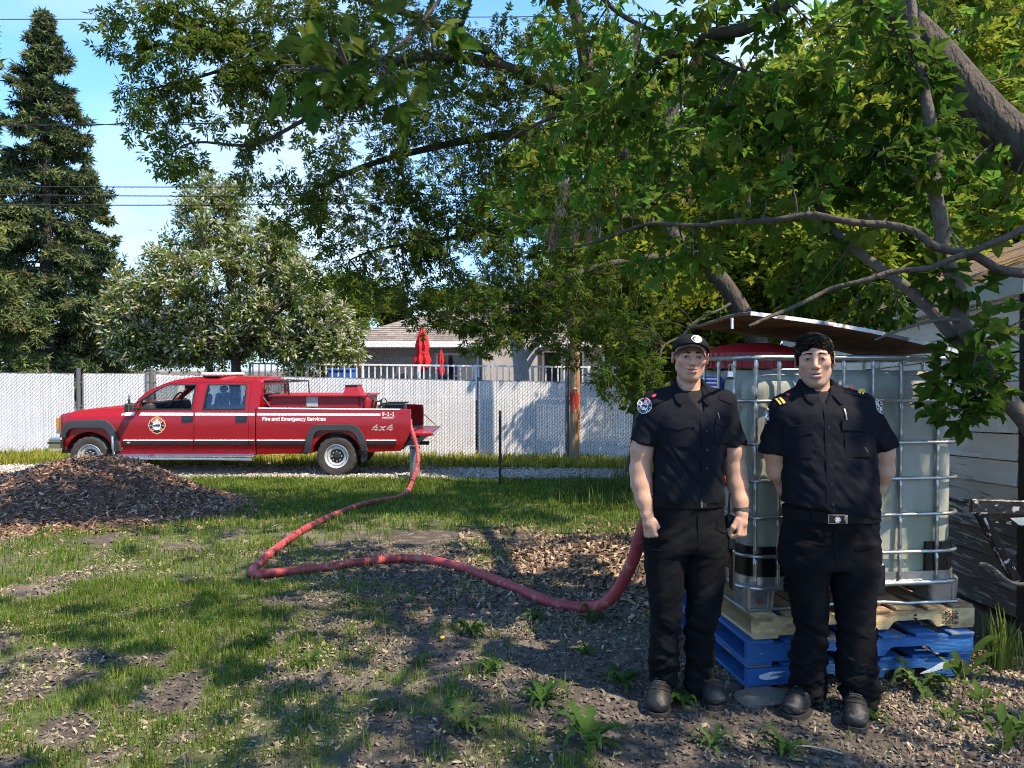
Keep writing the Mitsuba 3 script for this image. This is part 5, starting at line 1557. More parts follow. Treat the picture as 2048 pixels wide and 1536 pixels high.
add('shackle', tube([pb + [-0.009, 0, 0.014], pb + [-0.009, 0, 0.040], pb + [-0.004, 0, 0.048], pb + [0.004, 0, 0.048], pb + [0.009, 0, 0.040], pb + [0.009, 0, 0.014]], 0.0035, 6), 'steel', kk, smooth=50)
# red ribbed lid on the tank top and the board that leans over it
lc = P(1503, 716, 4.42)
lc[2] = TK[2] + 1.222
H_ = P(1503, 686, 4.4)[2] - lc[2]
ldk = thing('red_lid', 'large red ribbed plastic lid lying on top of the tank', 'lid')
e = lathe([(0.001, H_), (0.10, H_ - 0.002), (0.19, H_ - 0.018), (0.235, H_ - 0.04), (0.25, H_ - 0.055), (0.262, H_ - 0.058), (0.262, 0.0), (0.001, 0.0)], 64)
add('lid', (e[0] + lc, e[1]), 'red_plastic', ldk, smooth=30)
ribs = []
for k in range(36):
    a = k * 2 * math.pi / 36
    d = np.array([math.cos(a), math.sin(a), 0])
    ribs.append(beam(lc + d * 0.262 + UP * 0.004, lc + d * 0.262 + UP * (H_ - 0.062), 0.012, 0.016, tuple(d), 0.002))
add('rib', cat(ribs), 'red_plastic', ldk, kind='stuff')
A_, B_, D_ = P(1501, 630, 3.72), P(1918, 707, 4.02), P(1374, 656, 4.78)
C_ = B_ + (D_ - A_) * np.array([1, 1, 0.3]) + np.array([0.05, 0, 0.0])
g = np.linspace(0, 1, 15)
U_, V_ = np.meshgrid(g, g, indexing='ij')
S3 = lambda U, V: (1 - U)[..., None] * ((1 - V)[..., None] * A_ + V[..., None] * D_) + U[..., None] * ((1 - V)[..., None] * B_ + V[..., None] * C_) + np.array([0, 0, 1.0]) * (0.022 * np.sin(np.pi * U) + 0.008 * np.sin(2 * np.pi * V))[..., None]
bot = S3(U_, V_).reshape(-1, 3)
topv = bot + [0, 0, 0.013]
i, j = np.meshgrid(np.arange(14), np.arange(14), indexing='ij')
q4 = np.stack([i * 15 + j, (i + 1) * 15 + j, (i + 1) * 15 + j + 1, i * 15 + j + 1], -1).reshape(-1, 4)
rim_ = [k for k in range(0, 15 * 14, 15)] + [14 * 15 + k for k in range(14)] + [k * 15 + 14 for k in range(14, 0, -1)] + [k for k in range(14, 0, -1)]
sd = np.array([[rim_[k], rim_[(k + 1) % len(rim_)], rim_[(k + 1) % len(rim_)] + 225, rim_[k] + 225] for k in range(len(rim_))])
wood('ply_wood', (0.085, 0.040, 0.016), (0.19, 0.092, 0.038), (0.045, 0.022, 0.012))
bd = thing('board', 'warped brown plywood board with flaking white top leaning over the tank', 'board')
add('plywood', (np.vstack([bot, topv]), tri(np.vstack([q4[:, ::-1], q4 + 225, sd]))), 'ply_wood', bd, smooth=30)
mat('flaky_white', mikit.proc(lambda p, n, uv: mix((0.60, 0.61, 0.60), (0.16, 0.14, 0.12), smoothstep(0.52, 0.60, fbm(p.x * 13, p.y * 13, p.z * 13, 4)))), 0.6)
tsh = topv + [0, 0, 0.0015]
edge = np.array([S3(np.array([u]), np.array([0.0]))[0] + [0, -0.003, 0.004] for u in g[:]])
add('top_sheet', (np.vstack([tsh, tsh + [0, 0, 0.002]]), tri(np.vstack([q4[:, ::-1], q4 + 225, sd]))), 'flaky_white', bd)
fe = cat([beam(edge[k] + [0, 0, 0.004], edge[k + 1] + [0, 0, 0.004], 0.004, 0.019) for k in range(14)])
add('front_edging', fe, 'flaky_white', bd, kind='stuff')
dg = P(1464, 648, 3.83)
add('white_peg', tube([dg + [0, 0, 0.030], dg + [0.001, 0, -0.024]], 0.0065, 8), 'white_paint', bd, smooth=50)

# ---------------------------------------------------------------- shed with horizontal planks
def shed_fn(p, n, uv):
    g = fbm(p.x * 3, p.y * 2.6, p.z * 90, 3) * 0.5 + fbm(p.x * 14, p.y * 9, p.z * 30, 4) * 0.5
    low = smoothstep(1.25, 0.55, p.z + 0.25 * (fbm(p.x * 2, p.y * 2, p.z * 3, 3) - 0.5))
    paint = smoothstep(0.84 - 0.36 * low, 0.72 - 0.34 * low, g)
    return mix(mix((0.035, 0.030, 0.027), (0.13, 0.115, 0.10), g), mix((0.60, 0.59, 0.55), (0.76, 0.75, 0.70), fbm(p.x * 5, p.y * 5, p.z * 8, 3)), paint * (1 - 0.62 * low))


bumped('old_plank', mikit.proc(shed_fn), 0.85, lambda p, n, uv: fbm(p.x * 8, p.y * 7, p.z * 120, 4), 0.006)
bumped('moss_roof', mikit.proc(lambda p, n, uv: mix(mix((0.07, 0.055, 0.04), (0.15, 0.12, 0.085), fbm(p.x * 9, p.y * 9, p.z * 9, 4)), (0.20, 0.11, 0.03), smoothstep(0.5, 0.7, fbm(p.x * 3, p.y * 3, 0, 3)))), 0.95, lambda p, n, uv: fbm(p.x * 30, p.y * 30, p.z * 30, 3), 0.02)
mat('roof_edge', mikit.proc(lambda p, n, uv: mix((0.30, 0.36, 0.33), (0.50, 0.54, 0.51), fbm(p.x * 12, p.y * 12, p.z * 12, 4))), 0.6)
mat('dark_trim', (0.018, 0.016, 0.014), 0.8)
sk = thing('shed', 'old white plank shed with peeling paint and mossy roof', 'shed')
SX, SY0, SY1 = 2.83, 4.24, 7.6
sg = float(gz(SX, 5.0))
tiltp = lambda y: 0.055 * (5.2 - y)
rg = np.random.default_rng(12)
zs_ = [sg + 0.16]
while zs_[-1] < 2.05:
    zs_.append(zs_[-1] + rg.uniform(0.135, 0.165))
for k in range(len(zs_) - 1):
    z0, z1 = zs_[k] + 0.004, zs_[k + 1] - 0.004
    cuts = [SY0 + 0.055] + sorted(rg.uniform(SY0 + 0.8, SY1 - 0.5, 1)) + [SY1]
    off = rg.uniform(-0.006, 0.006)
    for a, b in zip(cuts[:-1], cuts[1:]):
        m = mbox([SX + off, a + 0.002, z0], [SX + 0.022 + off, b - 0.002, z1 + 0.002], 0.003).refine_to_length(0.12)
        v, f = M2(m)
        v[:, 2] += tiltp(v[:, 1]) + (nz(v[:, 1], k, 0, 0.4, 7, 2) - 0.5) * 0.008
        v[:, 0] += (nz(v[:, 1], v[:, 2], 0, 0.3, 9, 2) - 0.5) * 0.010 - 0.014 * (v[:, 2] - z0 - tiltp(v[:, 1]) < 0.02)
        add('plank', (v, f), 'old_plank', sk)
add('inner_wall', bxm([SX + 0.035, SY0 + 0.03, sg - 0.1], [SX + 0.09, SY1, 2.0]), 'dark_trim', sk)
add('corner_board', bxm([SX - 0.006, SY0 - 0.02, sg - 0.1], [SX + 0.11, SY0 + 0.05, 2.08], 0.004), 'dark_trim', sk)
add('front_wall', bxm([SX + 0.115, SY0, sg - 0.1], [SX + 3.4, SY0 + 0.04, 2.06]), 'old_plank', sk)
add('foundation', bxm([SX - 0.02, SY0, sg - 0.15], [SX + 0.09, SY1, sg + 0.15]), 'stone', sk)
# the roof rises to the right behind the rake that shows
zr = lambda x, y: 2.02 + tiltp(y) + (x - SX) * 0.42
ov = 0.14
ro = []
for t0, th, nm, mm in ((0.0, 0.035, 'roof', 'moss_roof'),):
    c8 = np.array([[x, y, zr(x, y) + dz_] for dz_ in (0.02, 0.02 + th) for x, y in ((SX - ov, SY0 - 0.2), (SX + 2.2, SY0 - 0.2), (SX + 2.2, SY1), (SX - ov, SY1))])
    add('roof', M2(Manifold.hull_points(c8)), mm, sk)
for k in range(7):
    for y0 in np.arange(SY0 - 0.2, SY1, 0.33):
        xx = SX - ov + 0.30 * k
        dzz = 0.056 + 0.004 * (k % 2) + 0.003 * rg.random()
        yy0, yy1 = y0 + 0.006, min(y0 + 0.324, SY1)
        c8 = np.array([[x, y, zr(x, y) + dzz + d2] for d2 in (0, 0.010) for x, y in ((xx, yy0), (xx + 0.32, yy0), (xx + 0.32, yy1), (xx, yy1))])
        add('shingle', M2(Manifold.hull_points(c8)), 'moss_roof', sk)
v, f = M2(mbox([SX - ov - 0.02, SY0 - 0.21, -0.06], [SX - ov + 0.005, SY1, 0.05], 0.003).refine_to_length(0.3))
v[:, 2] += zr(SX - ov, v[:, 1]) + 0.03
add('fascia', (v, f), 'roof_edge', sk)
v, f = M2(mbox([SX - ov + 0.008, SY0 - 0.1, -0.02], [SX + 0.03, SY1, 0.0]).refine_to_length(0.3))
v[:, 2] += 1.985 + tiltp(v[:, 1])
add('soffit', (v, f), 'dark_trim', sk)
# black broken frame leaning on the shed
def px3(px, py, d):
    return P(px, py, d)


bumped('black_iron', mikit.proc(lambda p, n, uv: mix((0.010, 0.010, 0.010), (0.45, 0.44, 0.42), smoothstep(0.62, 0.68, fbm(p.x * 34, p.y * 34, p.z * 34, 4)))), 0.45, lambda p, n, uv: fbm(p.x * 50, p.y * 50, p.z * 50, 3), 0.004)
fk = thing('broken_frame', 'black metal frame with chipped paint leaning by the shed wall', 'frame')
a1, a2, a3, a4 = px3(1940, 1012, 3.95), px3(2120, 1018, 3.9), px3(2030, 1160, 4.05), px3(2130, 1165, 3.95)
add('top_bar', beam(a1, a2, 0.03, 0.075, (0, 0, 1), 0.005), 'black_iron', fk)
add('side_bar', beam(px3(1948, 1004, 3.97), a3, 0.04, 0.055, (0, 1, 0), 0.005), 'black_iron', fk)
add('side_bar', beam(px3(2110, 1018, 3.93), a4, 0.04, 0.05, (0, 1, 0), 0.005), 'black_iron', fk)
add('inner_bar', beam(px3(1968, 1035, 3.96), px3(2012, 1140, 4.03), 0.012, 0.014, (0, 1, 0), 0.002), 'flaky_white', fk)
add('lower_slat', tube(spline([px3(1958, 1128, 4.02), px3(1985, 1136, 4.02), px3(2010, 1158, 4.02), px3(2050, 1168, 4.0)], 14), 0.012, 6), 'old_plank', fk, smooth=50)
add('backing', M2(Manifold.hull_points(np.array([a1 + [0.02, 0.06, 0], a2 + [0, 0.06, 0], px3(2130, 1060, 3.98), px3(1985, 1045, 4.0)] + [a1 + [0.02, 0.07, 0], a2 + [0, 0.07, 0], px3(2130, 1060, 3.99), px3(1985, 1045, 4.01)]))), 'black_iron', fk)
add('paint_flake', M2(Manifold.hull_points(np.array([px3(2020, 1036, 3.90), px3(2060, 1034, 3.9), px3(2058, 1052, 3.9), px3(2038, 1050, 3.9), px3(2020, 1036, 3.905), px3(2060, 1034, 3.905), px3(2058, 1052, 3.905), px3(2038, 1050, 3.905)]))), 'roof_edge', fk)

# ---------------------------------------------------------------- trees
def leaf_mat(name, trans=0.9, rough=0.5):
    scene[name] = {'type': 'principledthin', 'base_color': VC, 'roughness': rough, 'diff_trans': trans, 'spec_trans': 0.0, 'eta': 1.4}
    return name


leaf_mat('leaf', 1.25, 0.45)
leaf_mat('needle', 0.3, 0.6)
leaf_mat('blossom', 0.7, 0.7)
leaf_mat('grass_blade', 0.8, 0.5)
bumped('bark', mikit.proc(lambda p, n, uv: mix((0.026, 0.021, 0.017), (0.092, 0.076, 0.061), fbm(p.x * 30, p.y * 30, p.z * 9, 4))), 0.9, lambda p, n, uv: fbm(p.x * 45, p.y * 45, p.z * 14, 4), 0.03)
bumped('young_bark', mikit.proc(lambda p, n, uv: mix((0.052, 0.042, 0.033), (0.125, 0.105, 0.083), fbm(p.x * 40, p.y * 40, p.z * 40, 4))), 0.85, lambda p, n, uv: fbm(p.x * 90, p.y * 90, p.z * 60, 3), 0.008)
mat('pale_bark', mikit.proc(lambda p, n, uv: mix((0.12, 0.11, 0.10), (0.34, 0.32, 0.30), fbm(p.x * 14, p.y * 14, p.z * 5, 4))), 0.9)


def leaflet(L, w, x0=0.0, side=0.0, ang=0.0, droop=0.12, teeth=False):
    """One leaflet folded along its midrib; base at x0 on the stalk, turned by ang about z."""
    if teeth:
        v = np.array([[0, 0, 0], [0.30, 0.50, 0.06], [0.52, 0.44, 0.05], [0.68, 0.36, 0.02], [1, 0, -droop], [0.68, -0.36, 0.02], [0.52, -0.44, 0.05], [0.30, -0.50, 0.06], [0.45, 0, -0.03]], float)
        v[:, 1] *= w / L
        f = np.array([[0, 8, 1], [1, 8, 2], [2, 8, 3], [3, 8, 4], [4, 8, 5], [5, 8, 6], [6, 8, 7], [7, 8, 0]])
    else:
        v = np.array([[0, 0, 0], [0.42, 0.5, 0.05], [1, 0, -droop], [0.42, -0.5, 0.05], [0.45, 0, -0.03]], float)
        v[:, 1] *= w / L
        f = np.array([[0, 4, 1], [1, 4, 2], [2, 4, 3], [3, 4, 0]])
    v = v * L
    c, s = math.cos(ang), math.sin(ang)
    return np.stack([x0 + v[:, 0] * c - v[:, 1] * s, side + v[:, 0] * s + v[:, 1] * c, v[:, 2]], 1), f


def needle_blade(L, w, x0=0.0, side=0.0, ang=0.0, droop=0.12):
    v = np.array([[0, 0, 0], [0.45, 0.5, 0.0], [1, 0, -droop], [0.45, -0.5, 0.05]], float) * [L, w, L]
    c, s = math.cos(ang), math.sin(ang)
    return np.stack([x0 + v[:, 0] * c - v[:, 1] * s, side + v[:, 0] * s + v[:, 1] * c, v[:, 2]], 1), np.array([[0, 1, 2], [0, 2, 3]])


def tmpl(*ms):
    return cat(ms)


ASH = tmpl(needle_blade(.085, .028, .07), needle_blade(.075, .026, .065, 0, .75), needle_blade(.075, .026, .065, 0, -.75), needle_blade(.062, .024, .032, 0, 1.0), needle_blade(.062, .024, .032, 0, -1.0))
SIMPLE2 = tmpl(needle_blade(.12, .06, .0), needle_blade(.11, .055, -.02, 0, 1.9), needle_blade(.11, .055, -.02, 0, -2.0), needle_blade(.1, .055, 0.05, .03, .8))
BOX3 = tmpl(leaflet(.10, .060, .06, 0, 0, .15, True), leaflet(.088, .050, .05, 0, .95, .15, True), leaflet(.088, .050, .05, 0, -.95, .15, True))
BOX5 = tmpl(leaflet(.095, .052, .085, 0, 0, .15, True), leaflet(.08, .044, .075, 0, .9, .15, True), leaflet(.08, .044, .075, 0, -.9, .15, True), leaflet(.07, .040, .035, 0, 1.1, .15, True), leaflet(.07, .040, .035, 0, -1.1, .15, True))
SIMPLE = tmpl(leaflet(.12, .055, .0), leaflet(.11, .05, -.02, 0, 1.9), leaflet(.11, .05, -.02, 0, -2.0), leaflet(.1, .05, 0.05, .03, .8))
g = np.arange(7) * 2 * np.pi / 7
SPRAY = tmpl(*[needle_blade(.17 * (1 - .12 * (k % 3)), .036, .03 * (k % 2), 0, (k - 2.5) * .55, .5 * ((k % 3) - .6)) for k in range(6)])
_s = trimesh.Trimesh([[1, 0, 0], [-1, 0, 0], [0, 1, 0], [0, -1, 0], [0, 0, 1], [0, 0, -1]], [[0, 2, 4], [2, 1, 4], [1, 3, 4], [3, 0, 4], [2, 0, 5], [1, 2, 5], [3, 1, 5], [0, 3, 5]], process=False)
RACEME = (_s.vertices * [.062, .019, .019] + [.05, 0, -.01], _s.faces)


def place(t, pos, xd, up, size, col, jit=0.25, rng=None):
    """Copies of template t at pos, x along xd, z near up; one colour per copy with jitter. Returns (v, f, colours)."""
    tv, tf = t
    x = xd / (np.linalg.norm(xd, axis=1, keepdims=True) + 1e-9)
    z = up - x * (up * x).sum(1, keepdims=True)
    z /= np.linalg.norm(z, axis=1, keepdims=True) + 1e-9
    y = np.cross(z, x)
    s = np.asarray(size).reshape(-1, 1, 1)
    v = pos[:, None] + s * (tv[None, :, :1] * x[:, None] + tv[None, :, 1:2] * y[:, None] + tv[None, :, 2:] * z[:, None])
    f = tf[None] + (np.arange(len(pos)) * len(tv))[:, None, None]
    return v.reshape(-1, 3), f.reshape(-1, 3), np.repeat(col, len(tv), axis=0)


def leaf_cols(n, rng, base, young=(0.16, 0.20, 0.03), py=0.15, var=0.25):
    c = np.tile(np.asarray(base, float), (n, 1)) * (1 + var * rng.normal(size=(n, 1)) * 0.8).clip(0.45, 1.8)
    c *= 1 + 0.10 * rng.normal(size=(n, 3))
    y = rng.random(n) < py
    c[y] = np.asarray(young) * (0.7 + 0.5 * rng.random((y.sum(), 1)))
    return c.clip(0.005, 0.9)


def limb(pts, r0, r1, n=None, wob=0.0, rng=None):
    p = spline(pts, n or max(10, 5 * len(pts)))
    if wob:
        k = np.arange(len(p))
        p = p + wob * np.stack([np.sin(k * 1.3) + np.sin(k * 0.7 + 1), np.cos(k * 1.1), np.sin(k * 0.9 + 2)], 1) * np.sin(np.pi * k / len(p))[:, None]
    t = np.linspace(0, 1, len(p))
    return p, r0 * (1 - t) ** 0.8 + r1 * (1 - (1 - t) ** 0.8)


def biggest(tree, n, key, leafmat='leaf'):
    """Takes the n leaves that show largest out of the crown and makes each a part named leaf."""
    best = []
    for q, (v, f, c) in enumerate(tree.leaves):
        m = tree.sizes[q]
        o = v.reshape(-1, m, 3)[:, 0]
        d = o[:, 1]
        px, py = 1024 + FOCAL * o[:, 0] / np.maximum(d, 0.1), HORIZON - FOCAL * (o[:, 2] - CAM_H) / np.maximum(d, 0.1)
        ok = (d > 0.6) & (px > 20) & (px < 2028) & (py > 10) & (py < 1500)
        best += [(d[i], q, i) for i in np.nonzero(ok)[0]]
    best.sort()
    take = best[:n]
    for _, q, i in take:
        v, f, c = tree.leaves[q]
        m, k = tree.sizes[q], tree.tris[q]
        add('leaf', (v[i * m:(i + 1) * m], f[:k].copy()), leafmat, key, color=c[i * m:(i + 1) * m])
    for q in range(len(tree.leaves)):
        gone = {i for _, qq, i in take if qq == q}
        v, f, c = tree.leaves[q]
        m, k = tree.sizes[q], tree.tris[q]
        keep = np.array([i for i in range(len(v) // m) if i not in gone])
        tree.leaves[q] = (v.reshape(-1, m, 3)[keep].reshape(-1, 3), (f[:k][None] + (np.arange(len(keep)) * m)[:, None, None]).reshape(-1, 3), c.reshape(-1, m, 3)[keep].reshape(-1, 3))


class Tree:
    """Limbs, then twigs that grow from the nearest wood to points of the foliage volumes, then leaves along the twigs."""

    def __init__(self, seed):
        self.rng = np.random.default_rng(seed)
        self.limbs, self.nodes, self.twigs, self.leaves, self.rad, self.sizes, self.tris = [], [], [], [], [], [], []

    def limb(self, pts, r0, r1, wob=0.0, sides=10):
        p, r = limb(pts, r0, r1, None, wob)
        self.limbs.append(tube(p, r, sides))
        self.nodes.append(p)
        self.rad.append(r)
        return self

    def grow(self, targets, rounds=6, droop=0.1, r=0.008, maxd=2.5):
        rng = self.rng
        N, Rr = np.vstack(self.nodes), np.concatenate(self.rad)
        T_ = np.asarray(targets)
        d0 = cKDTree(N).query(T_)[0]
        order = np.argsort(d0)
        for grp in np.array_split(order, rounds):
            tree = cKDTree(N)
            dd, ii = tree.query(T_[grp])
            newn, newr = [], []
            for a, i, d in zip(T_[grp], ii, dd):
                b = N[i]
                L = max(d, 0.05)
                w = rng.normal(size=3) * 0.10 * L
                t = np.linspace(0, 1, 5)[:, None]
                mid = (a + b) / 2 + w + np.array([0, 0, 0.12 * L])
                p = (1 - t) ** 2 * b + 2 * t * (1 - t) * mid + t ** 2 * (a - [0, 0, droop * L])
                r0 = min(max(Rr[i] * 0.7, 0.0035), r * (0.6 + L))
                rr_ = np.linspace(r0, max(0.0018, r0 * 0.35), 5)
                self.twigs.append((p, rr_))
                newn.append(p[1:])
                newr.append(rr_[1:])
            N, Rr = np.vstack([N] + newn), np.concatenate([Rr] + newr)
        return self

    def leaf(self, tm, per, size, base, spread=0.10, up=(0, 0, 1), tilt=0.55, young=(0.16, 0.20, 0.03), py=0.12, var=0.25, hang=0.3, twigs=None):
        rng = self.rng
        tw = self.twigs if twigs is None else twigs
        P_ = np.array([t[0] for t in tw])
        n = len(P_) * per
        k = np.repeat(np.arange(len(P_)), per)
        t = 4 * (0.25 + 0.75 * rng.random(n) ** 0.7)
        i = np.minimum(t.astype(int), 3)
        u = (t - i)[:, None]
        pos = P_[k, i] * (1 - u) + P_[k, i + 1] * u
        axis = P_[k, 4] - P_[k, 0]
        axis /= np.linalg.norm(axis, axis=1, keepdims=True) + 1e-9
        xd = axis * 0.5 + rng.normal(size=(n, 3)) * 0.8 + np.array([0, 0, -hang])
        xd /= np.linalg.norm(xd, axis=1, keepdims=True)
        pos = pos + xd * (spread * rng.random((n, 1)) * 0.5)
        U_ = np.tile(np.asarray(up, float), (n, 1)) + tilt * rng.normal(size=(n, 3))
        self.sizes.append(len(tm[0]))
        self.tris.append(len(tm[1]))
        self.leaves.append(place(tm, pos, xd, U_, size * (0.65 + 0.6 * rng.random(n)), leaf_cols(n, rng, base, young, py, var), rng=rng))
        return self

    def finish(self, name, label, bark='bark', group=None, leafmat='leaf', sides=4, cat_='tree', crown='crown', big=0):
        key = thing(name, label, cat_, group)
        if big:
            biggest(self, big, key, leafmat)
        add('trunk', cat(self.limbs), bark, key, smooth=60)
        if self.twigs:
            add('branches', cat([tube(p, r, sides, False) for p, r in self.twigs]), bark, key, smooth=60, kind='stuff')
        if self.leaves:
            v, f, at, c = [], [], 0, []
            for a, b, cc in self.leaves:
                v.append(a), f.append(b + at), c.append(cc)
                at += len(a)
            add(crown, (np.vstack(v), np.vstack(f)), leafmat, key, color=np.vstack(c), kind='stuff')
        return key


def ball(rng, c, r, n, shell=0.35):
    d = rng.normal(size=(n, 3))
    d /= np.linalg.norm(d, axis=1, keepdims=True)
    return np.asarray(c) + d * (shell + (1 - shell) * rng.random((n, 1)) ** 0.5) * np.asarray(r)


def pcl(rng, px, py, d, rx, ry, rd, n):
    """Points of a foliage volume seen about pixel (px, py) at distance d."""
    m = d / FOCAL
    return ball(rng, P(px, py, d), (rx * m, rd, ry * m), n)


# ---- the leaning maple over the right side
t1 = Tree(21)
rg = t1.rng
t1.limb([(4.3, 3.7, -0.1), (3.95, 3.85, 1.4), (3.4, 4.05, 2.42), P(2048, 295, 4.3), P(1880, 120, 4.4), P(1740, -20, 4.4), P(1600, -160, 4.3), P(1420, -330, 4.1), P(1200, -520, 3.8)], 0.185, 0.025, sides=18)
t1.limb([(3.6, 3.95, 2.05), P(2120, 575, 3.7), P(2040, 545, 3.6), P(1950, 520, 3.6), P(1850, 475, 3.6), P(1750, 448, 3.65), P(1650, 434, 3.7), P(1550, 436, 3.8), P(1450, 448, 3.9), P(1300, 450, 4.1), P(1200, 480, 4.3), P(1110, 495, 4.5)], 0.027, 0.005, 0.012)
t1.limb([(3.5, 3.9, 2.3), P(2110, 430, 3.5), P(2048, 455, 3.5), P(1930, 510, 3.55), P(1850, 535, 3.6), P(1740, 555, 3.6), P(1650, 585, 3.65), P(1560, 625, 3.55), P(1498, 652, 3.45)], 0.021, 0.007, 0.008)
t1.limb([P(1640, -120, 4.3), P(1560, 15, 4.2), P(1480, 55, 4.3), P(1400, 85, 4.5), P(1330, 115, 4.7), P(1260, 160, 5.0), P(1190, 200, 5.3), P(1100, 235, 5.6), P(1000, 300, 6.0)], 0.042, 0.008, 0.015)
t1.limb([P(1130, -160, 4.4), P(1200, -10, 4.5), P(1260, 40, 4.5), P(1340, 75, 4.5), P(1420, 110, 4.45), P(1510, 150, 4.4), P(1600, 165, 4.4), P(1700, 160, 4.4)], 0.016, 0.006)
t1.limb([P(1420, -330, 4.1), (1.2, 3.4, 5.2), (0.2, 2.4, 5.6), (-0.9, 1.2, 5.6)], 0.035, 0.012)
t1.limb([P(1600, -160, 4.3), (2.4, 3.0, 5.2), (2.6, 1.2, 5.8), (2.4, -0.8, 6.0)], 0.045, 0.015)
t1.limb([(2.9, 4.2, 2.9), (3.6, 3.0, 4.4), (4.4, 1.6, 5.4), (5.4, 0.6, 5.8)], 0.06, 0.015)
t1.limb([P(1740, -20, 4.4), (2.6, 5.4, 5.0), (2.8, 6.4, 6.0), (2.4, 7.4, 6.8)], 0.08, 0.02)
CL = [(1140, 50, 5.0, 120, 80, .7, 36), (1290, 190, 4.8, 130, 80, .6, 44), (1130, 290, 5.3, 120, 80, .7, 34), (1420, 60, 4.4, 140, 70, .5, 40), (1400, 300, 4.5, 130, 80, .6, 44), (1250, 400, 4.6, 120, 60, .6, 32),
      (1580, 210, 4.2, 130, 90, .5, 40), (1550, 380, 4.1, 120, 60, .5, 32), (1700, 60, 4.1, 110, 60, .3, 14), (1720, 330, 4.6, 120, 80, .4, 20), (1920, 40, 5.4, 140, 60, .5, 22), (1990, 200, 5.4, 110, 80, .4, 16),
      (1840, 420, 4.3, 120, 60, .4, 16), (1960, 420, 4.2, 90, 50, .3, 10), (1330, 520, 4.4, 110, 50, .5, 18), (1060, 420, 5.2, 110, 70, .6, 16), (1640, 480, 4.4, 90, 40, .3, 10)]
for c in CL:
    t1.grow(pcl(rg, *c[:6], int(c[6] * 0.8)), 3, 0.10, 0.008)
MG = (0.105, 0.195, 0.028)
near_twigs = list(t1.twigs)
t1.limb([(1.2, 3.4, 5.2), (0.5, 2.4, 3.9), P(1040, -260, 1.55), P(900, -30, 1.45), P(800, 90, 1.4), P(700, 150, 1.38)], 0.008, 0.002)
n1 = len(t1.twigs)
for c in ((860, 60, 1.42, 60, 60, .08, 8), (720, 110, 1.38, 70, 50, .08, 9), (800, 170, 1.4, 50, 50, .06, 5), (580, 130, 1.40, 40, 25, .05, 3)):
    t1.grow(pcl(rg, *c), 1, 0.1, 0.003)
t1.leaf(BOX3, 2, 0.50, (0.055, 0.10, 0.016), tilt=0.6, py=0.05, twigs=t1.twigs[n1:])
t1.leaf(BOX3, 4, 0.78, MG, tilt=0.7, py=0.25, twigs=near_twigs).leaf(BOX5, 2, 0.82, MG, tilt=0.7, py=0.2, twigs=near_twigs)
n0 = len(t1.twigs)
for c, r, n in (((1.4, 2.6, 5.2), (1.6, 1.6, 0.7), 70), ((-0.2, 2.0, 5.6), (1.4, 1.3, 0.6), 40), ((3.0, 1.8, 5.6), (1.6, 1.6, 0.8), 80), ((2.4, 0.0, 6.0), (1.8, 1.5, 0.8), 70), ((4.6, 1.4, 5.6), (1.6, 1.7, 0.8), 70), ((5.6, 3.0, 5.6), (1.5, 1.6, 0.9), 50),
                ((3.2, 4.6, 5.6), (1.6, 1.4, 0.8), 60), ((2.4, 6.6, 6.4), (1.8, 1.4, 0.9), 60), ((4.2, 6.2, 5.6), (1.6, 1.6, 1.0), 50), ((0.8, 4.4, 5.8), (1.2, 1.0, 0.6), 30), ((0.6, -0.6, 5.8), (1.5, 1.2, 0.6), 40)):
    t1.grow(ball(rg, c, r, int(n * 0.36)), 3, 0.08, 0.010)
t1.leaf(BOX5, 5, 1.45, MG, tilt=0.4, twigs=t1.twigs[n0:])
t1.finish('maple_tree', 'maple with a thick leaning trunk reaching over from the right edge', cat_='tree', big=290)
# hanging clusters of dry winged seeds
KEY = tmpl(leaflet(.042, .012, .01, 0, .28), leaflet(.042, .012, .01, 0, -.28))
sp_, sd_ = [], []
for px, py, d in ((1130, 350, 4.6), (1122, 385, 4.6), (1230, 360, 4.6), (1345, 340, 4.5), (1375, 350, 4.5), (1575, 270, 4.2), (1398, 80, 4.4), (1275, 60, 4.5), (1100, 450, 4.7), (1150, 430, 4.6), (1230, 400, 4.6), (1272, 395, 4.6), (1275, 30, 4.5), (1110, 440, 4.7), (1180, 440, 4.7)):
    q = P(px, py, d)
    n = 22
    a = q + np.stack([rg.normal(0, .012, n), rg.normal(0, .012, n), -0.12 * rg.random(n)], 1)
    sp_.append(a)
sp_ = np.vstack(sp_)
n = len(sp_)
key = 'maple_tree'
tree_nodes = cKDTree(np.vstack([t[0] for t in near_twigs]))
v, f, c = place(KEY, sp_, np.stack([rg.normal(0, .25, n), rg.normal(0, .25, n), -np.ones(n)], 1), rg.normal(size=(n, 3)), 0.8 + 0.5 * rg.random(n), leaf_cols(n, rg, (0.40, 0.29, 0.16), py=0, var=0.2))
add('seed_keys', (v, f), 'blossom', key, color=c, kind='stuff', label='hanging bunches of dry tan winged seeds')
st = []
for q in sp_[::22]:
    d, i = tree_nodes.query(q)
    b = tree_nodes.data[i]
    st.append(tube([b, (b + q) / 2 + [0, 0, 0.03], q + [0, 0, 0.01], q - [0, 0, 0.10]], 0.0022, 4, False))
add('seed_stalk', cat(st), 'young_bark', key, kind='stuff')

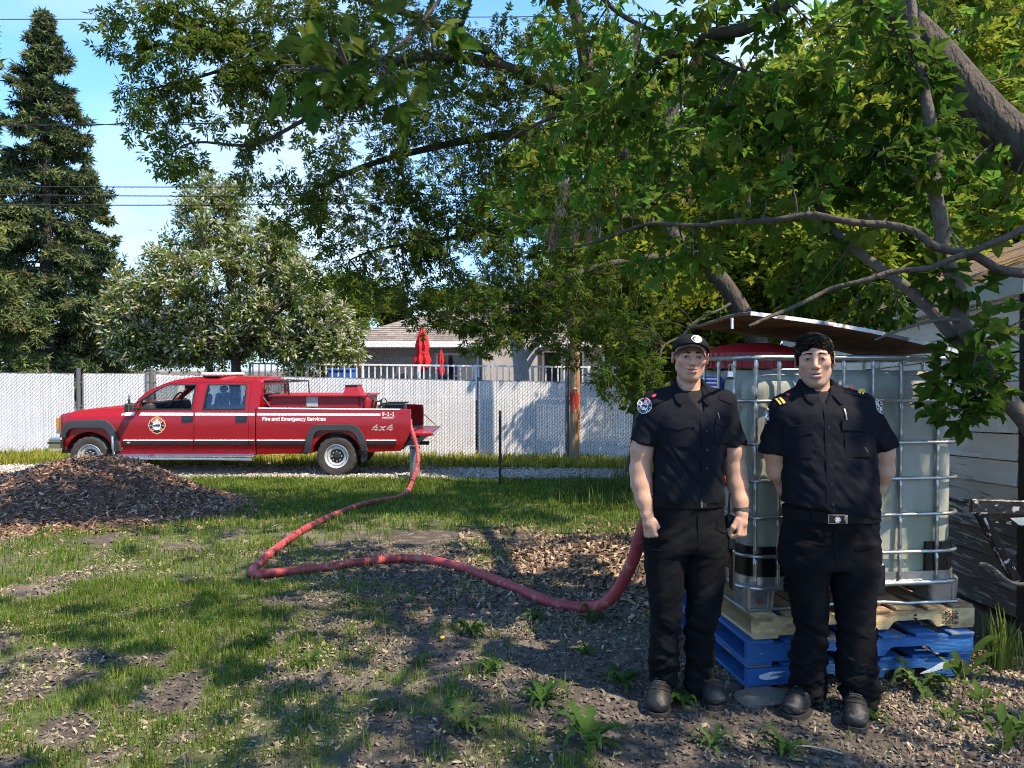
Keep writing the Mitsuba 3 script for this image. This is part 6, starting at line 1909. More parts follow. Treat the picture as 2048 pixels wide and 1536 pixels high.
# ---- the two stems in front of the shed
t2 = Tree(22)
rg = t2.rng
t2.limb([(3.05, 3.62, -0.1), (2.78, 3.68, 0.85), P(2048, 838, 3.72), P(1965, 722, 3.75), P(1925, 620, 3.75), P(1886, 500, 3.8), P(1876, 380, 3.8), P(1852, 200, 3.8), P(1826, 40, 3.85), P(1808, -140, 3.9)], 0.056, 0.015, 0.010, sides=12)
t2.limb([P(1990, 752, 3.75), P(1890, 652, 3.86), P(1800, 565, 4.0), P(1700, 490, 4.2), P(1600, 360, 4.4), P(1540, 250, 4.6), P(1480, 120, 4.8)], 0.034, 0.012, 0.012, sides=10)
t2.limb([P(2010, 790, 3.72), P(1985, 775, 3.6), P(1950, 790, 3.55), P(1925, 805, 3.5)], 0.010, 0.004)
t2.limb([P(1935, 650, 3.76), P(1880, 640, 3.7), P(1800, 660, 3.7), P(1750, 680, 3.7)], 0.010, 0.004)
t2.limb([P(1876, 400, 3.8), P(1800, 330, 3.9), P(1730, 290, 4.0), P(1640, 280, 4.1)], 0.016, 0.006)
for c in ((1925, 800, 3.55, 55, 40, .15, 14), (1955, 730, 3.6, 50, 40, .12, 12), (1760, 600, 4.3, 90, 35, .2, 18), (1990, 650, 3.6, 50, 40, .15, 5), (1650, 580, 4.4, 90, 30, .2, 14), (1870, 300, 3.8, 80, 80, .3, 22), (1800, 140, 3.9, 90, 80, .3, 22), (1690, 330, 4.1, 100, 80, .4, 26), (1560, 260, 4.6, 110, 90, .4, 26), (1900, 560, 3.75, 60, 30, .2, 8)):
    t2.grow(pcl(rg, *c), 2, 0.12, 0.005)
t2.leaf(BOX3, 5, 0.78, (0.055, 0.105, 0.016), tilt=0.7, py=0.06, hang=0.5)
t2.finish('maple_sapling', 'slender double stemmed maple leaning in front of the white shed', 'young_bark', big=150)

# ---- the dark leaved tree whose limbs reach over the lawn
t4 = Tree(24)
rg = t4.rng
t4.limb([(3.3, 9.2, -0.3), P(1540, 740, 9.0), P(1470, 600, 9.0), P(1410, 525, 9.0), P(1335, 462, 9.0), P(1292, 400, 9.0), P(1240, 300, 8.8), P(1180, 225, 8.5), P(1080, 165, 8.0), P(1010, 135, 7.8), P(880, 112, 7.5), P(760, 126, 7.2), P(640, 130, 7.0), P(520, 105, 6.8), P(420, 60, 6.6), P(330, 10, 6.4)], 0.125, 0.010, sides=12)
t4.limb([P(1240, 300, 8.8), P(1120, 268, 8.5), P(1000, 270, 8.3), P(880, 292, 8.0), P(760, 322, 7.8), P(660, 362, 7.6), P(590, 405, 7.5)], 0.06, 0.010)
t4.limb([P(760, 126, 7.2), P(680, 200, 7.1), P(590, 250, 7.0), P(500, 290, 6.9), P(420, 285, 6.8), P(340, 310, 6.8)], 0.025, 0.006)
t4.limb([P(520, 105, 6.8), P(440, 140, 6.8), P(360, 165, 6.7), P(280, 180, 6.6)], 0.018, 0.005)
t4.limb([P(1410, 525, 9.0), P(1260, 520, 8.8), P(1100, 570, 8.5), P(1040, 610, 8.4), P(970, 665, 8.3)], 0.05, 0.008)
t4.limb([P(1335, 462, 9.0), P(1200, 430, 8.8), P(1060, 440, 8.5), P(930, 470, 8.3), P(800, 490, 8.1), P(700, 520, 8.0)], 0.05, 0.008)
t4.limb([P(1010, 135, 7.8), P(900, 60, 7.6), P(760, 10, 7.4), P(620, -30, 7.2), P(450, -60, 7.0)], 0.05, 0.012)
t4.limb([P(1470, 600, 9.0), P(1400, 640, 8.6), P(1330, 700, 8.2), P(1290, 770, 8.0), P(1220, 790, 7.9)], 0.018, 0.005, 0.02)
t4.limb([P(1180, 225, 8.5), P(1160, 60, 8.6), P(1100, -120, 8.6), P(980, -300, 8.4)], 0.09, 0.03)
t4.limb([P(1292, 400, 9.0), P(1330, 250, 9.4), P(1400, 100, 9.8), P(1420, -100, 10.0)], 0.10, 0.03)
CL = [(290, 60, 6.5, 100, 60, .5, 34), (420, 130, 6.7, 130, 70, .6, 60), (310, 225, 6.7, 85, 60, .4, 34), (560, 50, 7.0, 150, 60, .6, 56), (610, 170, 7.1, 140, 70, .6, 60), (780, 60, 7.4, 180, 80, .7, 64), (780, 200, 7.5, 150, 80, .6, 60), (950, 110, 7.8, 170, 90, .7, 66),
      (345, 320, 6.8, 70, 30, .3, 16), (480, 245, 6.9, 80, 50, .4, 24), (590, 410, 7.4, 80, 60, .4, 30), (700, 370, 7.7, 140, 70, .6, 60), (880, 340, 8.0, 160, 90, .7, 70), (1040, 290, 8.4, 140, 90, .7, 60), (1080, 420, 8.5, 150, 90, .7, 62), (760, 480, 8.0, 150, 60, .6, 50),
      (930, 500, 8.3, 150, 70, .6, 60), (1110, 550, 8.6, 130, 70, .6, 50), (980, 620, 8.4, 110, 50, .4, 36), (1240, 590, 8.8, 120, 80, .6, 50), (1180, 690, 8.4, 100, 50, .4, 24), (1260, 740, 8.0, 80, 50, .3, 26), (1090, 640, 8.4, 60, 50, .4, 18), (860, 590, 8.3, 90, 40, .4, 26), (640, 560, 8.0, 60, 40, .4, 8), (510, 360, 7.2, 50, 50, .3, 10), (650, 280, 7.1, 60, 50, .4, 14), (1000, 560, 8.4, 150, 70, .6, 40), (850, 440, 8.1, 130, 60, .5, 36), (1060, 190, 8.0, 110, 70, .5, 34), (720, 560, 8.1, 70, 40, .4, 16), (1180, 480, 8.8, 110, 80, .6, 34), (1150, 90, 8.6, 120, 90, .6, 60), (1170, 230, 8.7, 110, 90, .6, 60), (1150, 360, 8.7, 100, 80, .6, 44), (1300, 330, 9.0, 100, 90, .6, 34), (1300, 120, 9.4, 120, 90, .6, 34), (640, 60, 7.0, 120, 60, .5, 30), (540, 130, 6.9, 120, 60, .5, 30), (400, 40, 6.6, 90, 50, .4, 24), (900, 200, 7.8, 160, 80, .6, 50), (960, 410, 8.3, 160, 60, .6, 50), (1130, 640, 8.4, 110, 50, .4, 30), (1010, 670, 8.3, 80, 30, .3, 16), (1220, 660, 8.2, 90, 50, .4, 24), (890, 640, 8.2, 70, 30, .3, 14), (800, 610, 8.1, 60, 30, .3, 9), (950, 680, 8.3, 50, 25, .2, 8)]
for c in CL:
    t4.grow(pcl(rg, *c[:6], int(c[6] * 1.55)), 3, 0.22, 0.007)
DG = (0.100, 0.150, 0.026)
t4.leaf(ASH, 8, 0.76, DG, tilt=0.65, py=0.10, young=(0.13, 0.17, 0.025), hang=0.45)
n0 = len(t4.twigs)
for c, r, n in (((-1.0, 7.0, 6.6), (2.0, 1.6, 0.8), 60), ((1.0, 8.2, 7.2), (2.0, 1.8, 0.9), 36), ((-2.8, 6.0, 6.2), (1.3, 1.1, 0.6), 22), ((0.6, 6.0, 6.6), (1.6, 1.3, 0.7), 40)):
    t4.grow(ball(rg, c, r, n), 3, 0.1, 0.012)
t4.leaf(ASH, 9, 1.6, DG, tilt=0.4, twigs=t4.twigs[n0:])
t4.finish('ash_tree', 'dark tree behind the tank whose limbs spread left over the lawn')

# ---- bright trees behind the tank and shed
BR = [((6.0, 11.5, 0), 8.5, 'sunlit pale green tree behind the shed roof at the right', [((5.2, 10.5, 4.6), (2.6, 1.8, 2.2), 150), ((7.0, 11.5, 6.0), (2.4, 1.8, 2.4), 120), ((4.2, 9.6, 3.0), (1.5, 1.2, 0.9), 70), ((6.4, 10.0, 3.2), (2.0, 1.2, 1.0), 70)], (0.16, 0.22, 0.025)),
      ((2.2, 14.0, 0), 8.0, 'sunlit yellow green tree behind the capped man and tank', [((2.0, 12.6, 3.4), (2.0, 1.4, 1.4), 110), ((3.6, 13.2, 5.0), (2.2, 1.6, 1.8), 110), ((1.2, 13.6, 5.2), (1.6, 1.4, 1.4), 60), ((3.0, 12.0, 2.2), (1.3, 1.0, 0.8), 60)], (0.145, 0.20, 0.024)),
      ((5.0, 17.5, 0), 9.0, 'tall green tree standing farther behind the tank', [((4.6, 16.8, 4.0), (2.6, 1.6, 2.0), 110), ((6.4, 17.2, 6.6), (2.6, 1.8, 2.4), 110), ((3.4, 17.2, 7.4), (2.2, 1.6, 1.8), 80), ((7.8, 16.4, 3.4), (2.2, 1.5, 1.8), 90)], (0.13, 0.185, 0.024)),
      ((2.7, 10.2, 0), 3.2, 'bright leafy young tree directly behind the tank', [((2.3, 10.0, 1.9), (1.1, 0.7, 0.9), 70), ((3.3, 10.2, 2.6), (1.2, 0.7, 0.8), 60), ((1.7, 10.4, 2.9), (0.9, 0.7, 0.7), 40)], (0.16, 0.22, 0.026)),
      ((10.5, 16.0, 0), 9.0, 'broad green tree at the far right behind the shed', [((10.0, 14.5, 5.0), (2.8, 2.0, 2.6), 120), ((9.0, 13.0, 7.5), (2.4, 1.8, 1.8), 90)], (0.145, 0.20, 0.024))]
for i_, (b, h, lab, cl, col) in enumerate(BR):
    tr = Tree(40 + i_)
    b = np.array(b, float)
    b[2] = gz(b[0], b[1]) - 0.1
    tr.limb([b, b + [0.1, 0, h * 0.25], b + [-0.15, 0.1, h * 0.5], b + [0.2, 0, h * 0.85]], 0.17, 0.04)
    for c, r, n in cl:
        c = np.array(c)
        tr.limb([b + [0, 0, min(h * 0.5, c[2] * 0.55)], (b + [0, 0, c[2] * 0.7] + c) / 2 + [0, 0, 0.3], c], 0.08, 0.02)
    for c, r, n in cl:
        tr.grow(ball(tr.rng, c, r, int(n * 1.4)), 3, 0.1, 0.012)
    tr.leaf(SIMPLE2, 26, 1.15, col, tilt=0.7, py=0.35, young=(0.24, 0.27, 0.03), spread=0.6)
    tr.finish('leafy_tree', lab, group=None)

# ---- pale trunked tree inside the far yard
t5 = Tree(31)
b = np.array([0.20, 20.0, -0.5])
d = 20.0
t5.limb([P(1042, 800, d), P(1042, 740, d), P(1036, 700, d), P(1030, 650, d), P(1040, 600, d), P(1030, 540, d)], 0.24, 0.05)
t5.limb([P(1040, 730, d), P(1070, 690, d), P(1095, 670, d), P(1120, 640, d)], 0.10, 0.03)
t5.limb([P(1036, 700, d), P(1010, 660, d), P(985, 640, d), P(960, 600, d)], 0.09, 0.03)
t5.limb([P(1042, 760, d), P(1062, 720, d), P(1080, 700, d), P(1130, 690, d)], 0.08, 0.02)
for c in ((1030, 580, 20, 80, 60, 1.0, 40), (960, 600, 20, 60, 40, .8, 24), (1110, 640, 20, 70, 50, .8, 30)):
    t5.grow(pcl(t5.rng, *c), 3, 0.1, 0.02)
t5.leaf(SIMPLE, 5, 1.0, (0.10, 0.135, 0.022), tilt=0.8, py=0.1, spread=0.4)
t5.finish('gnarled_tree', 'pale gnarled tree standing behind the deck railing left of the pole', 'pale_bark')

# ---- white flowering tree over the fence behind the truck
t6 = Tree(32)
rg = t6.rng
d = 19.6
t6.limb([P(472, 800, d), P(470, 700, d), P(462, 600, d), P(455, 500, d), P(450, 420, d)], 0.13, 0.03)
for q in ((300, 640), (330, 520), (390, 430), (560, 470), (620, 560), (660, 650), (250, 600), (520, 650), (380, 680)):
    t6.limb([P(470, 740 - 0.15 * abs(q[0] - 470), d), P((470 + q[0]) / 2, (690 + q[1]) / 2, d + rg.normal(0, .5)), P(*q, d + rg.normal(0, 0.9))], 0.05, 0.012)
CL = [(450, 560, 180, 130, 1.8, 210), (330, 620, 110, 80, 1.4, 100), (560, 620, 120, 80, 1.4, 110), (420, 450, 80, 70, 1.0, 50), (400, 380, 50, 45, .6, 16), (290, 690, 80, 40, 1.0, 40), (600, 690, 90, 35, 1.0, 50), (450, 680, 120, 40, 1.2, 80), (520, 490, 90, 70, 1.0, 50), (650, 640, 55, 60, .8, 40), (270, 570, 50, 50, .7, 24), (480, 390, 50, 40, .6, 12), (245, 650, 60, 60, .8, 36), (680, 690, 50, 50, .8, 34), (350, 700, 110, 35, 1.0, 50), (560, 540, 80, 60, 1.0, 40)]
for px, py, rx, ry, rd, n in CL:
    t6.grow(pcl(rg, px, py, d, rx, ry, rd, n), 3, 0.05, 0.012)
t6.leaf(SIMPLE2, 16, 0.95, (0.185, 0.235, 0.060), tilt=0.7, spread=0.5, py=0.15)
key6 = t6.finish('flowering_tree', 'white flowering tree rising over the fence behind the truck', crown='crown')
t6.leaves = []
t6.leaf(RACEME, 16, 1.25, (0.46, 0.49, 0.34), tilt=0.5, spread=0.6, py=0.1, young=(0.70, 0.71, 0.60), var=0.12, hang=-0.2)
v, f, c = t6.leaves[0]
add('blossoms', (v, f), 'blossom', key6, color=c, kind='stuff', label='white drooping blossom spikes')

# ---- far green trees and shrubs
FARS = [(715, 600, 36, 75, 62, 'round bright green tree left of the house roof'), (600, 690, 30, 110, 70, 'green tree in the distance behind the right side of the flowering tree'), (785, 615, 48, 30, 55, 'dark slim evergreen showing beside the house roof'), (235, 640, 30, 75, 100, 'light green tree between the spruces and the flowering tree'),
        (930, 600, 44, 90, 40, 'green tree top beyond the house ridge'), (1180, 600, 38, 120, 70, 'green tree beyond the right end of the house'), (1350, 640, 28, 170, 110, 'green tree far behind the capped man'), (60, 660, 40, 140, 110, 'dark green trees at the far left behind the spruces'), (420, 690, 33, 130, 75, 'green tree in the distance behind the left side of the flowering tree')]
for i_, (px, py, d, rx, ry, lab) in enumerate(FARS):
    tr = Tree(60 + i_)
    m = d / FOCAL
    c = P(px, py, d)
    b = np.array([c[0], c[1], float(gz(c[0], c[1])) - 0.2])
    tr.limb([b, (b + c) / 2, c, c + [0, 0, ry * m * 0.7]], 0.18, 0.03)
    pts = np.vstack([ball(tr.rng, c + tr.rng.normal(size=3) * np.array([rx, rx * .6, ry * .75]) * m * 0.45, np.array([rx, rx * 0.8, ry]) * m * tr.rng.uniform(.35, .7), 26) for _ in range(7)])
    pts = pts[pts[:, 2] > b[2] + 0.4]
    tr.grow(pts, 3, 0.05, 0.02, 9)
    dark = i_ in (2, 7)
    tr.leaf(SIMPLE2, 16, 1.5 * d / 34, (0.045, 0.065, 0.022) if dark else (0.15, 0.205, 0.028), tilt=0.7, spread=0.9, py=0.25)
    tr.finish('distant_tree', lab)


# ---- spruces
def spruce(label, base, h, rmax, seed, n_br, zmin=0.8, cones=True, tint=(0.088, 0.118, 0.058), lean=0.0):
    tr = Tree(seed)
    rg = tr.rng
    b = np.array(base, float)
    tip = b + [lean, 0, h]
    tr.limb([b, b + (tip - b) * 0.35, b + (tip - b) * 0.7, tip], 0.02 * h, 0.012)
    pos, xd, cn = [], [], []
    for i in range(n_br):
        t = (i + rg.random()) / n_br
        z = zmin + (h - zmin) * (1 - (1 - t) ** 1.15)
        a = rg.random() * 2 * np.pi
        R = rmax * (1 - (z / h)) ** 0.80 * (0.60 + 0.62 * rg.random()) * (0.55 + 0.45 * min(1, z / (0.18 * h))) + 0.12
        o = b + (tip - b) * (z / h)
        dr_ = np.array([math.cos(a), math.sin(a), 0])
        up0 = 0.25 * R * (z / h) - 0.05 * R
        pts = np.array([o, o + dr_ * R * 0.35 + [0, 0, up0 * 0.5 - 0.06 * R], o + dr_ * R * 0.7 + [0, 0, up0 * 0.6 - 0.20 * R], o + dr_ * R + [0, 0, up0 - 0.18 * R]])
        p, r = limb(pts, 0.012 + 0.012 * R, 0.006, 12)
        tr.twigs.append((p, r))
        n = int(8 + 24 * R)
        tt = rg.random(n) ** 0.75 * 0.92 + 0.08
        q = np.stack([np.interp(tt * 11, np.arange(12), p[:, k]) for k in range(3)], 1)
        perp = np.array([-dr_[1], dr_[0], 0])
        s = rg.normal(size=n) * 0.17 * R * (1.1 - tt * 0.8) * 0.8
        q += perp * s[:, None] + np.array([0, 0, -1.0]) * (np.abs(s) * 0.35 + rg.random(n) * 0.16)[:, None]
        pos.append(q)
        xd.append(dr_ * 0.75 + perp * (np.sign(s) * 0.5)[:, None] + np.stack([rg.normal(0, .3, n), rg.normal(0, .3, n), -0.35 + rg.normal(0, .35, n)], 1))
        if cones and z > h * 0.62 and rg.random() < 0.95:
            k = rg.integers(3, 8)
            u = 0.4 + 0.6 * rg.random(k)
            cq = np.stack([np.interp(u * 11, np.arange(12), p[:, j]) for j in range(3)], 1) + rg.normal(0, .06, (k, 3)) - [0, 0, 0.07]
            cn.append(cq)
    pos, xd = np.vstack(pos), np.vstack(xd)
    pos, xd = np.repeat(pos, 2, 0), np.repeat(xd, 2, 0)
    pos = pos + rg.normal(0, 0.06, pos.shape)
    xd = xd + rg.normal(0, 0.35, xd.shape)
    n = len(pos)
    tr.leaves.append(place(SPRAY, pos, xd, np.tile([0, 0, 1.0], (n, 1)) + 0.5 * rg.normal(size=(n, 3)), 1.3 * (0.7 + 0.6 * rg.random(n)), leaf_cols(n, rg, tint, (0.17, 0.205, 0.075), 0.28, 0.35)))
    key = tr.finish('spruce_tree', label, leafmat='needle')
    if cn:
        cn = np.vstack(cn)
        n = len(cn)
        v, f, c = place(RACEME, cn, np.tile([0.1, 0, -1.0], (n, 1)) + 0.2 * rg.normal(size=(n, 3)), rg.normal(size=(n, 3)), 1.1 + 0.5 * rg.random(n), leaf_cols(n, rg, (0.20, 0.10, 0.045), py=0))
        add('cones', (v, f), 'needle', key, color=c, kind='stuff', label='brown hanging cones')
    return key


def sp(px, d, top):
    x = (px - 1024) / FOCAL * d
    g_ = float(gz(x, d))
    return (x, d, g_ - 0.1), P(px, top, d)[2] - g_ + 0.1


b, h = sp(95, 25, 22)
spruce('tall spruce with brown cones near its top, pointed against the sky', b, h, 3.3, 71, 140, 1.6)
b, h = sp(-75, 21, -150)
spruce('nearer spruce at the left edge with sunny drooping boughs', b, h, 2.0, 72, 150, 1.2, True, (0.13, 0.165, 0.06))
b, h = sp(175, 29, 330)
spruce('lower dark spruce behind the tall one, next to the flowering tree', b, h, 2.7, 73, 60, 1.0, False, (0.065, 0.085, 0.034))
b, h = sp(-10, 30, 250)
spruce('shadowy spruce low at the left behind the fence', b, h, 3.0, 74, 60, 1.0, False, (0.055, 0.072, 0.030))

# ---------------------------------------------------------------- the hose
mat('hose_red', mikit.proc(lambda p, n, uv: mix(mix((0.21, 0.022, 0.026), (0.36, 0.055, 0.055), fbm(p.x * 5, p.y * 5, p.z * 5, 3)), (0.40, 0.24, 0.20), smoothstep(0.52, 0.8, fbm(p.x * 21, p.y * 21, p.z * 21, 4)) * 0.5)), 0.6)
HPX = [(790, 1001), (740, 1010), (690, 1026), (640, 1048), (598, 1071), (556, 1101), (524, 1128), (508, 1145), (509, 1156), (530, 1155), (600, 1148), (700, 1135), (800, 1124), (870, 1129), (950, 1152), (1050, 1192), (1110, 1216), (1155, 1223)]
hp = [np.array([tx(812), D0 + 0.55, tz(845)]), np.array([tx(820), D0 + 0.15, tz(858)]), P(830, 880, 12.95), P(836, 908, 12.75), P(834, 935, 12.5), P(825, 962, 11.9)]
for a, b in HPX:
    q = G(a, b)
    q[2] = gz(q[0], q[1]) + 0.030
    hp.append(q)
hp += [P(1205, 1208, 4.85), P(1240, 1172, 4.6), P(1268, 1115, 4.35), P(1285, 1060, 4.15), P(1312, 1010, 4.0), P(1360, 975, 3.93), P(1430, 960, 3.95), P(1478, 955, 4.05)]
hc_ = spline(hp, 420)
low = gz(hc_[:, 0], hc_[:, 1]) + 0.028
hc_[:, 2] = np.maximum(hc_[:, 2], low)
k = np.arange(len(hc_))
rad = 0.0345 + 0.0008 * np.sin(k * 2.1) + 0.004 * np.exp(-((hc_ - G(509, 1152)) ** 2).sum(1) / 0.006)
hk = thing('fire_hose', 'red fire hose running from the truck bed across the lawn', 'hose')
v, f = tube(hc_, rad, 20)
v[:, 2] = np.where(v[:, 2] < 0, v[:, 2], v[:, 2])
add('jacket', (v, f), 'hose_red', hk, smooth=60)
rb = []
t = np.gradient(hc_, axis=0)
t /= np.linalg.norm(t, axis=1, keepdims=True)
for i in range(230, 417):                                              # corrugation on the raised end
    for u in (0.0, 0.5):
        c = hc_[i] * (1 - u) + hc_[i + 1] * u
        if hc_[i, 1] < 5.6 and hc_[i, 0] > 0.4:
            rb.append(tube([c - t[i] * 0.003, c, c + t[i] * 0.003], [0.0348, 0.0368, 0.0348], 14, False))
if rb:
    add('rib', cat(rb), 'hose_red', hk, kind='stuff', smooth=50)
mat('hose_band', (0.16, 0.02, 0.022), 0.5)
for px in ((803, 1124), (598, 1071), (656, 1041), (512, 1141)):
    q = G(*px)
    i = int(np.argmin(((hc_ - q) ** 2).sum(1)))
    add('band', tube([hc_[i] - t[i] * 0.02, hc_[i], hc_[i] + t[i] * 0.02], [0.037, 0.039, 0.037], 18), 'hose_band', hk, smooth=50)

# ---------------------------------------------------------------- wood chip pile and the small heap of leaves
rg = np.random.default_rng(77)


def chips(n, xr, yr, hf, lo, size, cols, seed, flat=0.5, dens=None):
    r = np.random.default_rng(seed)
    x, y = r.uniform(*xr, n), r.uniform(*yr, n)
    h = hf(x, y)
    ok = h > lo + 0.02 * r.normal(size=n)
    x, y, h = x[ok], y[ok], h[ok]
    n = len(x)
    L, w, t = size[0] * (0.5 + r.random(n)), size[1] * (0.5 + r.random(n)), 0.004
    bx = np.array([[-.5, -.5, 0], [.5, -.35, 0.3], [.5, .4, 0.2], [-.5, .5, -0.1], [0, 0, 0.9]])
    v = bx[None] * np.stack([L, w, np.full(n, 0.008)], 1)[:, None]
    a, b, c = r.uniform(0, 6.28, n), r.normal(0, flat, n), r.normal(0, flat, n)
    ca, sa = np.cos(a), np.sin(a)
    z = v[..., 2] + v[..., 0] * np.sin(b)[:, None] + v[..., 1] * np.sin(c)[:, None]
    X = v[..., 0] * np.cos(b)[:, None]
    Y = v[..., 1] * np.cos(c)[:, None]
    P_ = np.stack([x[:, None] + X * ca[:, None] - Y * sa[:, None], y[:, None] + X * sa[:, None] + Y * ca[:, None], (gz(x, y) + np.maximum(h, 0.0))[:, None] + 0.006 + z], -1)
    f = np.array([[0, 1, 4], [1, 2, 4], [2, 3, 4], [3, 0, 4]])[None] + (np.arange(n) * 5)[:, None, None]
    k = r.integers(len(cols), size=n)
    col = np.asarray(cols)[k] * (0.6 + 0.8 * r.random((n, 1)))
    return P_.reshape(-1, 3), f.reshape(-1, 3), np.repeat(col, 5, 0).clip(0, 0.9)


mat('chip', VC, 0.9)
CH = [(0.15, 0.078, 0.050), (0.11, 0.058, 0.040), (0.26, 0.165, 0.105), (0.08, 0.046, 0.034), (0.38, 0.27, 0.18), (0.19, 0.105, 0.07)]
mk = thing('mulch_pile', 'brown wood chip pile on the lawn in front of the truck', 'mulch pile')
bumped('mulch_core', mikit.proc(lambda p, n, uv: mix((0.035, 0.020, 0.014), (0.14, 0.08, 0.052), fbm(p.x * 22, p.y * 22, p.z * 22, 4))), 0.95, lambda p, n, uv: noise(p.x * 45, p.y * 45, p.z * 45), 0.03)
px_, py_ = np.linspace(-10.5, -2.2, 150), np.linspace(6.3, 12.4, 110)
add('mound', grid(px_, py_, lambda x, y: gz(x, y) + pile_h(x, y)), 'mulch_core', mk, smooth=True)
v, f, c = chips(42000, (-10.2, -2.3), (6.5, 12.2), pile_h, -0.012, (0.068, 0.022), CH, 5, 0.5)
add('chips', (v, f), 'chip', mk, color=c, kind='stuff')
lk = thing('leaf_heap', 'low heap of dry brown leaves left of the capped man', 'leaf heap')
add('mound', grid(np.linspace(-0.6, 2.2, 60), np.linspace(4.9, 8.1, 60), lambda x, y: gz(x, y) + heap_h(x, y)), 'mulch_core', lk, smooth=True)
v, f, c = chips(14000, (-0.6, 2.2), (4.9, 8.1), heap_h, -0.004, (0.055, 0.028), [(0.22, 0.155, 0.10), (0.13, 0.085, 0.055), (0.32, 0.24, 0.16), (0.09, 0.06, 0.04)], 6, 0.6)
add('dry_leaves', (v, f), 'chip', lk, color=c, kind='stuff')


# ---------------------------------------------------------------- grass, litter, weeds
GT = np.array([[-.5, 0, 0], [.5, 0, 0], [.35, 0.10, .55], [-.35, 0.10, .55], [0, 0.42, 1.0]])
GF = np.array([[0, 1, 2], [0, 2, 3], [3, 2, 4]])


def blades(n, xr, yr, dens, hgt, wid, cols, seed, power=1.0, hvar=0.5, per=1, rad=0.03):
    """Blades in tufts of per blades each."""
    r = np.random.default_rng(seed)
    x = r.uniform(*xr, n)
    y = (yr[0] ** power + (yr[1] ** power - yr[0] ** power) * r.random(n)) ** (1 / power)
    ok = (r.random(n) < dens(x, y)) & (np.abs(x) < y * 0.72 + 0.6)
    x, y = x[ok], y[ok]
    th = np.repeat(0.7 + 0.6 * r.random(len(x)), per)
    tc = np.repeat(0.75 + 0.5 * r.random((len(x), 1)), per, axis=0)
    x, y = np.repeat(x, per), np.repeat(y, per)
    n = len(x)
    ox, oy = r.normal(0, rad, n) * (per > 1), r.normal(0, rad, n) * (per > 1)
    x, y = x + ox, y + oy
    H = (hgt(x, y) if callable(hgt) else hgt) * (1 - hvar + 2 * hvar * r.random(n)) * th
    W = (wid(x, y) if callable(wid) else wid) * (0.7 + 0.6 * r.random(n))
    lean = r.normal(0.55, 0.5, n)
    a = np.where((per > 1) & (r.random(n) < 0.6), np.arctan2(-ox, oy), r.uniform(0, 6.28, n))
    v = GT[None] * np.stack([W, H * lean, H * np.cos(np.clip(lean * 0.6, -1.2, 1.2))], 1)[:, None]
    X = v[..., 0] * np.cos(a)[:, None] - v[..., 1] * np.sin(a)[:, None]
    Y = v[..., 0] * np.sin(a)[:, None] + v[..., 1] * np.cos(a)[:, None]
    P_ = np.stack([x[:, None] + X, y[:, None] + Y, gz(x, y)[:, None] - 0.004 + v[..., 2]], -1)
    f = GF[None] + (np.arange(n) * 5)[:, None, None]
    k = r.integers(len(cols), size=n)
    nn_ = nz(x, y, 0, 0.6, 61, 3)[:, None]
    col = np.asarray(cols)[k] * (0.75 + 0.5 * r.random((n, 1))) * (0.7 + 0.6 * nn_) * tc
    return P_.reshape(-1, 3), f.reshape(-1, 3), np.repeat(col, 5, 0).clip(0, 0.9)


def merge(ps):
    vs, fs, cs, at = [], [], [], 0
    for v, f, c in ps:
        vs.append(v), fs.append(f + at), cs.append(c)
        at += len(v)
    return np.vstack(vs), np.vstack(fs), np.vstack(cs)


GC = [(0.065, 0.115, 0.020), (0.085, 0.135, 0.022), (0.05, 0.09, 0.018), (0.11, 0.155, 0.030), (0.19, 0.18, 0.07)]
GC = [(0.092, 0.175, 0.022), (0.115, 0.195, 0.026), (0.072, 0.14, 0.02), (0.15, 0.21, 0.034), (0.23, 0.225, 0.08)]
near = blades(17000, (-4.5, 3.2), (2.6, 5.8), lawn, 0.046, 0.0052, GC, 81, 1.4, 0.55, 9, 0.026)
midg = blades(21000, (-8.5, 5.5), (5.6, 12.9), lawn, 0.060, lambda x, y: 0.0072 + 0.0010 * (y - 6), GC, 82, 1.9, 0.5, 8, 0.05)
v, f, c = merge([near, midg])
add('grass', (v, f), 'grass_blade', color=c, label='patchy green grass of the yard', cat='grass', kind='stuff')
edge_d = lambda x, y: sst(0.35, 0.6, nz(x, y, 0, 0.7, 55)) * sst(0.2, 1.3, x) * (1 - sst(3.8, 4.6, x))
v, f, c = blades(9000, (0.2, 5.0), (9.3, 12.9), edge_d, 0.22, 0.012, [(0.055, 0.10, 0.02), (0.075, 0.125, 0.025), (0.15, 0.16, 0.06)], 83)
add('tall_grass', (v, f), 'grass_blade', color=c, label='taller rough grass along the lane edge left of the men', cat='grass', kind='stuff')
verge = lambda x, y: sst(0.30, 0.55, nz(x, y, 0, 0.8, 57)) * 0.9 + 0.1
strip = blades(7600, (-13, 9), (14.7, 17.9), verge, 0.14, 0.026, [(0.21, 0.24, 0.030), (0.28, 0.28, 0.04), (0.17, 0.21, 0.026), (0.38, 0.33, 0.10)], 84, 1, 0.6, 7, 0.07)
tuft = blades(2500, (-13, 9), (14.0, 15.4), lambda x, y: sst(0.58, 0.7, nz(x, y, 0, 0.5, 58)), 0.06, 0.014, [(0.12, 0.15, 0.03), (0.22, 0.20, 0.08)], 85)
v, f, c = merge([strip, tuft])
add('verge_grass', (v, f), 'grass_blade', color=c, label='sunny yellow green verge between the lane and the white fence', cat='grass', kind='stuff')
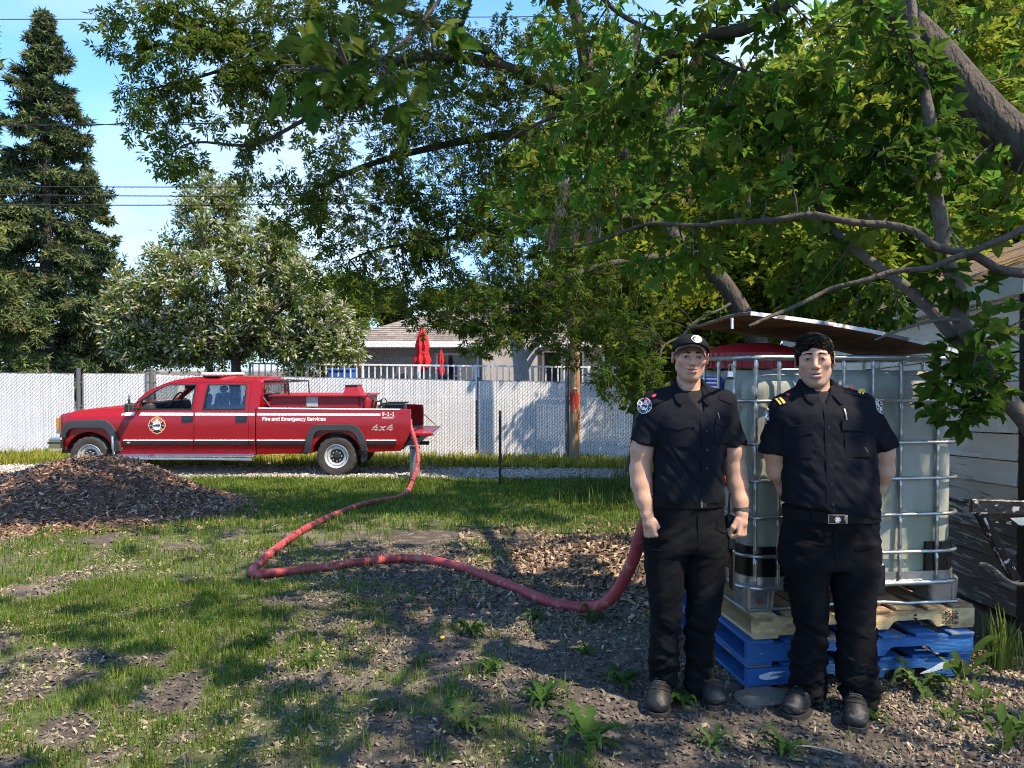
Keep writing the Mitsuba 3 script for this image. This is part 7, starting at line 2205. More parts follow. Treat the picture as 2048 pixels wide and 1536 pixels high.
# litter of dry seeds and leaf bits over the bare soil
lit = lambda x, y: np.where((np.abs(x) < y * 0.72 + 0.4) & (np.random.default_rng(3).random(len(x)) < 0.04 + 0.96 * sst(0.46, 0.60, nz(x, y, 0, 0.42, 71, 5))), 0.0, -1.0)
LC = [(0.24, 0.20, 0.125), (0.30, 0.26, 0.17), (0.18, 0.14, 0.09), (0.13, 0.10, 0.065), (0.22, 0.21, 0.12)]
a_ = chips(40000, (-5.0, 4.2), (2.6, 7.4), lit, -0.5, (0.019, 0.009), LC, 91, 0.55)
a2 = chips(5000, (-4.5, 4.2), (2.6, 6.5), lit, -0.5, (0.034, 0.017), LC, 95, 0.6)
b_ = chips(5000, (-6.5, 3.0), (7.0, 11.5), lit, -0.5, (0.034, 0.016), LC, 92, 0.45)
lit2 = lambda x, y: np.where((x > 1.6 + 0.25 * (nz(x, y, 0, 0.4, 73) - 0.5)) & (np.abs(x) < y * 0.72 + 0.4), 0.0, -1.0)
c_ = chips(11000, (1.3, 4.2), (2.7, 5.8), lit2, -0.5, (0.026, 0.012), [(0.30, 0.22, 0.15), (0.16, 0.10, 0.07), (0.42, 0.33, 0.23), (0.10, 0.065, 0.045)], 93, 0.7)
v, f, c = merge([a_, a2, b_, c_])
add('leaf_litter', (v, f), 'chip', color=c, label='pale dry seeds and leaf bits scattered on the soil', cat='leaf litter', kind='stuff')
clod = lambda x, y: np.where((np.abs(x) < y * 0.72 + 0.4) & (lawn(x, y) < 0.5), 0.0, -1.0)
v, f, c = chips(26000, (-3.5, 3.6), (2.6, 7.0), clod, -0.5, (0.020, 0.018), [(0.085, 0.072, 0.060), (0.06, 0.05, 0.042), (0.12, 0.10, 0.082)], 97, 0.5)
add('soil_crumbs', (v, f), 'chip', color=c, label='small dark crumbs and clods of soil on the bare ground', cat='soil', kind='stuff')
gr = chips(9000, (-13, 9), (12.95, 14.7), lambda x, y: x * 0.0, -0.5, (0.035, 0.028), [(0.34, 0.31, 0.27), (0.22, 0.20, 0.18), (0.45, 0.42, 0.38)], 94, 0.4)
v, f, c = gr
v[:, 2] += 0.028
add('gravel_stones', (v, f), 'chip', color=c, label='loose pale gravel stones on the lane', cat='gravel', kind='stuff')
# twigs
sticks = []
for k in range(60):
    x, y = rg.uniform(-3, 3.2), rg.uniform(2.9, 7)
    a, L = rg.uniform(0, 6.28), rg.uniform(0.06, 0.22)
    p0 = np.array([x, y, float(gz(x, y)) + 0.006])
    x2, y2 = x + L * math.cos(a), y + L * math.sin(a)
    p1 = np.array([x2, y2, float(gz(x2, y2)) + 0.008 + 0.02 * rg.random()])
    sticks.append(tube([p0, (p0 + p1) / 2 + rg.normal(0, 0.012, 3) * [1, 1, 0.4], p1], [0.0028, 0.0024, 0.0015], 5))
add('fallen_twigs', cat(sticks), 'young_bark', label='thin fallen twigs lying on the bare soil', cat='twigs', kind='stuff')
s0, s1 = G(1580, 1496), G(1685, 1512)
add('fallen_stick', tube(spline([s0 + [0, 0, .008], (s0 * 0.6 + s1 * 0.4) + [0.0, 0.012, .014], s1 + [0, 0, .01]], 12), 0.0032, 6), mat('pale_stick', (0.40, 0.35, 0.27), 0.8), smooth=50, label='pale thin stick on the soil in front of the right man', cat='stick')


# weeds: toothed rosettes and small leafy plants, each leaf its own part
def toothed(L, w, n=5, arch=0.5, seed=0):
    r = np.random.default_rng(seed)
    t = np.linspace(0, 1, 2 * n + 1)
    half = w * (0.25 + 0.75 * np.sin(np.pi * t ** 0.7)) * np.where(np.arange(2 * n + 1) % 2, 1.0, 0.36) * (0.85 + 0.3 * r.random(2 * n + 1))
    half[0], half[-1] = w * 0.12, 0.002
    z = L * arch * (np.sin(t * 2.2) * 0.62 - 0.25 * t ** 2)
    x = L * t * (1 - 0.18 * arch * t)
    xl = x - 0.06 * L * (np.arange(2 * n + 1) % 2)
    v = np.vstack([np.stack([xl, half, z + half * 0.28], 1), np.stack([x, x * 0, z], 1), np.stack([xl, -half, z + half * 0.28], 1)])
    m = 2 * n + 1
    k = np.arange(m - 1)
    q = np.vstack([np.stack([k, k + m, k + m + 1, k + 1], 1), np.stack([k + m, k + 2 * m, k + 2 * m + 1, k + m + 1], 1)])
    return v, tri(q)


leaf_variants = {}


def weed(px, py, L, n, label, kind='rosette', seed=0, col=(0.055, 0.105, 0.03), group=None, name='weed_plant'):
    r = np.random.default_rng(seed)
    q = G(px, py)
    q[2] = float(gz(q[0], q[1]))
    key = thing(name, label, 'plant', group)
    n = n + (4 if kind == 'rosette' else 0)
    for i in range(n):
        a = i * 2.399 + r.normal(0, .25)
        Li = L * (0.6 + 0.5 * r.random())
        if kind == 'rosette':
            v, f = toothed(Li, Li * 0.15, 6, 0.35 + 0.9 * r.random(), int(seed * 31 + i))
        else:
            v, f = leaflet(Li * 0.6, Li * 0.30, Li * 0.15, 0, 0, 0.3, True)
            v = v.copy()
            v[:, 2] += v[:, 0] * (0.2 + 1.3 * r.random())
            v[:, 2] += Li * 0.9 * i / n * (kind == 'stem')
        c, s = math.cos(a), math.sin(a)
        v = np.stack([v[:, 0] * c - v[:, 1] * s, v[:, 0] * s + v[:, 1] * c, v[:, 2] + 0.004], 1) + q
        cc = np.tile(np.asarray(col) * (0.7 + 0.6 * r.random()), (len(v), 1))
        add('leaf', (v, f), 'leaf', key, smooth=True, color=cc)
    if kind == 'stem':
        add('stem', tube([q, q + [0.01, 0, L * 0.5], q + [0.0, 0.01, L * 0.95]], 0.004, 5), 'young_bark', key)
    return key


WEEDS = [(925, 1462, .20, 9, 'big toothed weed in the foreground soil left of centre bottom'), (1180, 1492, .22, 9, 'big toothed weed at the bottom with leaves spread flat and wide'), (1085, 1408, .17, 12, 'bushy toothed weed on the soil left of the capped man'),
         (762, 1424, .11, 5, 'small broad leaved weed at the lower middle left'), (1245, 1370, .15, 9, 'toothed weed just left of the capped man'), (1170, 1310, .11, 8, 'small weed tuft on the soil left of the men'), (1070, 1240, .14, 9, 'grey green weed beneath the low bend of the hose'),
         (1180, 1240, .13, 8, 'green weed directly under the lowest hose bend'), (940, 1270, .15, 11, 'weed clump on the soil under the middle of the hose'), (845, 1330, .11, 9, 'round low weed clump on bare soil'), (980, 1345, .11, 10, 'spreading weed on bare soil in the middle'),
         (1365, 1412, .13, 9, 'green weed between the capped man\'s boots'), (1425, 1495, .12, 9, 'leafy weed in front of the men\'s boots, left one'), (1572, 1508, .14, 7, 'dark toothed weed in front of the right man'), (1745, 1440, .11, 9, 'light green weed right of the right man\'s boot'),
         (1840, 1385, .20, 12, 'ferny toothed weed before the blue pallets'), (520, 1290, .13, 9, 'weed tuft on the soil at the middle left'), (420, 1245, .12, 9, 'weed in the grass at the left, nearest the hose kink'), (700, 1210, .12, 8, 'weed just below the hose left of centre'), (620, 1330, .12, 9, 'toothed weed in the left grass')]
for i, (px, py, L, n, lab) in enumerate(WEEDS):
    weed(px, py, L, n, lab, 'rosette', 100 + i, (0.085, 0.165, 0.040) if i % 3 else (0.105, 0.175, 0.060))
for i, (px, py, L, n, lab) in enumerate(((1925, 1400, .20, 14, 'upright leafy plant by the right end of the blue pallets'), (1965, 1440, .13, 12, 'leafy plant at the lower right beside the pallets'), (2040, 1500, .15, 16, 'bright leafy plant in the lower right corner'), (1900, 1460, .10, 10, 'low round leaved plant in front of the pallet end'), (2000, 1515, .12, 12, 'dark leafy plant at the bottom right edge'))):
    weed(px, py, L, n, lab, 'stem', 200 + i, (0.085, 0.150, 0.035), name='leafy_plant')
# flower
q = G(885, 1285)
fk2 = thing('dandelion', 'single yellow dandelion flower low in the weeds', 'flower')
add('flower_head', (trimesh.creation.icosphere(2, 1.0).vertices * [0.014, 0.014, 0.008] + q + [0, 0, 0.03], trimesh.creation.icosphere(2, 1.0).faces), mat('dandelion_yellow', (0.75, 0.50, 0.02), 0.7), fk2)
add('stalk', tube([q, q + [0, 0, 0.028]], 0.003, 5), 'young_bark', fk2)
# grass clump at the right edge
r = np.random.default_rng(5)
for i, (px, py, n, Hh_, lab) in enumerate(((2005, 1335, 70, 0.30, 'sunlit tall grass clump at the right edge beside the pallets'), (2040, 1300, 60, 0.28, 'sunlit grass clump cut by the right edge'))):
    q = G(px, py)
    ck = thing('grass_clump', lab, 'grass clump')
    gx_, gy_ = q[0] + r.normal(0, 0.05, n), q[1] + r.normal(0, 0.05, n)
    vs = []
    for k in range(n):
        a, H1 = r.uniform(0, 6.28), Hh_ * r.uniform(0.4, 1.1)
        w, b = r.uniform(0.004, 0.007), r.uniform(0.05, 0.5)
        d = np.array([math.cos(a), math.sin(a), 0])
        s_ = np.array([-d[1], d[0], 0])
        o = np.array([gx_[k], gy_[k], float(gz(gx_[k], gy_[k]))])
        rows = [o + d * (b * H1 * t ** 2) + np.array([0, 0, H1 * (t - 0.15 * b * t * t)]) for t in (0, .35, .7, 1)]
        ww = [w, w * .9, w * .6, 0.0005]
        vv = np.vstack([[rows[j] - s_ * ww[j], rows[j] + s_ * ww[j]] for j in range(4)])
        vs.append((vv, tri(np.array([[2 * j, 2 * j + 1, 2 * j + 3, 2 * j + 2] for j in range(3)]))))
    m = cat(vs)
    add('blades', m, 'grass_blade', ck, color=np.tile([0.12, 0.165, 0.035], (len(m[0]), 1)) * (0.7 + 0.6 * r.random((len(m[0]), 1))), kind='stuff')

mat('pen_grey', (0.16, 0.16, 0.165), 0.4)


def gp(px, d):
    """A point of the ground under pixel column px at forward distance d."""
    x = (px - 1024) / FOCAL * d
    return np.array([x, d, float(gz(x, d))])


def round_box(cx, cy, w, h, r=3):
    return [tuple(q) for q in np.array(sbox(cx - w / 2 + r, cy - h / 2 + r, cx + w / 2 - r, cy + h / 2 - r).buffer(r, quad_segs=2).exterior.coords)[:-1]]


left = dict(
    x=(1256, 1502), top=660, head=(1380.5, 713.5, -0.01), turn=(-6, 4, 2), hs=(0.96, 0.98, 0.90), neck=(1377, 779, 0.025), nr=0.056,
    skin=(0.44, 0.25, 0.165), stubble=0.22, smile=0.0055, mouth=0.026,
    torso=[(776, 1352, 1402, 0.02, 0.075), (790, 1322, 1434, 0.015, 0.085), (806, 1302, 1454, 0.01, 0.100), (830, 1299, 1458, 0.0, 0.116), (860, 1304, 1456, -0.005, 0.126), (890, 1309, 1453, -0.005, 0.127),
           (925, 1309, 1450, -0.005, 0.124), (960, 1303, 1447, -0.005, 0.124), (990, 1299, 1446, -0.005, 0.124), (1012, 1297, 1446, 0.0, 0.122)],
    hips=[(975, 1306, 1440, 0.0, 0.110), (996, 1300, 1444, 0.0, 0.116), (1015, 1298, 1446, 0.0, 0.119), (1045, 1294, 1452, 0.005, 0.127), (1080, 1290, 1456, 0.01, 0.130), (1100, 1292, 1454, 0.01, 0.122)],
    legs=[[(1060, 1296, 1376, 0.0, 0.105), (1100, 1291, 1374, 0.0, 0.106), (1140, 1291, 1369, -0.005, 0.100), (1190, 1298, 1367, -0.012, 0.086), (1230, 1301, 1364, -0.012, 0.080), (1270, 1302, 1360, 0.0, 0.078), (1310, 1301, 1361, 0.01, 0.077), (1345, 1302, 1359, 0.012, 0.073), (1384, 1304, 1354, 0.01, 0.078)],
          [(1060, 1372, 1452, 0.0, 0.105), (1100, 1371, 1455, 0.0, 0.106), (1140, 1371, 1451, -0.005, 0.100), (1190, 1374, 1446, -0.012, 0.086), (1230, 1373, 1438, -0.012, 0.080), (1270, 1372, 1430, 0.0, 0.078), (1310, 1373, 1432, 0.01, 0.077), (1345, 1374, 1430, 0.012, 0.073), (1382, 1375, 1427, 0.01, 0.078)]],
    arms=[dict(pts=[(1312, 822, 0.0, 0.042), (1293, 862, 0.01, 0.048), (1284, 900, 0.015, 0.051), (1281, 940, 0.015, 0.047), (1283, 968, 0.0, 0.0465), (1289, 1000, -0.03, 0.037), (1294, 1026, -0.05, 0.029)], palm=(0.75, 0.65, 0), thumb=(0.5, -0.9, 0), dir=(0.03, -0.03, -0.2), s=0.96),
          dict(pts=[(1445, 822, 0.0, 0.042), (1459, 862, 0.01, 0.047), (1466, 900, 0.015, 0.050), (1471, 940, 0.015, 0.046), (1475, 968, 0.0, 0.044), (1481, 1000, -0.03, 0.035), (1483, 1024, -0.05, 0.0285)], palm=(-0.72, 0.69, 0), thumb=(-0.5, -0.9, 0), dir=(-0.01, -0.03, -0.2), s=0.96)],
    sleeves=[((1310, 812, 0.0, 0.060), (1285, 886, 0.012, 0.064), (1283, 886, 0.01), (-0.28, 0, -1.0), 1309),
             ((1447, 812, 0.0, 0.060), (1466, 888, 0.012, 0.058), (1466, 891, 0.01), (0.22, 0, -1.0), 1451)],
    collar=(757, 786, 808), yoke=[((1308, 801, 0.0), (1344, 786, 0.01), 0.050, 0.036), ((1449, 801, 0.0), (1413, 786, 0.01), 0.050, 0.036)],
    hem=(1000, 1000, 1290, 1450), vneck=(1395, 822, 0), vw=0.42,
    shirt_folds=[(None, None) for _ in ()] or [(0.9, 1.35, 0.010, 1, 0.16, 0.06, 1.1), (0.9, 1.25, 0.007, 4, 0.10, 0.04, -1.6), (0.9, 1.5, 0.004, 8, 0.05, 0.05, 0.4)],
    shirt_patches=[('placket', [(1389, 832), (1403, 832), (1405, 994), (1391, 994)], 0.0035),
                   ('pocket', round_box(1344, 868, 52, 40), 0.004), ('pocket_flap', [(1316, 840), (1378, 838), (1378, 850), (1362, 851), (1346, 856), (1330, 852), (1316, 852)], 0.008),
                   ('pocket', round_box(1435, 862, 38, 40), 0.004), ('pocket_flap', [(1419, 834), (1455, 834), (1455, 846), (1446, 848), (1437, 851), (1428, 847), (1419, 845)], 0.008),
                   ('epaulette', [(1297, 801), (1326, 790), (1328, 797), (1299, 809)], 0.006), ('epaulette', [(1433, 790), (1459, 800), (1457, 808), (1431, 797)], 0.006)],
    buttons=[(1400, 858), (1401, 894), (1401, 930), (1401, 966), (1349, 846), (1437, 843)],
    crests=[(1286, 810.5, 0.0385, -16, True)], squash=0.80,
    badges=[('shoulder_flash', [(1299, 791), (1308, 786), (1310, 789), (1301, 794)], 0.012, 'print_red'), ('pen', [(1424, 824), (1426, 823), (1429, 836), (1427.5, 836)], 0.006, 'pen_grey')],
    pant_folds=[(0.02, 0.42, 0.016, 2, 0.12, 0.036, 0.5), (0.02, 0.24, 0.012, 9, 0.10, 0.024, -0.6), (0.5, 0.98, 0.007, 5, 0.14, 0.05, 0.8), (0.0, 1.0, 0.004, 12, 0.05, 0.03, 0.3)],
    pant_patches=[('fly', [(1384, 1020), (1393, 1020), (1391, 1085), (1386, 1090)], 0.003), ('cargo_pocket', round_box(1305, 1135, 24, 62), 0.007), ('pocket_flap', round_box(1305, 1098, 26, 16), 0.012),
                  ('front_pocket', [(1425, 1030), (1446, 1042), (1445, 1060), (1424, 1052)], 0.003), ('front_pocket', [(1318, 1030), (1300, 1044), (1300, 1060), (1320, 1052)], 0.003)],
    belt_rows=[(987, 1297, 1448, 0.0, 0.121), (1008, 1297, 1448, 0.0, 0.122)],
    buckle=[('buckle', 1394, 998, 16, 17, 'black_plastic', 0.0), ('buckle_bar', 1392, 998, 3, 18, 'steel', 0.004), ('belt_loop', 1350, 997, 6, 20, 'pants_cloth', 0.0), ('belt_loop', 1425, 997, 6, 20, 'pants_cloth', 0.0)],
    boots=[(gp(1329, 3.78), gp(1316, 3.475), P(1329, 1376, 3.70)), (gp(1392, 3.80), gp(1442, 3.535), P(1400, 1376, 3.71))])
right = dict(
    x=(1516, 1800), top=655, head=(1629, 717.5, -0.015), turn=(-20, 4, -3), hs=(0.98, 1.02, 1.06), neck=(1633, 779, 0.02), nr=0.060,
    skin=(0.46, 0.27, 0.185), stubble=0.50, smile=0.0045, mouth=0.026, teeth=True,
    torso=[(772, 1600, 1664, 0.02, 0.080), (788, 1574, 1696, 0.015, 0.092), (806, 1556, 1724, 0.01, 0.108), (830, 1549, 1742, 0.0, 0.128), (862, 1556, 1744, -0.008, 0.127), (900, 1563, 1745, -0.015, 0.134),
           (935, 1566, 1750, -0.022, 0.138), (970, 1567, 1754, -0.025, 0.140), (1000, 1565, 1760, -0.022, 0.140), (1022, 1566, 1760, -0.015, 0.134), (1036, 1570, 1752, -0.01, 0.140)],
    hips=[(985, 1578, 1746, -0.005, 0.122), (1016, 1572, 1752, -0.005, 0.134), (1036, 1570, 1754, -0.005, 0.136), (1070, 1566, 1757, 0.0, 0.128), (1110, 1565, 1757, 0.01, 0.140), (1132, 1566, 1756, 0.01, 0.128)],
    legs=[[(1080, 1568, 1662, 0.0, 0.120), (1125, 1567, 1659, 0.0, 0.116), (1170, 1577, 1657, 0.0, 0.104), (1220, 1588, 1656, -0.005, 0.090), (1260, 1593, 1656, -0.005, 0.084), (1300, 1591, 1657, 0.01, 0.084), (1340, 1587, 1656, 0.02, 0.082), (1365, 1590, 1656, 0.02, 0.080), (1396, 1594, 1652, 0.02, 0.084)],
          [(1080, 1658, 1756, 0.0, 0.120), (1125, 1660, 1756, -0.01, 0.116), (1170, 1664, 1750, -0.02, 0.104), (1220, 1670, 1744, -0.035, 0.092), (1260, 1675, 1743, -0.04, 0.088), (1300, 1674, 1747, -0.035, 0.087), (1340, 1676, 1751, -0.03, 0.086), (1370, 1682, 1755, -0.03, 0.082), (1412, 1689, 1746, -0.03, 0.084)]],
    arms=[dict(pts=[(1564, 822, 0.0, 0.044), (1552, 865, 0.02, 0.048), (1551, 905, 0.045, 0.049), (1556, 940, 0.075, 0.049), (1574, 975, 0.13, 0.043), (1610, 1010, 0.19, 0.034), (1636, 1025, 0.20, 0.031)], palm=(0, -1, 0.2), thumb=(0, 0, 1), curl=0.7),
          dict(pts=[(1727, 822, 0.0, 0.044), (1750, 865, 0.02, 0.048), (1765, 905, 0.045, 0.050), (1765, 940, 0.075, 0.050), (1750, 975, 0.13, 0.043), (1705, 1005, 0.20, 0.034), (1680, 1018, 0.22, 0.031)], palm=(0, -1, 0.2), thumb=(0, 0, 1), curl=0.7)],
    sleeves=[((1564, 820, 0.0, 0.058), (1545, 902, 0.035, 0.065), (1543, 908, 0.03), (-0.14, 0, -1.0), 1566),
             ((1727, 816, 0.0, 0.060), (1767, 892, 0.035, 0.066), (1770, 896, 0.03), (0.36, 0, -1.0), 1741)],
    collar=(757, 787, 806), yoke=[((1567, 813, 0.0), (1600, 787, 0.01), 0.046, 0.036), ((1725, 806, 0.0), (1668, 784, 0.01), 0.046, 0.036)],
    hem=(1001, 1034, 1566, 1752), vneck=(1633, 806, 0), vw=0.50,
    shirt_folds=[(0.95, 1.2, 0.010, 3, 0.16, 0.05, 0.7), (0.9, 1.35, 0.006, 6, 0.10, 0.045, -1.2), (0.9, 1.5, 0.004, 8, 0.05, 0.05, 0.4)],
    shirt_patches=[('placket', [(1627, 806), (1642, 806), (1642, 1004), (1626, 1000)], 0.0035),
                   ('pocket', round_box(1580, 888, 46, 44), 0.004), ('pocket_flap', [(1557, 850), (1605, 844), (1605, 863), (1594, 864), (1581, 869), (1570, 870), (1557, 872)], 0.008),
                   ('pocket', round_box(1692, 884, 56, 46), 0.004), ('pocket_flap', [(1660, 836), (1720, 836), (1720, 861), (1706, 860), (1690, 857), (1675, 856), (1660, 856)], 0.008),
                   ('epaulette', [(1548, 796), (1590, 778), (1594, 786), (1551, 806)], 0.006), ('epaulette', [(1676, 772), (1732, 786), (1730, 796), (1674, 782)], 0.006)],
    buttons=[(1634, 851), (1634, 885), (1634, 922), (1635, 958), (1638, 996), (1575, 862), (1691, 851)],
    crests=[(1753, 812, 0.0375, 24, True), (1533, 832, 0.036, 0, True, 0.28)], squash=0.72,
    badges=[('braid', [(1553, 795), (1557, 793), (1561, 804), (1557, 806)], 0.009, 'gold_braid'), ('braid', [(1547, 797), (1550, 796), (1554, 807), (1551, 808)], 0.009, 'gold_braid'),
            ('braid', [(1711, 785), (1720, 777), (1723, 778), (1714, 787)], 0.009, 'gold_braid'), ('braid', [(1717, 787), (1726, 779), (1729, 780), (1720, 788)], 0.009, 'gold_braid'),
            ('shoulder_flash', [(1567, 788), (1573, 785), (1575, 789), (1569, 792)], 0.009, 'print_red'), ('shoulder_flash', [(1697, 774), (1704, 773), (1704, 778), (1698, 778)], 0.009, 'print_red'),
            ('pen', [(1667, 815), (1669.5, 815), (1670.5, 837), (1668.5, 839)], 0.006, 'pen_grey'), ('sunglasses_arm', [(1704, 889), (1704.7, 888.4), (1713, 898.5), (1712.4, 899)], 0.005, 'pen_grey')],
    pant_folds=[(0.02, 0.42, 0.016, 7, 0.12, 0.036, 0.5), (0.02, 0.26, 0.014, 13, 0.10, 0.026, -0.6), (0.5, 0.98, 0.006, 15, 0.14, 0.05, 0.8), (0.0, 1.0, 0.004, 22, 0.05, 0.03, 0.3)],
    pant_patches=[('fly', [(1646, 1048), (1656, 1048), (1656, 1115), (1650, 1122)], 0.003), ('cargo_pocket', round_box(1580, 1150, 26, 62), 0.006), ('knee_patch', round_box(1716, 1285, 58, 80), 0.003),
                  ('front_pocket', [(1575, 1068), (1630, 1076), (1630, 1080), (1575, 1072)], 0.003), ('front_pocket', [(1690, 1084), (1745, 1078), (1745, 1082), (1690, 1088)], 0.003)],
    belt_rows=[(1014, 1570, 1756, -0.005, 0.137), (1034, 1569, 1756, -0.005, 0.139)], belt_tilt=-0.035,
    buckle=[('buckle', 1650, 1026, 35, 19, 'steel', 0.0), ('buckle_plate', 1649, 1026, 30, 15, 'black_gloss', 0.002), ('buckle_end', 1668, 1027, 4, 17, 'steel', 0.003), ('belt_loop', 1605, 1022, 6, 22, 'pants_cloth', 0.0), ('belt_loop', 1722, 1028, 6, 22, 'pants_cloth', 0.0)],
    buckle_crest=(1648, 1026, 0.014, 0.020),
    boots=[(gp(1644, 3.72), gp(1580, 3.475), P(1632, 1392, 3.63)), (gp(1716, 3.66), gp(1717, 3.345), P(1716, 1404, 3.56))])


# ---- left man
pk, J, X, Zp, hc, hR, W, S, Q, on, onq, D, mpx = person('man in a black cap and navy uniform standing with arms at his sides', 3.66, 1375, left)
s = np.array(left['hs'])
C = Field(hc - 0.24, hc + 0.24, 0.005)
capR = rot([0, 0, 1], -6) @ rot([1, 0, 0], -2) @ rot([0, 1, 0], 4)
C.ell(hc + capR @ np.array([0, 0.012, 0.030]), (0.087, 0.106, 0.074), 0.01, capR)
C.ell(hc + capR @ np.array([0, -0.020, 0.048]), (0.072, 0.078, 0.055), 0.02, capR)
C.ell(hc + capR @ np.array([0, 0.010, 0.026]), (0.081, 0.100, 0.068), 0.004, capR, True)
cut = hc + capR @ np.array([0, 0, 0.022])
nn = capR @ np.array([0, 0.34, 1.0])
C.keep(lambda x, y, z: -((x - cut[0]) * nn[0] + (y - cut[1]) * nn[1] + (z - cut[2]) * nn[2]))
v, f = C.mesh()
ck = add('cap', (relax(v, f, 1), f), 'cap_cloth', pk, smooth=True, label='black cap with a round white badge')
gx, gy = np.meshgrid(np.linspace(-1, 1, 25), np.linspace(0, 1, 9), indexing='ij')
th = gx * 1.25
bx = np.sin(th) * (0.084 + 0.0 * gy)
by = -np.cos(th) * 0.098 - gy * 0.072 * np.cos(gx * 1.45) ** 0.8
bz = 0.053 - 0.050 * (gx ** 2) - 0.010 * gy
top = np.stack([bx, by + 0.008, bz], -1).reshape(-1, 3)
i, j = np.meshgrid(np.arange(24), np.arange(8), indexing='ij')
fq = tri(np.stack([i * 9 + j, (i + 1) * 9 + j, (i + 1) * 9 + j + 1, i * 9 + j + 1], -1).reshape(-1, 4))
v2 = np.vstack([top, top - [0, 0, 0.004]])
rim = [(k * 9 + 8) for k in range(25)]
side = tri(np.array([[rim[k], rim[k + 1], rim[k + 1] + 225, rim[k] + 225] for k in range(24)]))
add('cap_brim', (hc + v2 @ capR.T, np.vstack([fq, fq[:, ::-1] + 225, side])), 'cap_cloth', ck, smooth=40)


def on_cap(a, b, h):
    x, z = hc[0] + 0.012 + a * 0.93, hc[2] + 0.082 + (b - 0.108) * 0.66
    return np.stack([x, C.front(x, z) - h, z], -1)


add('cap_badge', drape(affinity.translate(Point(0, 0).buffer(0.0275), 0.0, 0.108), on_cap, 0.003, 0.01), 'print_white', ck, label='round white badge on the front of the cap')
add('badge_rim', drape(affinity.translate(Point(0, 0).buffer(0.030).difference(Point(0, 0).buffer(0.0275)), 0.0, 0.108), on_cap, 0.004, 0.01), 'print_black', ck)
add('badge_picture', drape(affinity.translate(Point(-0.006, 0).buffer(0.019).difference(Point(0.002, -0.003).buffer(0.018)).union(sbox(-0.018, -0.003, 0.012, 0.003)).union(sbox(-0.012, 0.008, 0.008, 0.011)), 0.0, 0.108), on_cap, 0.0045, 0.01), 'print_black', ck)
Hh = Field(hc - 0.2, hc + 0.2, 0.004)                                   # short hair under the cap
Hh.ell(hc + hR @ (np.array([0, 0.022, 0.018]) * s), np.array([0.0795, 0.094, 0.092]) * s, 0.01, hR)
Hh.ell(hc + hR @ (np.array([0, -0.055, -0.02]) * s), np.array([0.12, 0.072, 0.16]) * s, 0.01, hR, True)
kk = hc[2]
Hh.keep(lambda x, y, z: np.maximum((kk - 0.022) - z, z - (kk + 0.06)))
v, f = Hh.mesh()
add('hair', (v, f), 'hair', pk, smooth=True)
# watch, ring, radio
wr = J(1483.5, 1020, -0.045)
wd = np.array([0.10, -0.22, -1.0]); wd /= np.linalg.norm(wd)
ws = np.cross(wd, [0, 1, 0]); ws /= np.linalg.norm(ws); wt = np.cross(wd, ws)
g = np.linspace(0, 2 * np.pi, 33)
ring = np.stack([np.cos(g), np.sin(g)], 1)
band = [wr + wd * z + (ring[:, :1] * ws + ring[:, 1:] * wt) * r for z, r in ((-0.011, 0.0305), (-0.011, 0.0345), (0.011, 0.0345), (0.011, 0.0305))]
k = np.arange(32)
vv = np.vstack(band)
ff = np.vstack([tri(np.stack([k + 33 * a, k + 1 + 33 * a, k + 1 + 33 * (a + 1), k + 33 * (a + 1)], 1)) for a in range(3)])
wk = add('watch', (vv, ff), 'watch_strap', pk, smooth=40, label='dark wrist watch')
wb = trimesh.creation.box([0.012, 0.030, 0.034])
o = wr + ws * np.sign(ws[0]) * 0.036
fr = np.stack([ws, wt, wd], 1)
add('watch_case', (o + wb.vertices @ fr.T, wb.faces), 'black_gloss', wk)
rk = J(1457, 1060, -0.02)
radio = add('radio', M2(mbox(rk + [-0.012, -0.02, -0.09], rk + [0.026, 0.03, 0.07], 0.006)), 'black_plastic', pk, label='black handheld radio with a stub antenna')
add('antenna', tube([rk + [0.0, 0.0, 0.07], rk + [0.002, 0.0, 0.12], rk + [0.004, 0.0, 0.175]], [0.006, 0.005, 0.004], 8), 'black_plastic', radio, smooth=40)
add('holster_strap', M2(mbox(rk + [0.008, -0.03, -0.28], rk + [0.024, 0.02, -0.09], 0.005)), 'black_plastic', pk)
# ---- right man
pk2, J, X, Zp, hc, hR, W, S, Q, on, onq, D, mpx = person('bare headed dark haired man in navy uniform with hands behind his back', 3.58, 1650, right)
s = np.array(right['hs'])
Hh = Field(hc - 0.22, hc + 0.22, 0.0038)
L = lambda p: hc + hR @ (np.array(p) * s)
Hh.ell(L((0, 0.022, 0.022)), np.array([0.0820, 0.100, 0.084]) * s, 0.01, hR)
Hh.ell(L((-0.012, -0.044, 0.076)), np.array([0.060, 0.058, 0.026]) * s, 0.03, hR)
Hh.ell(L((0.0, 0.01, 0.050)), np.array([0.076, 0.088, 0.058]) * s, 0.02, hR)
Hh.ell(L((0.002, -0.105, -0.035)), np.array([0.066, 0.082, 0.092]) * s, 0.006, hR, True)
Hh.cone(L((-0.036, -0.112, 0.036)), L((0.040, -0.112, 0.052)), 0.038, 0.035, 0.004, True)
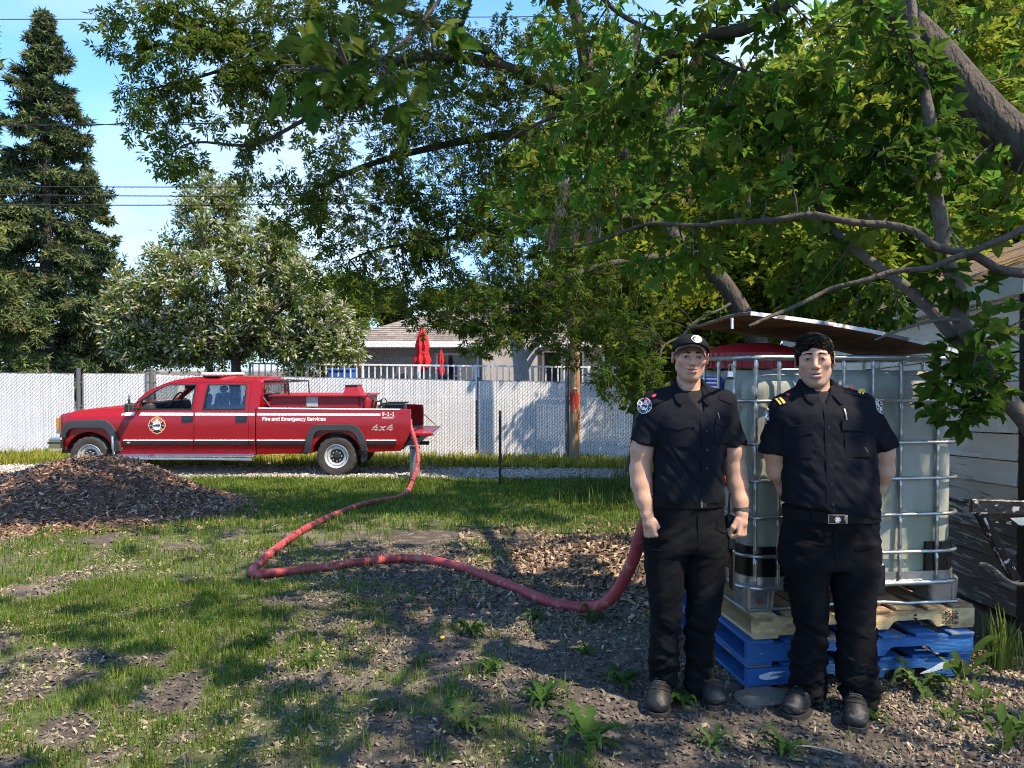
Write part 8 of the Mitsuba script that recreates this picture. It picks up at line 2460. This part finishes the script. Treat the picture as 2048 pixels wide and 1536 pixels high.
Hh.cone(L((0.036, -0.105, 0.054)), L((0.050, -0.100, 0.072)), 0.020, 0.012, 0.004, True)
for q in (-1, 1):
    Hh.ell(L((q * 0.085, -0.002, -0.045)), np.array([0.02, 0.030, 0.052]) * s, 0.006, hR, True)
    Hh.cone(L((q * 0.0735, -0.020, 0.02)), L((q * 0.074, -0.018, -0.018)), 0.0085, 0.006, 0.01)
Hh.keep(lambda x, y, z: (hc[2] - 0.07) - z)
v, f = Hh.mesh()
n = vnormals(v, f)
l = (v - hc) @ hR / s
v = v + n * ((nz(l[:, 0] / 0.012, l[:, 2] / 0.05, l[:, 1] / 0.035, 1.0, 3, 2) - 0.5) * 0.009)[:, None]
hk = add('hair', (v, f), 'hair', pk2, smooth=True, label='short dark brown hair swept to one side')
rng = np.random.default_rng(4)
st, st2 = [], []
for i in range(2600):
    k = rng.integers(len(v))
    lx, ly, lz = l[k]
    if ly > 0.075:
        continue
    top_ = sst(0.02, 0.06, lz)
    d = hR @ (top_ * np.array([0.85, -0.05, 0.05]) + (1 - top_) * np.array([0.10 * np.sign(lx), 0.35, -0.95]) + rng.normal(size=3) * 0.22)
    d = d - n[k] * (d @ n[k])
    d /= np.linalg.norm(d) + 1e-9
    L_ = rng.uniform(0.014, 0.032) * (0.55 + 0.45 * top_)
    q = v[k] + n[k] * 0.0004
    t_ = tube([q, q + d * L_ * 0.5 + n[k] * 0.0020, q + d * L_ - n[k] * 0.0006], [0.0015, 0.0012, 0.0003], 4, False)
    (st if rng.random() < 0.7 else st2).append(t_)
add('hair_strand', cat(st), 'hair', hk, kind='stuff')
add('light_hair_strand', cat(st2), 'hair_fine', hk, kind='stuff')
rk = J(1757, 1150, -0.02)
radio = add('radio', M2(mbox(rk + [-0.022, -0.03, -0.09], rk + [0.020, 0.03, 0.06], 0.007)), 'black_plastic', pk2, label='black handheld radio in a pouch at the thigh')
add('antenna', tube([rk + [-0.008, 0.0, 0.06], rk + [-0.006, 0.0, 0.12], rk + [-0.002, 0.0, 0.18]], [0.007, 0.006, 0.004], 8), 'black_plastic', radio, smooth=40)
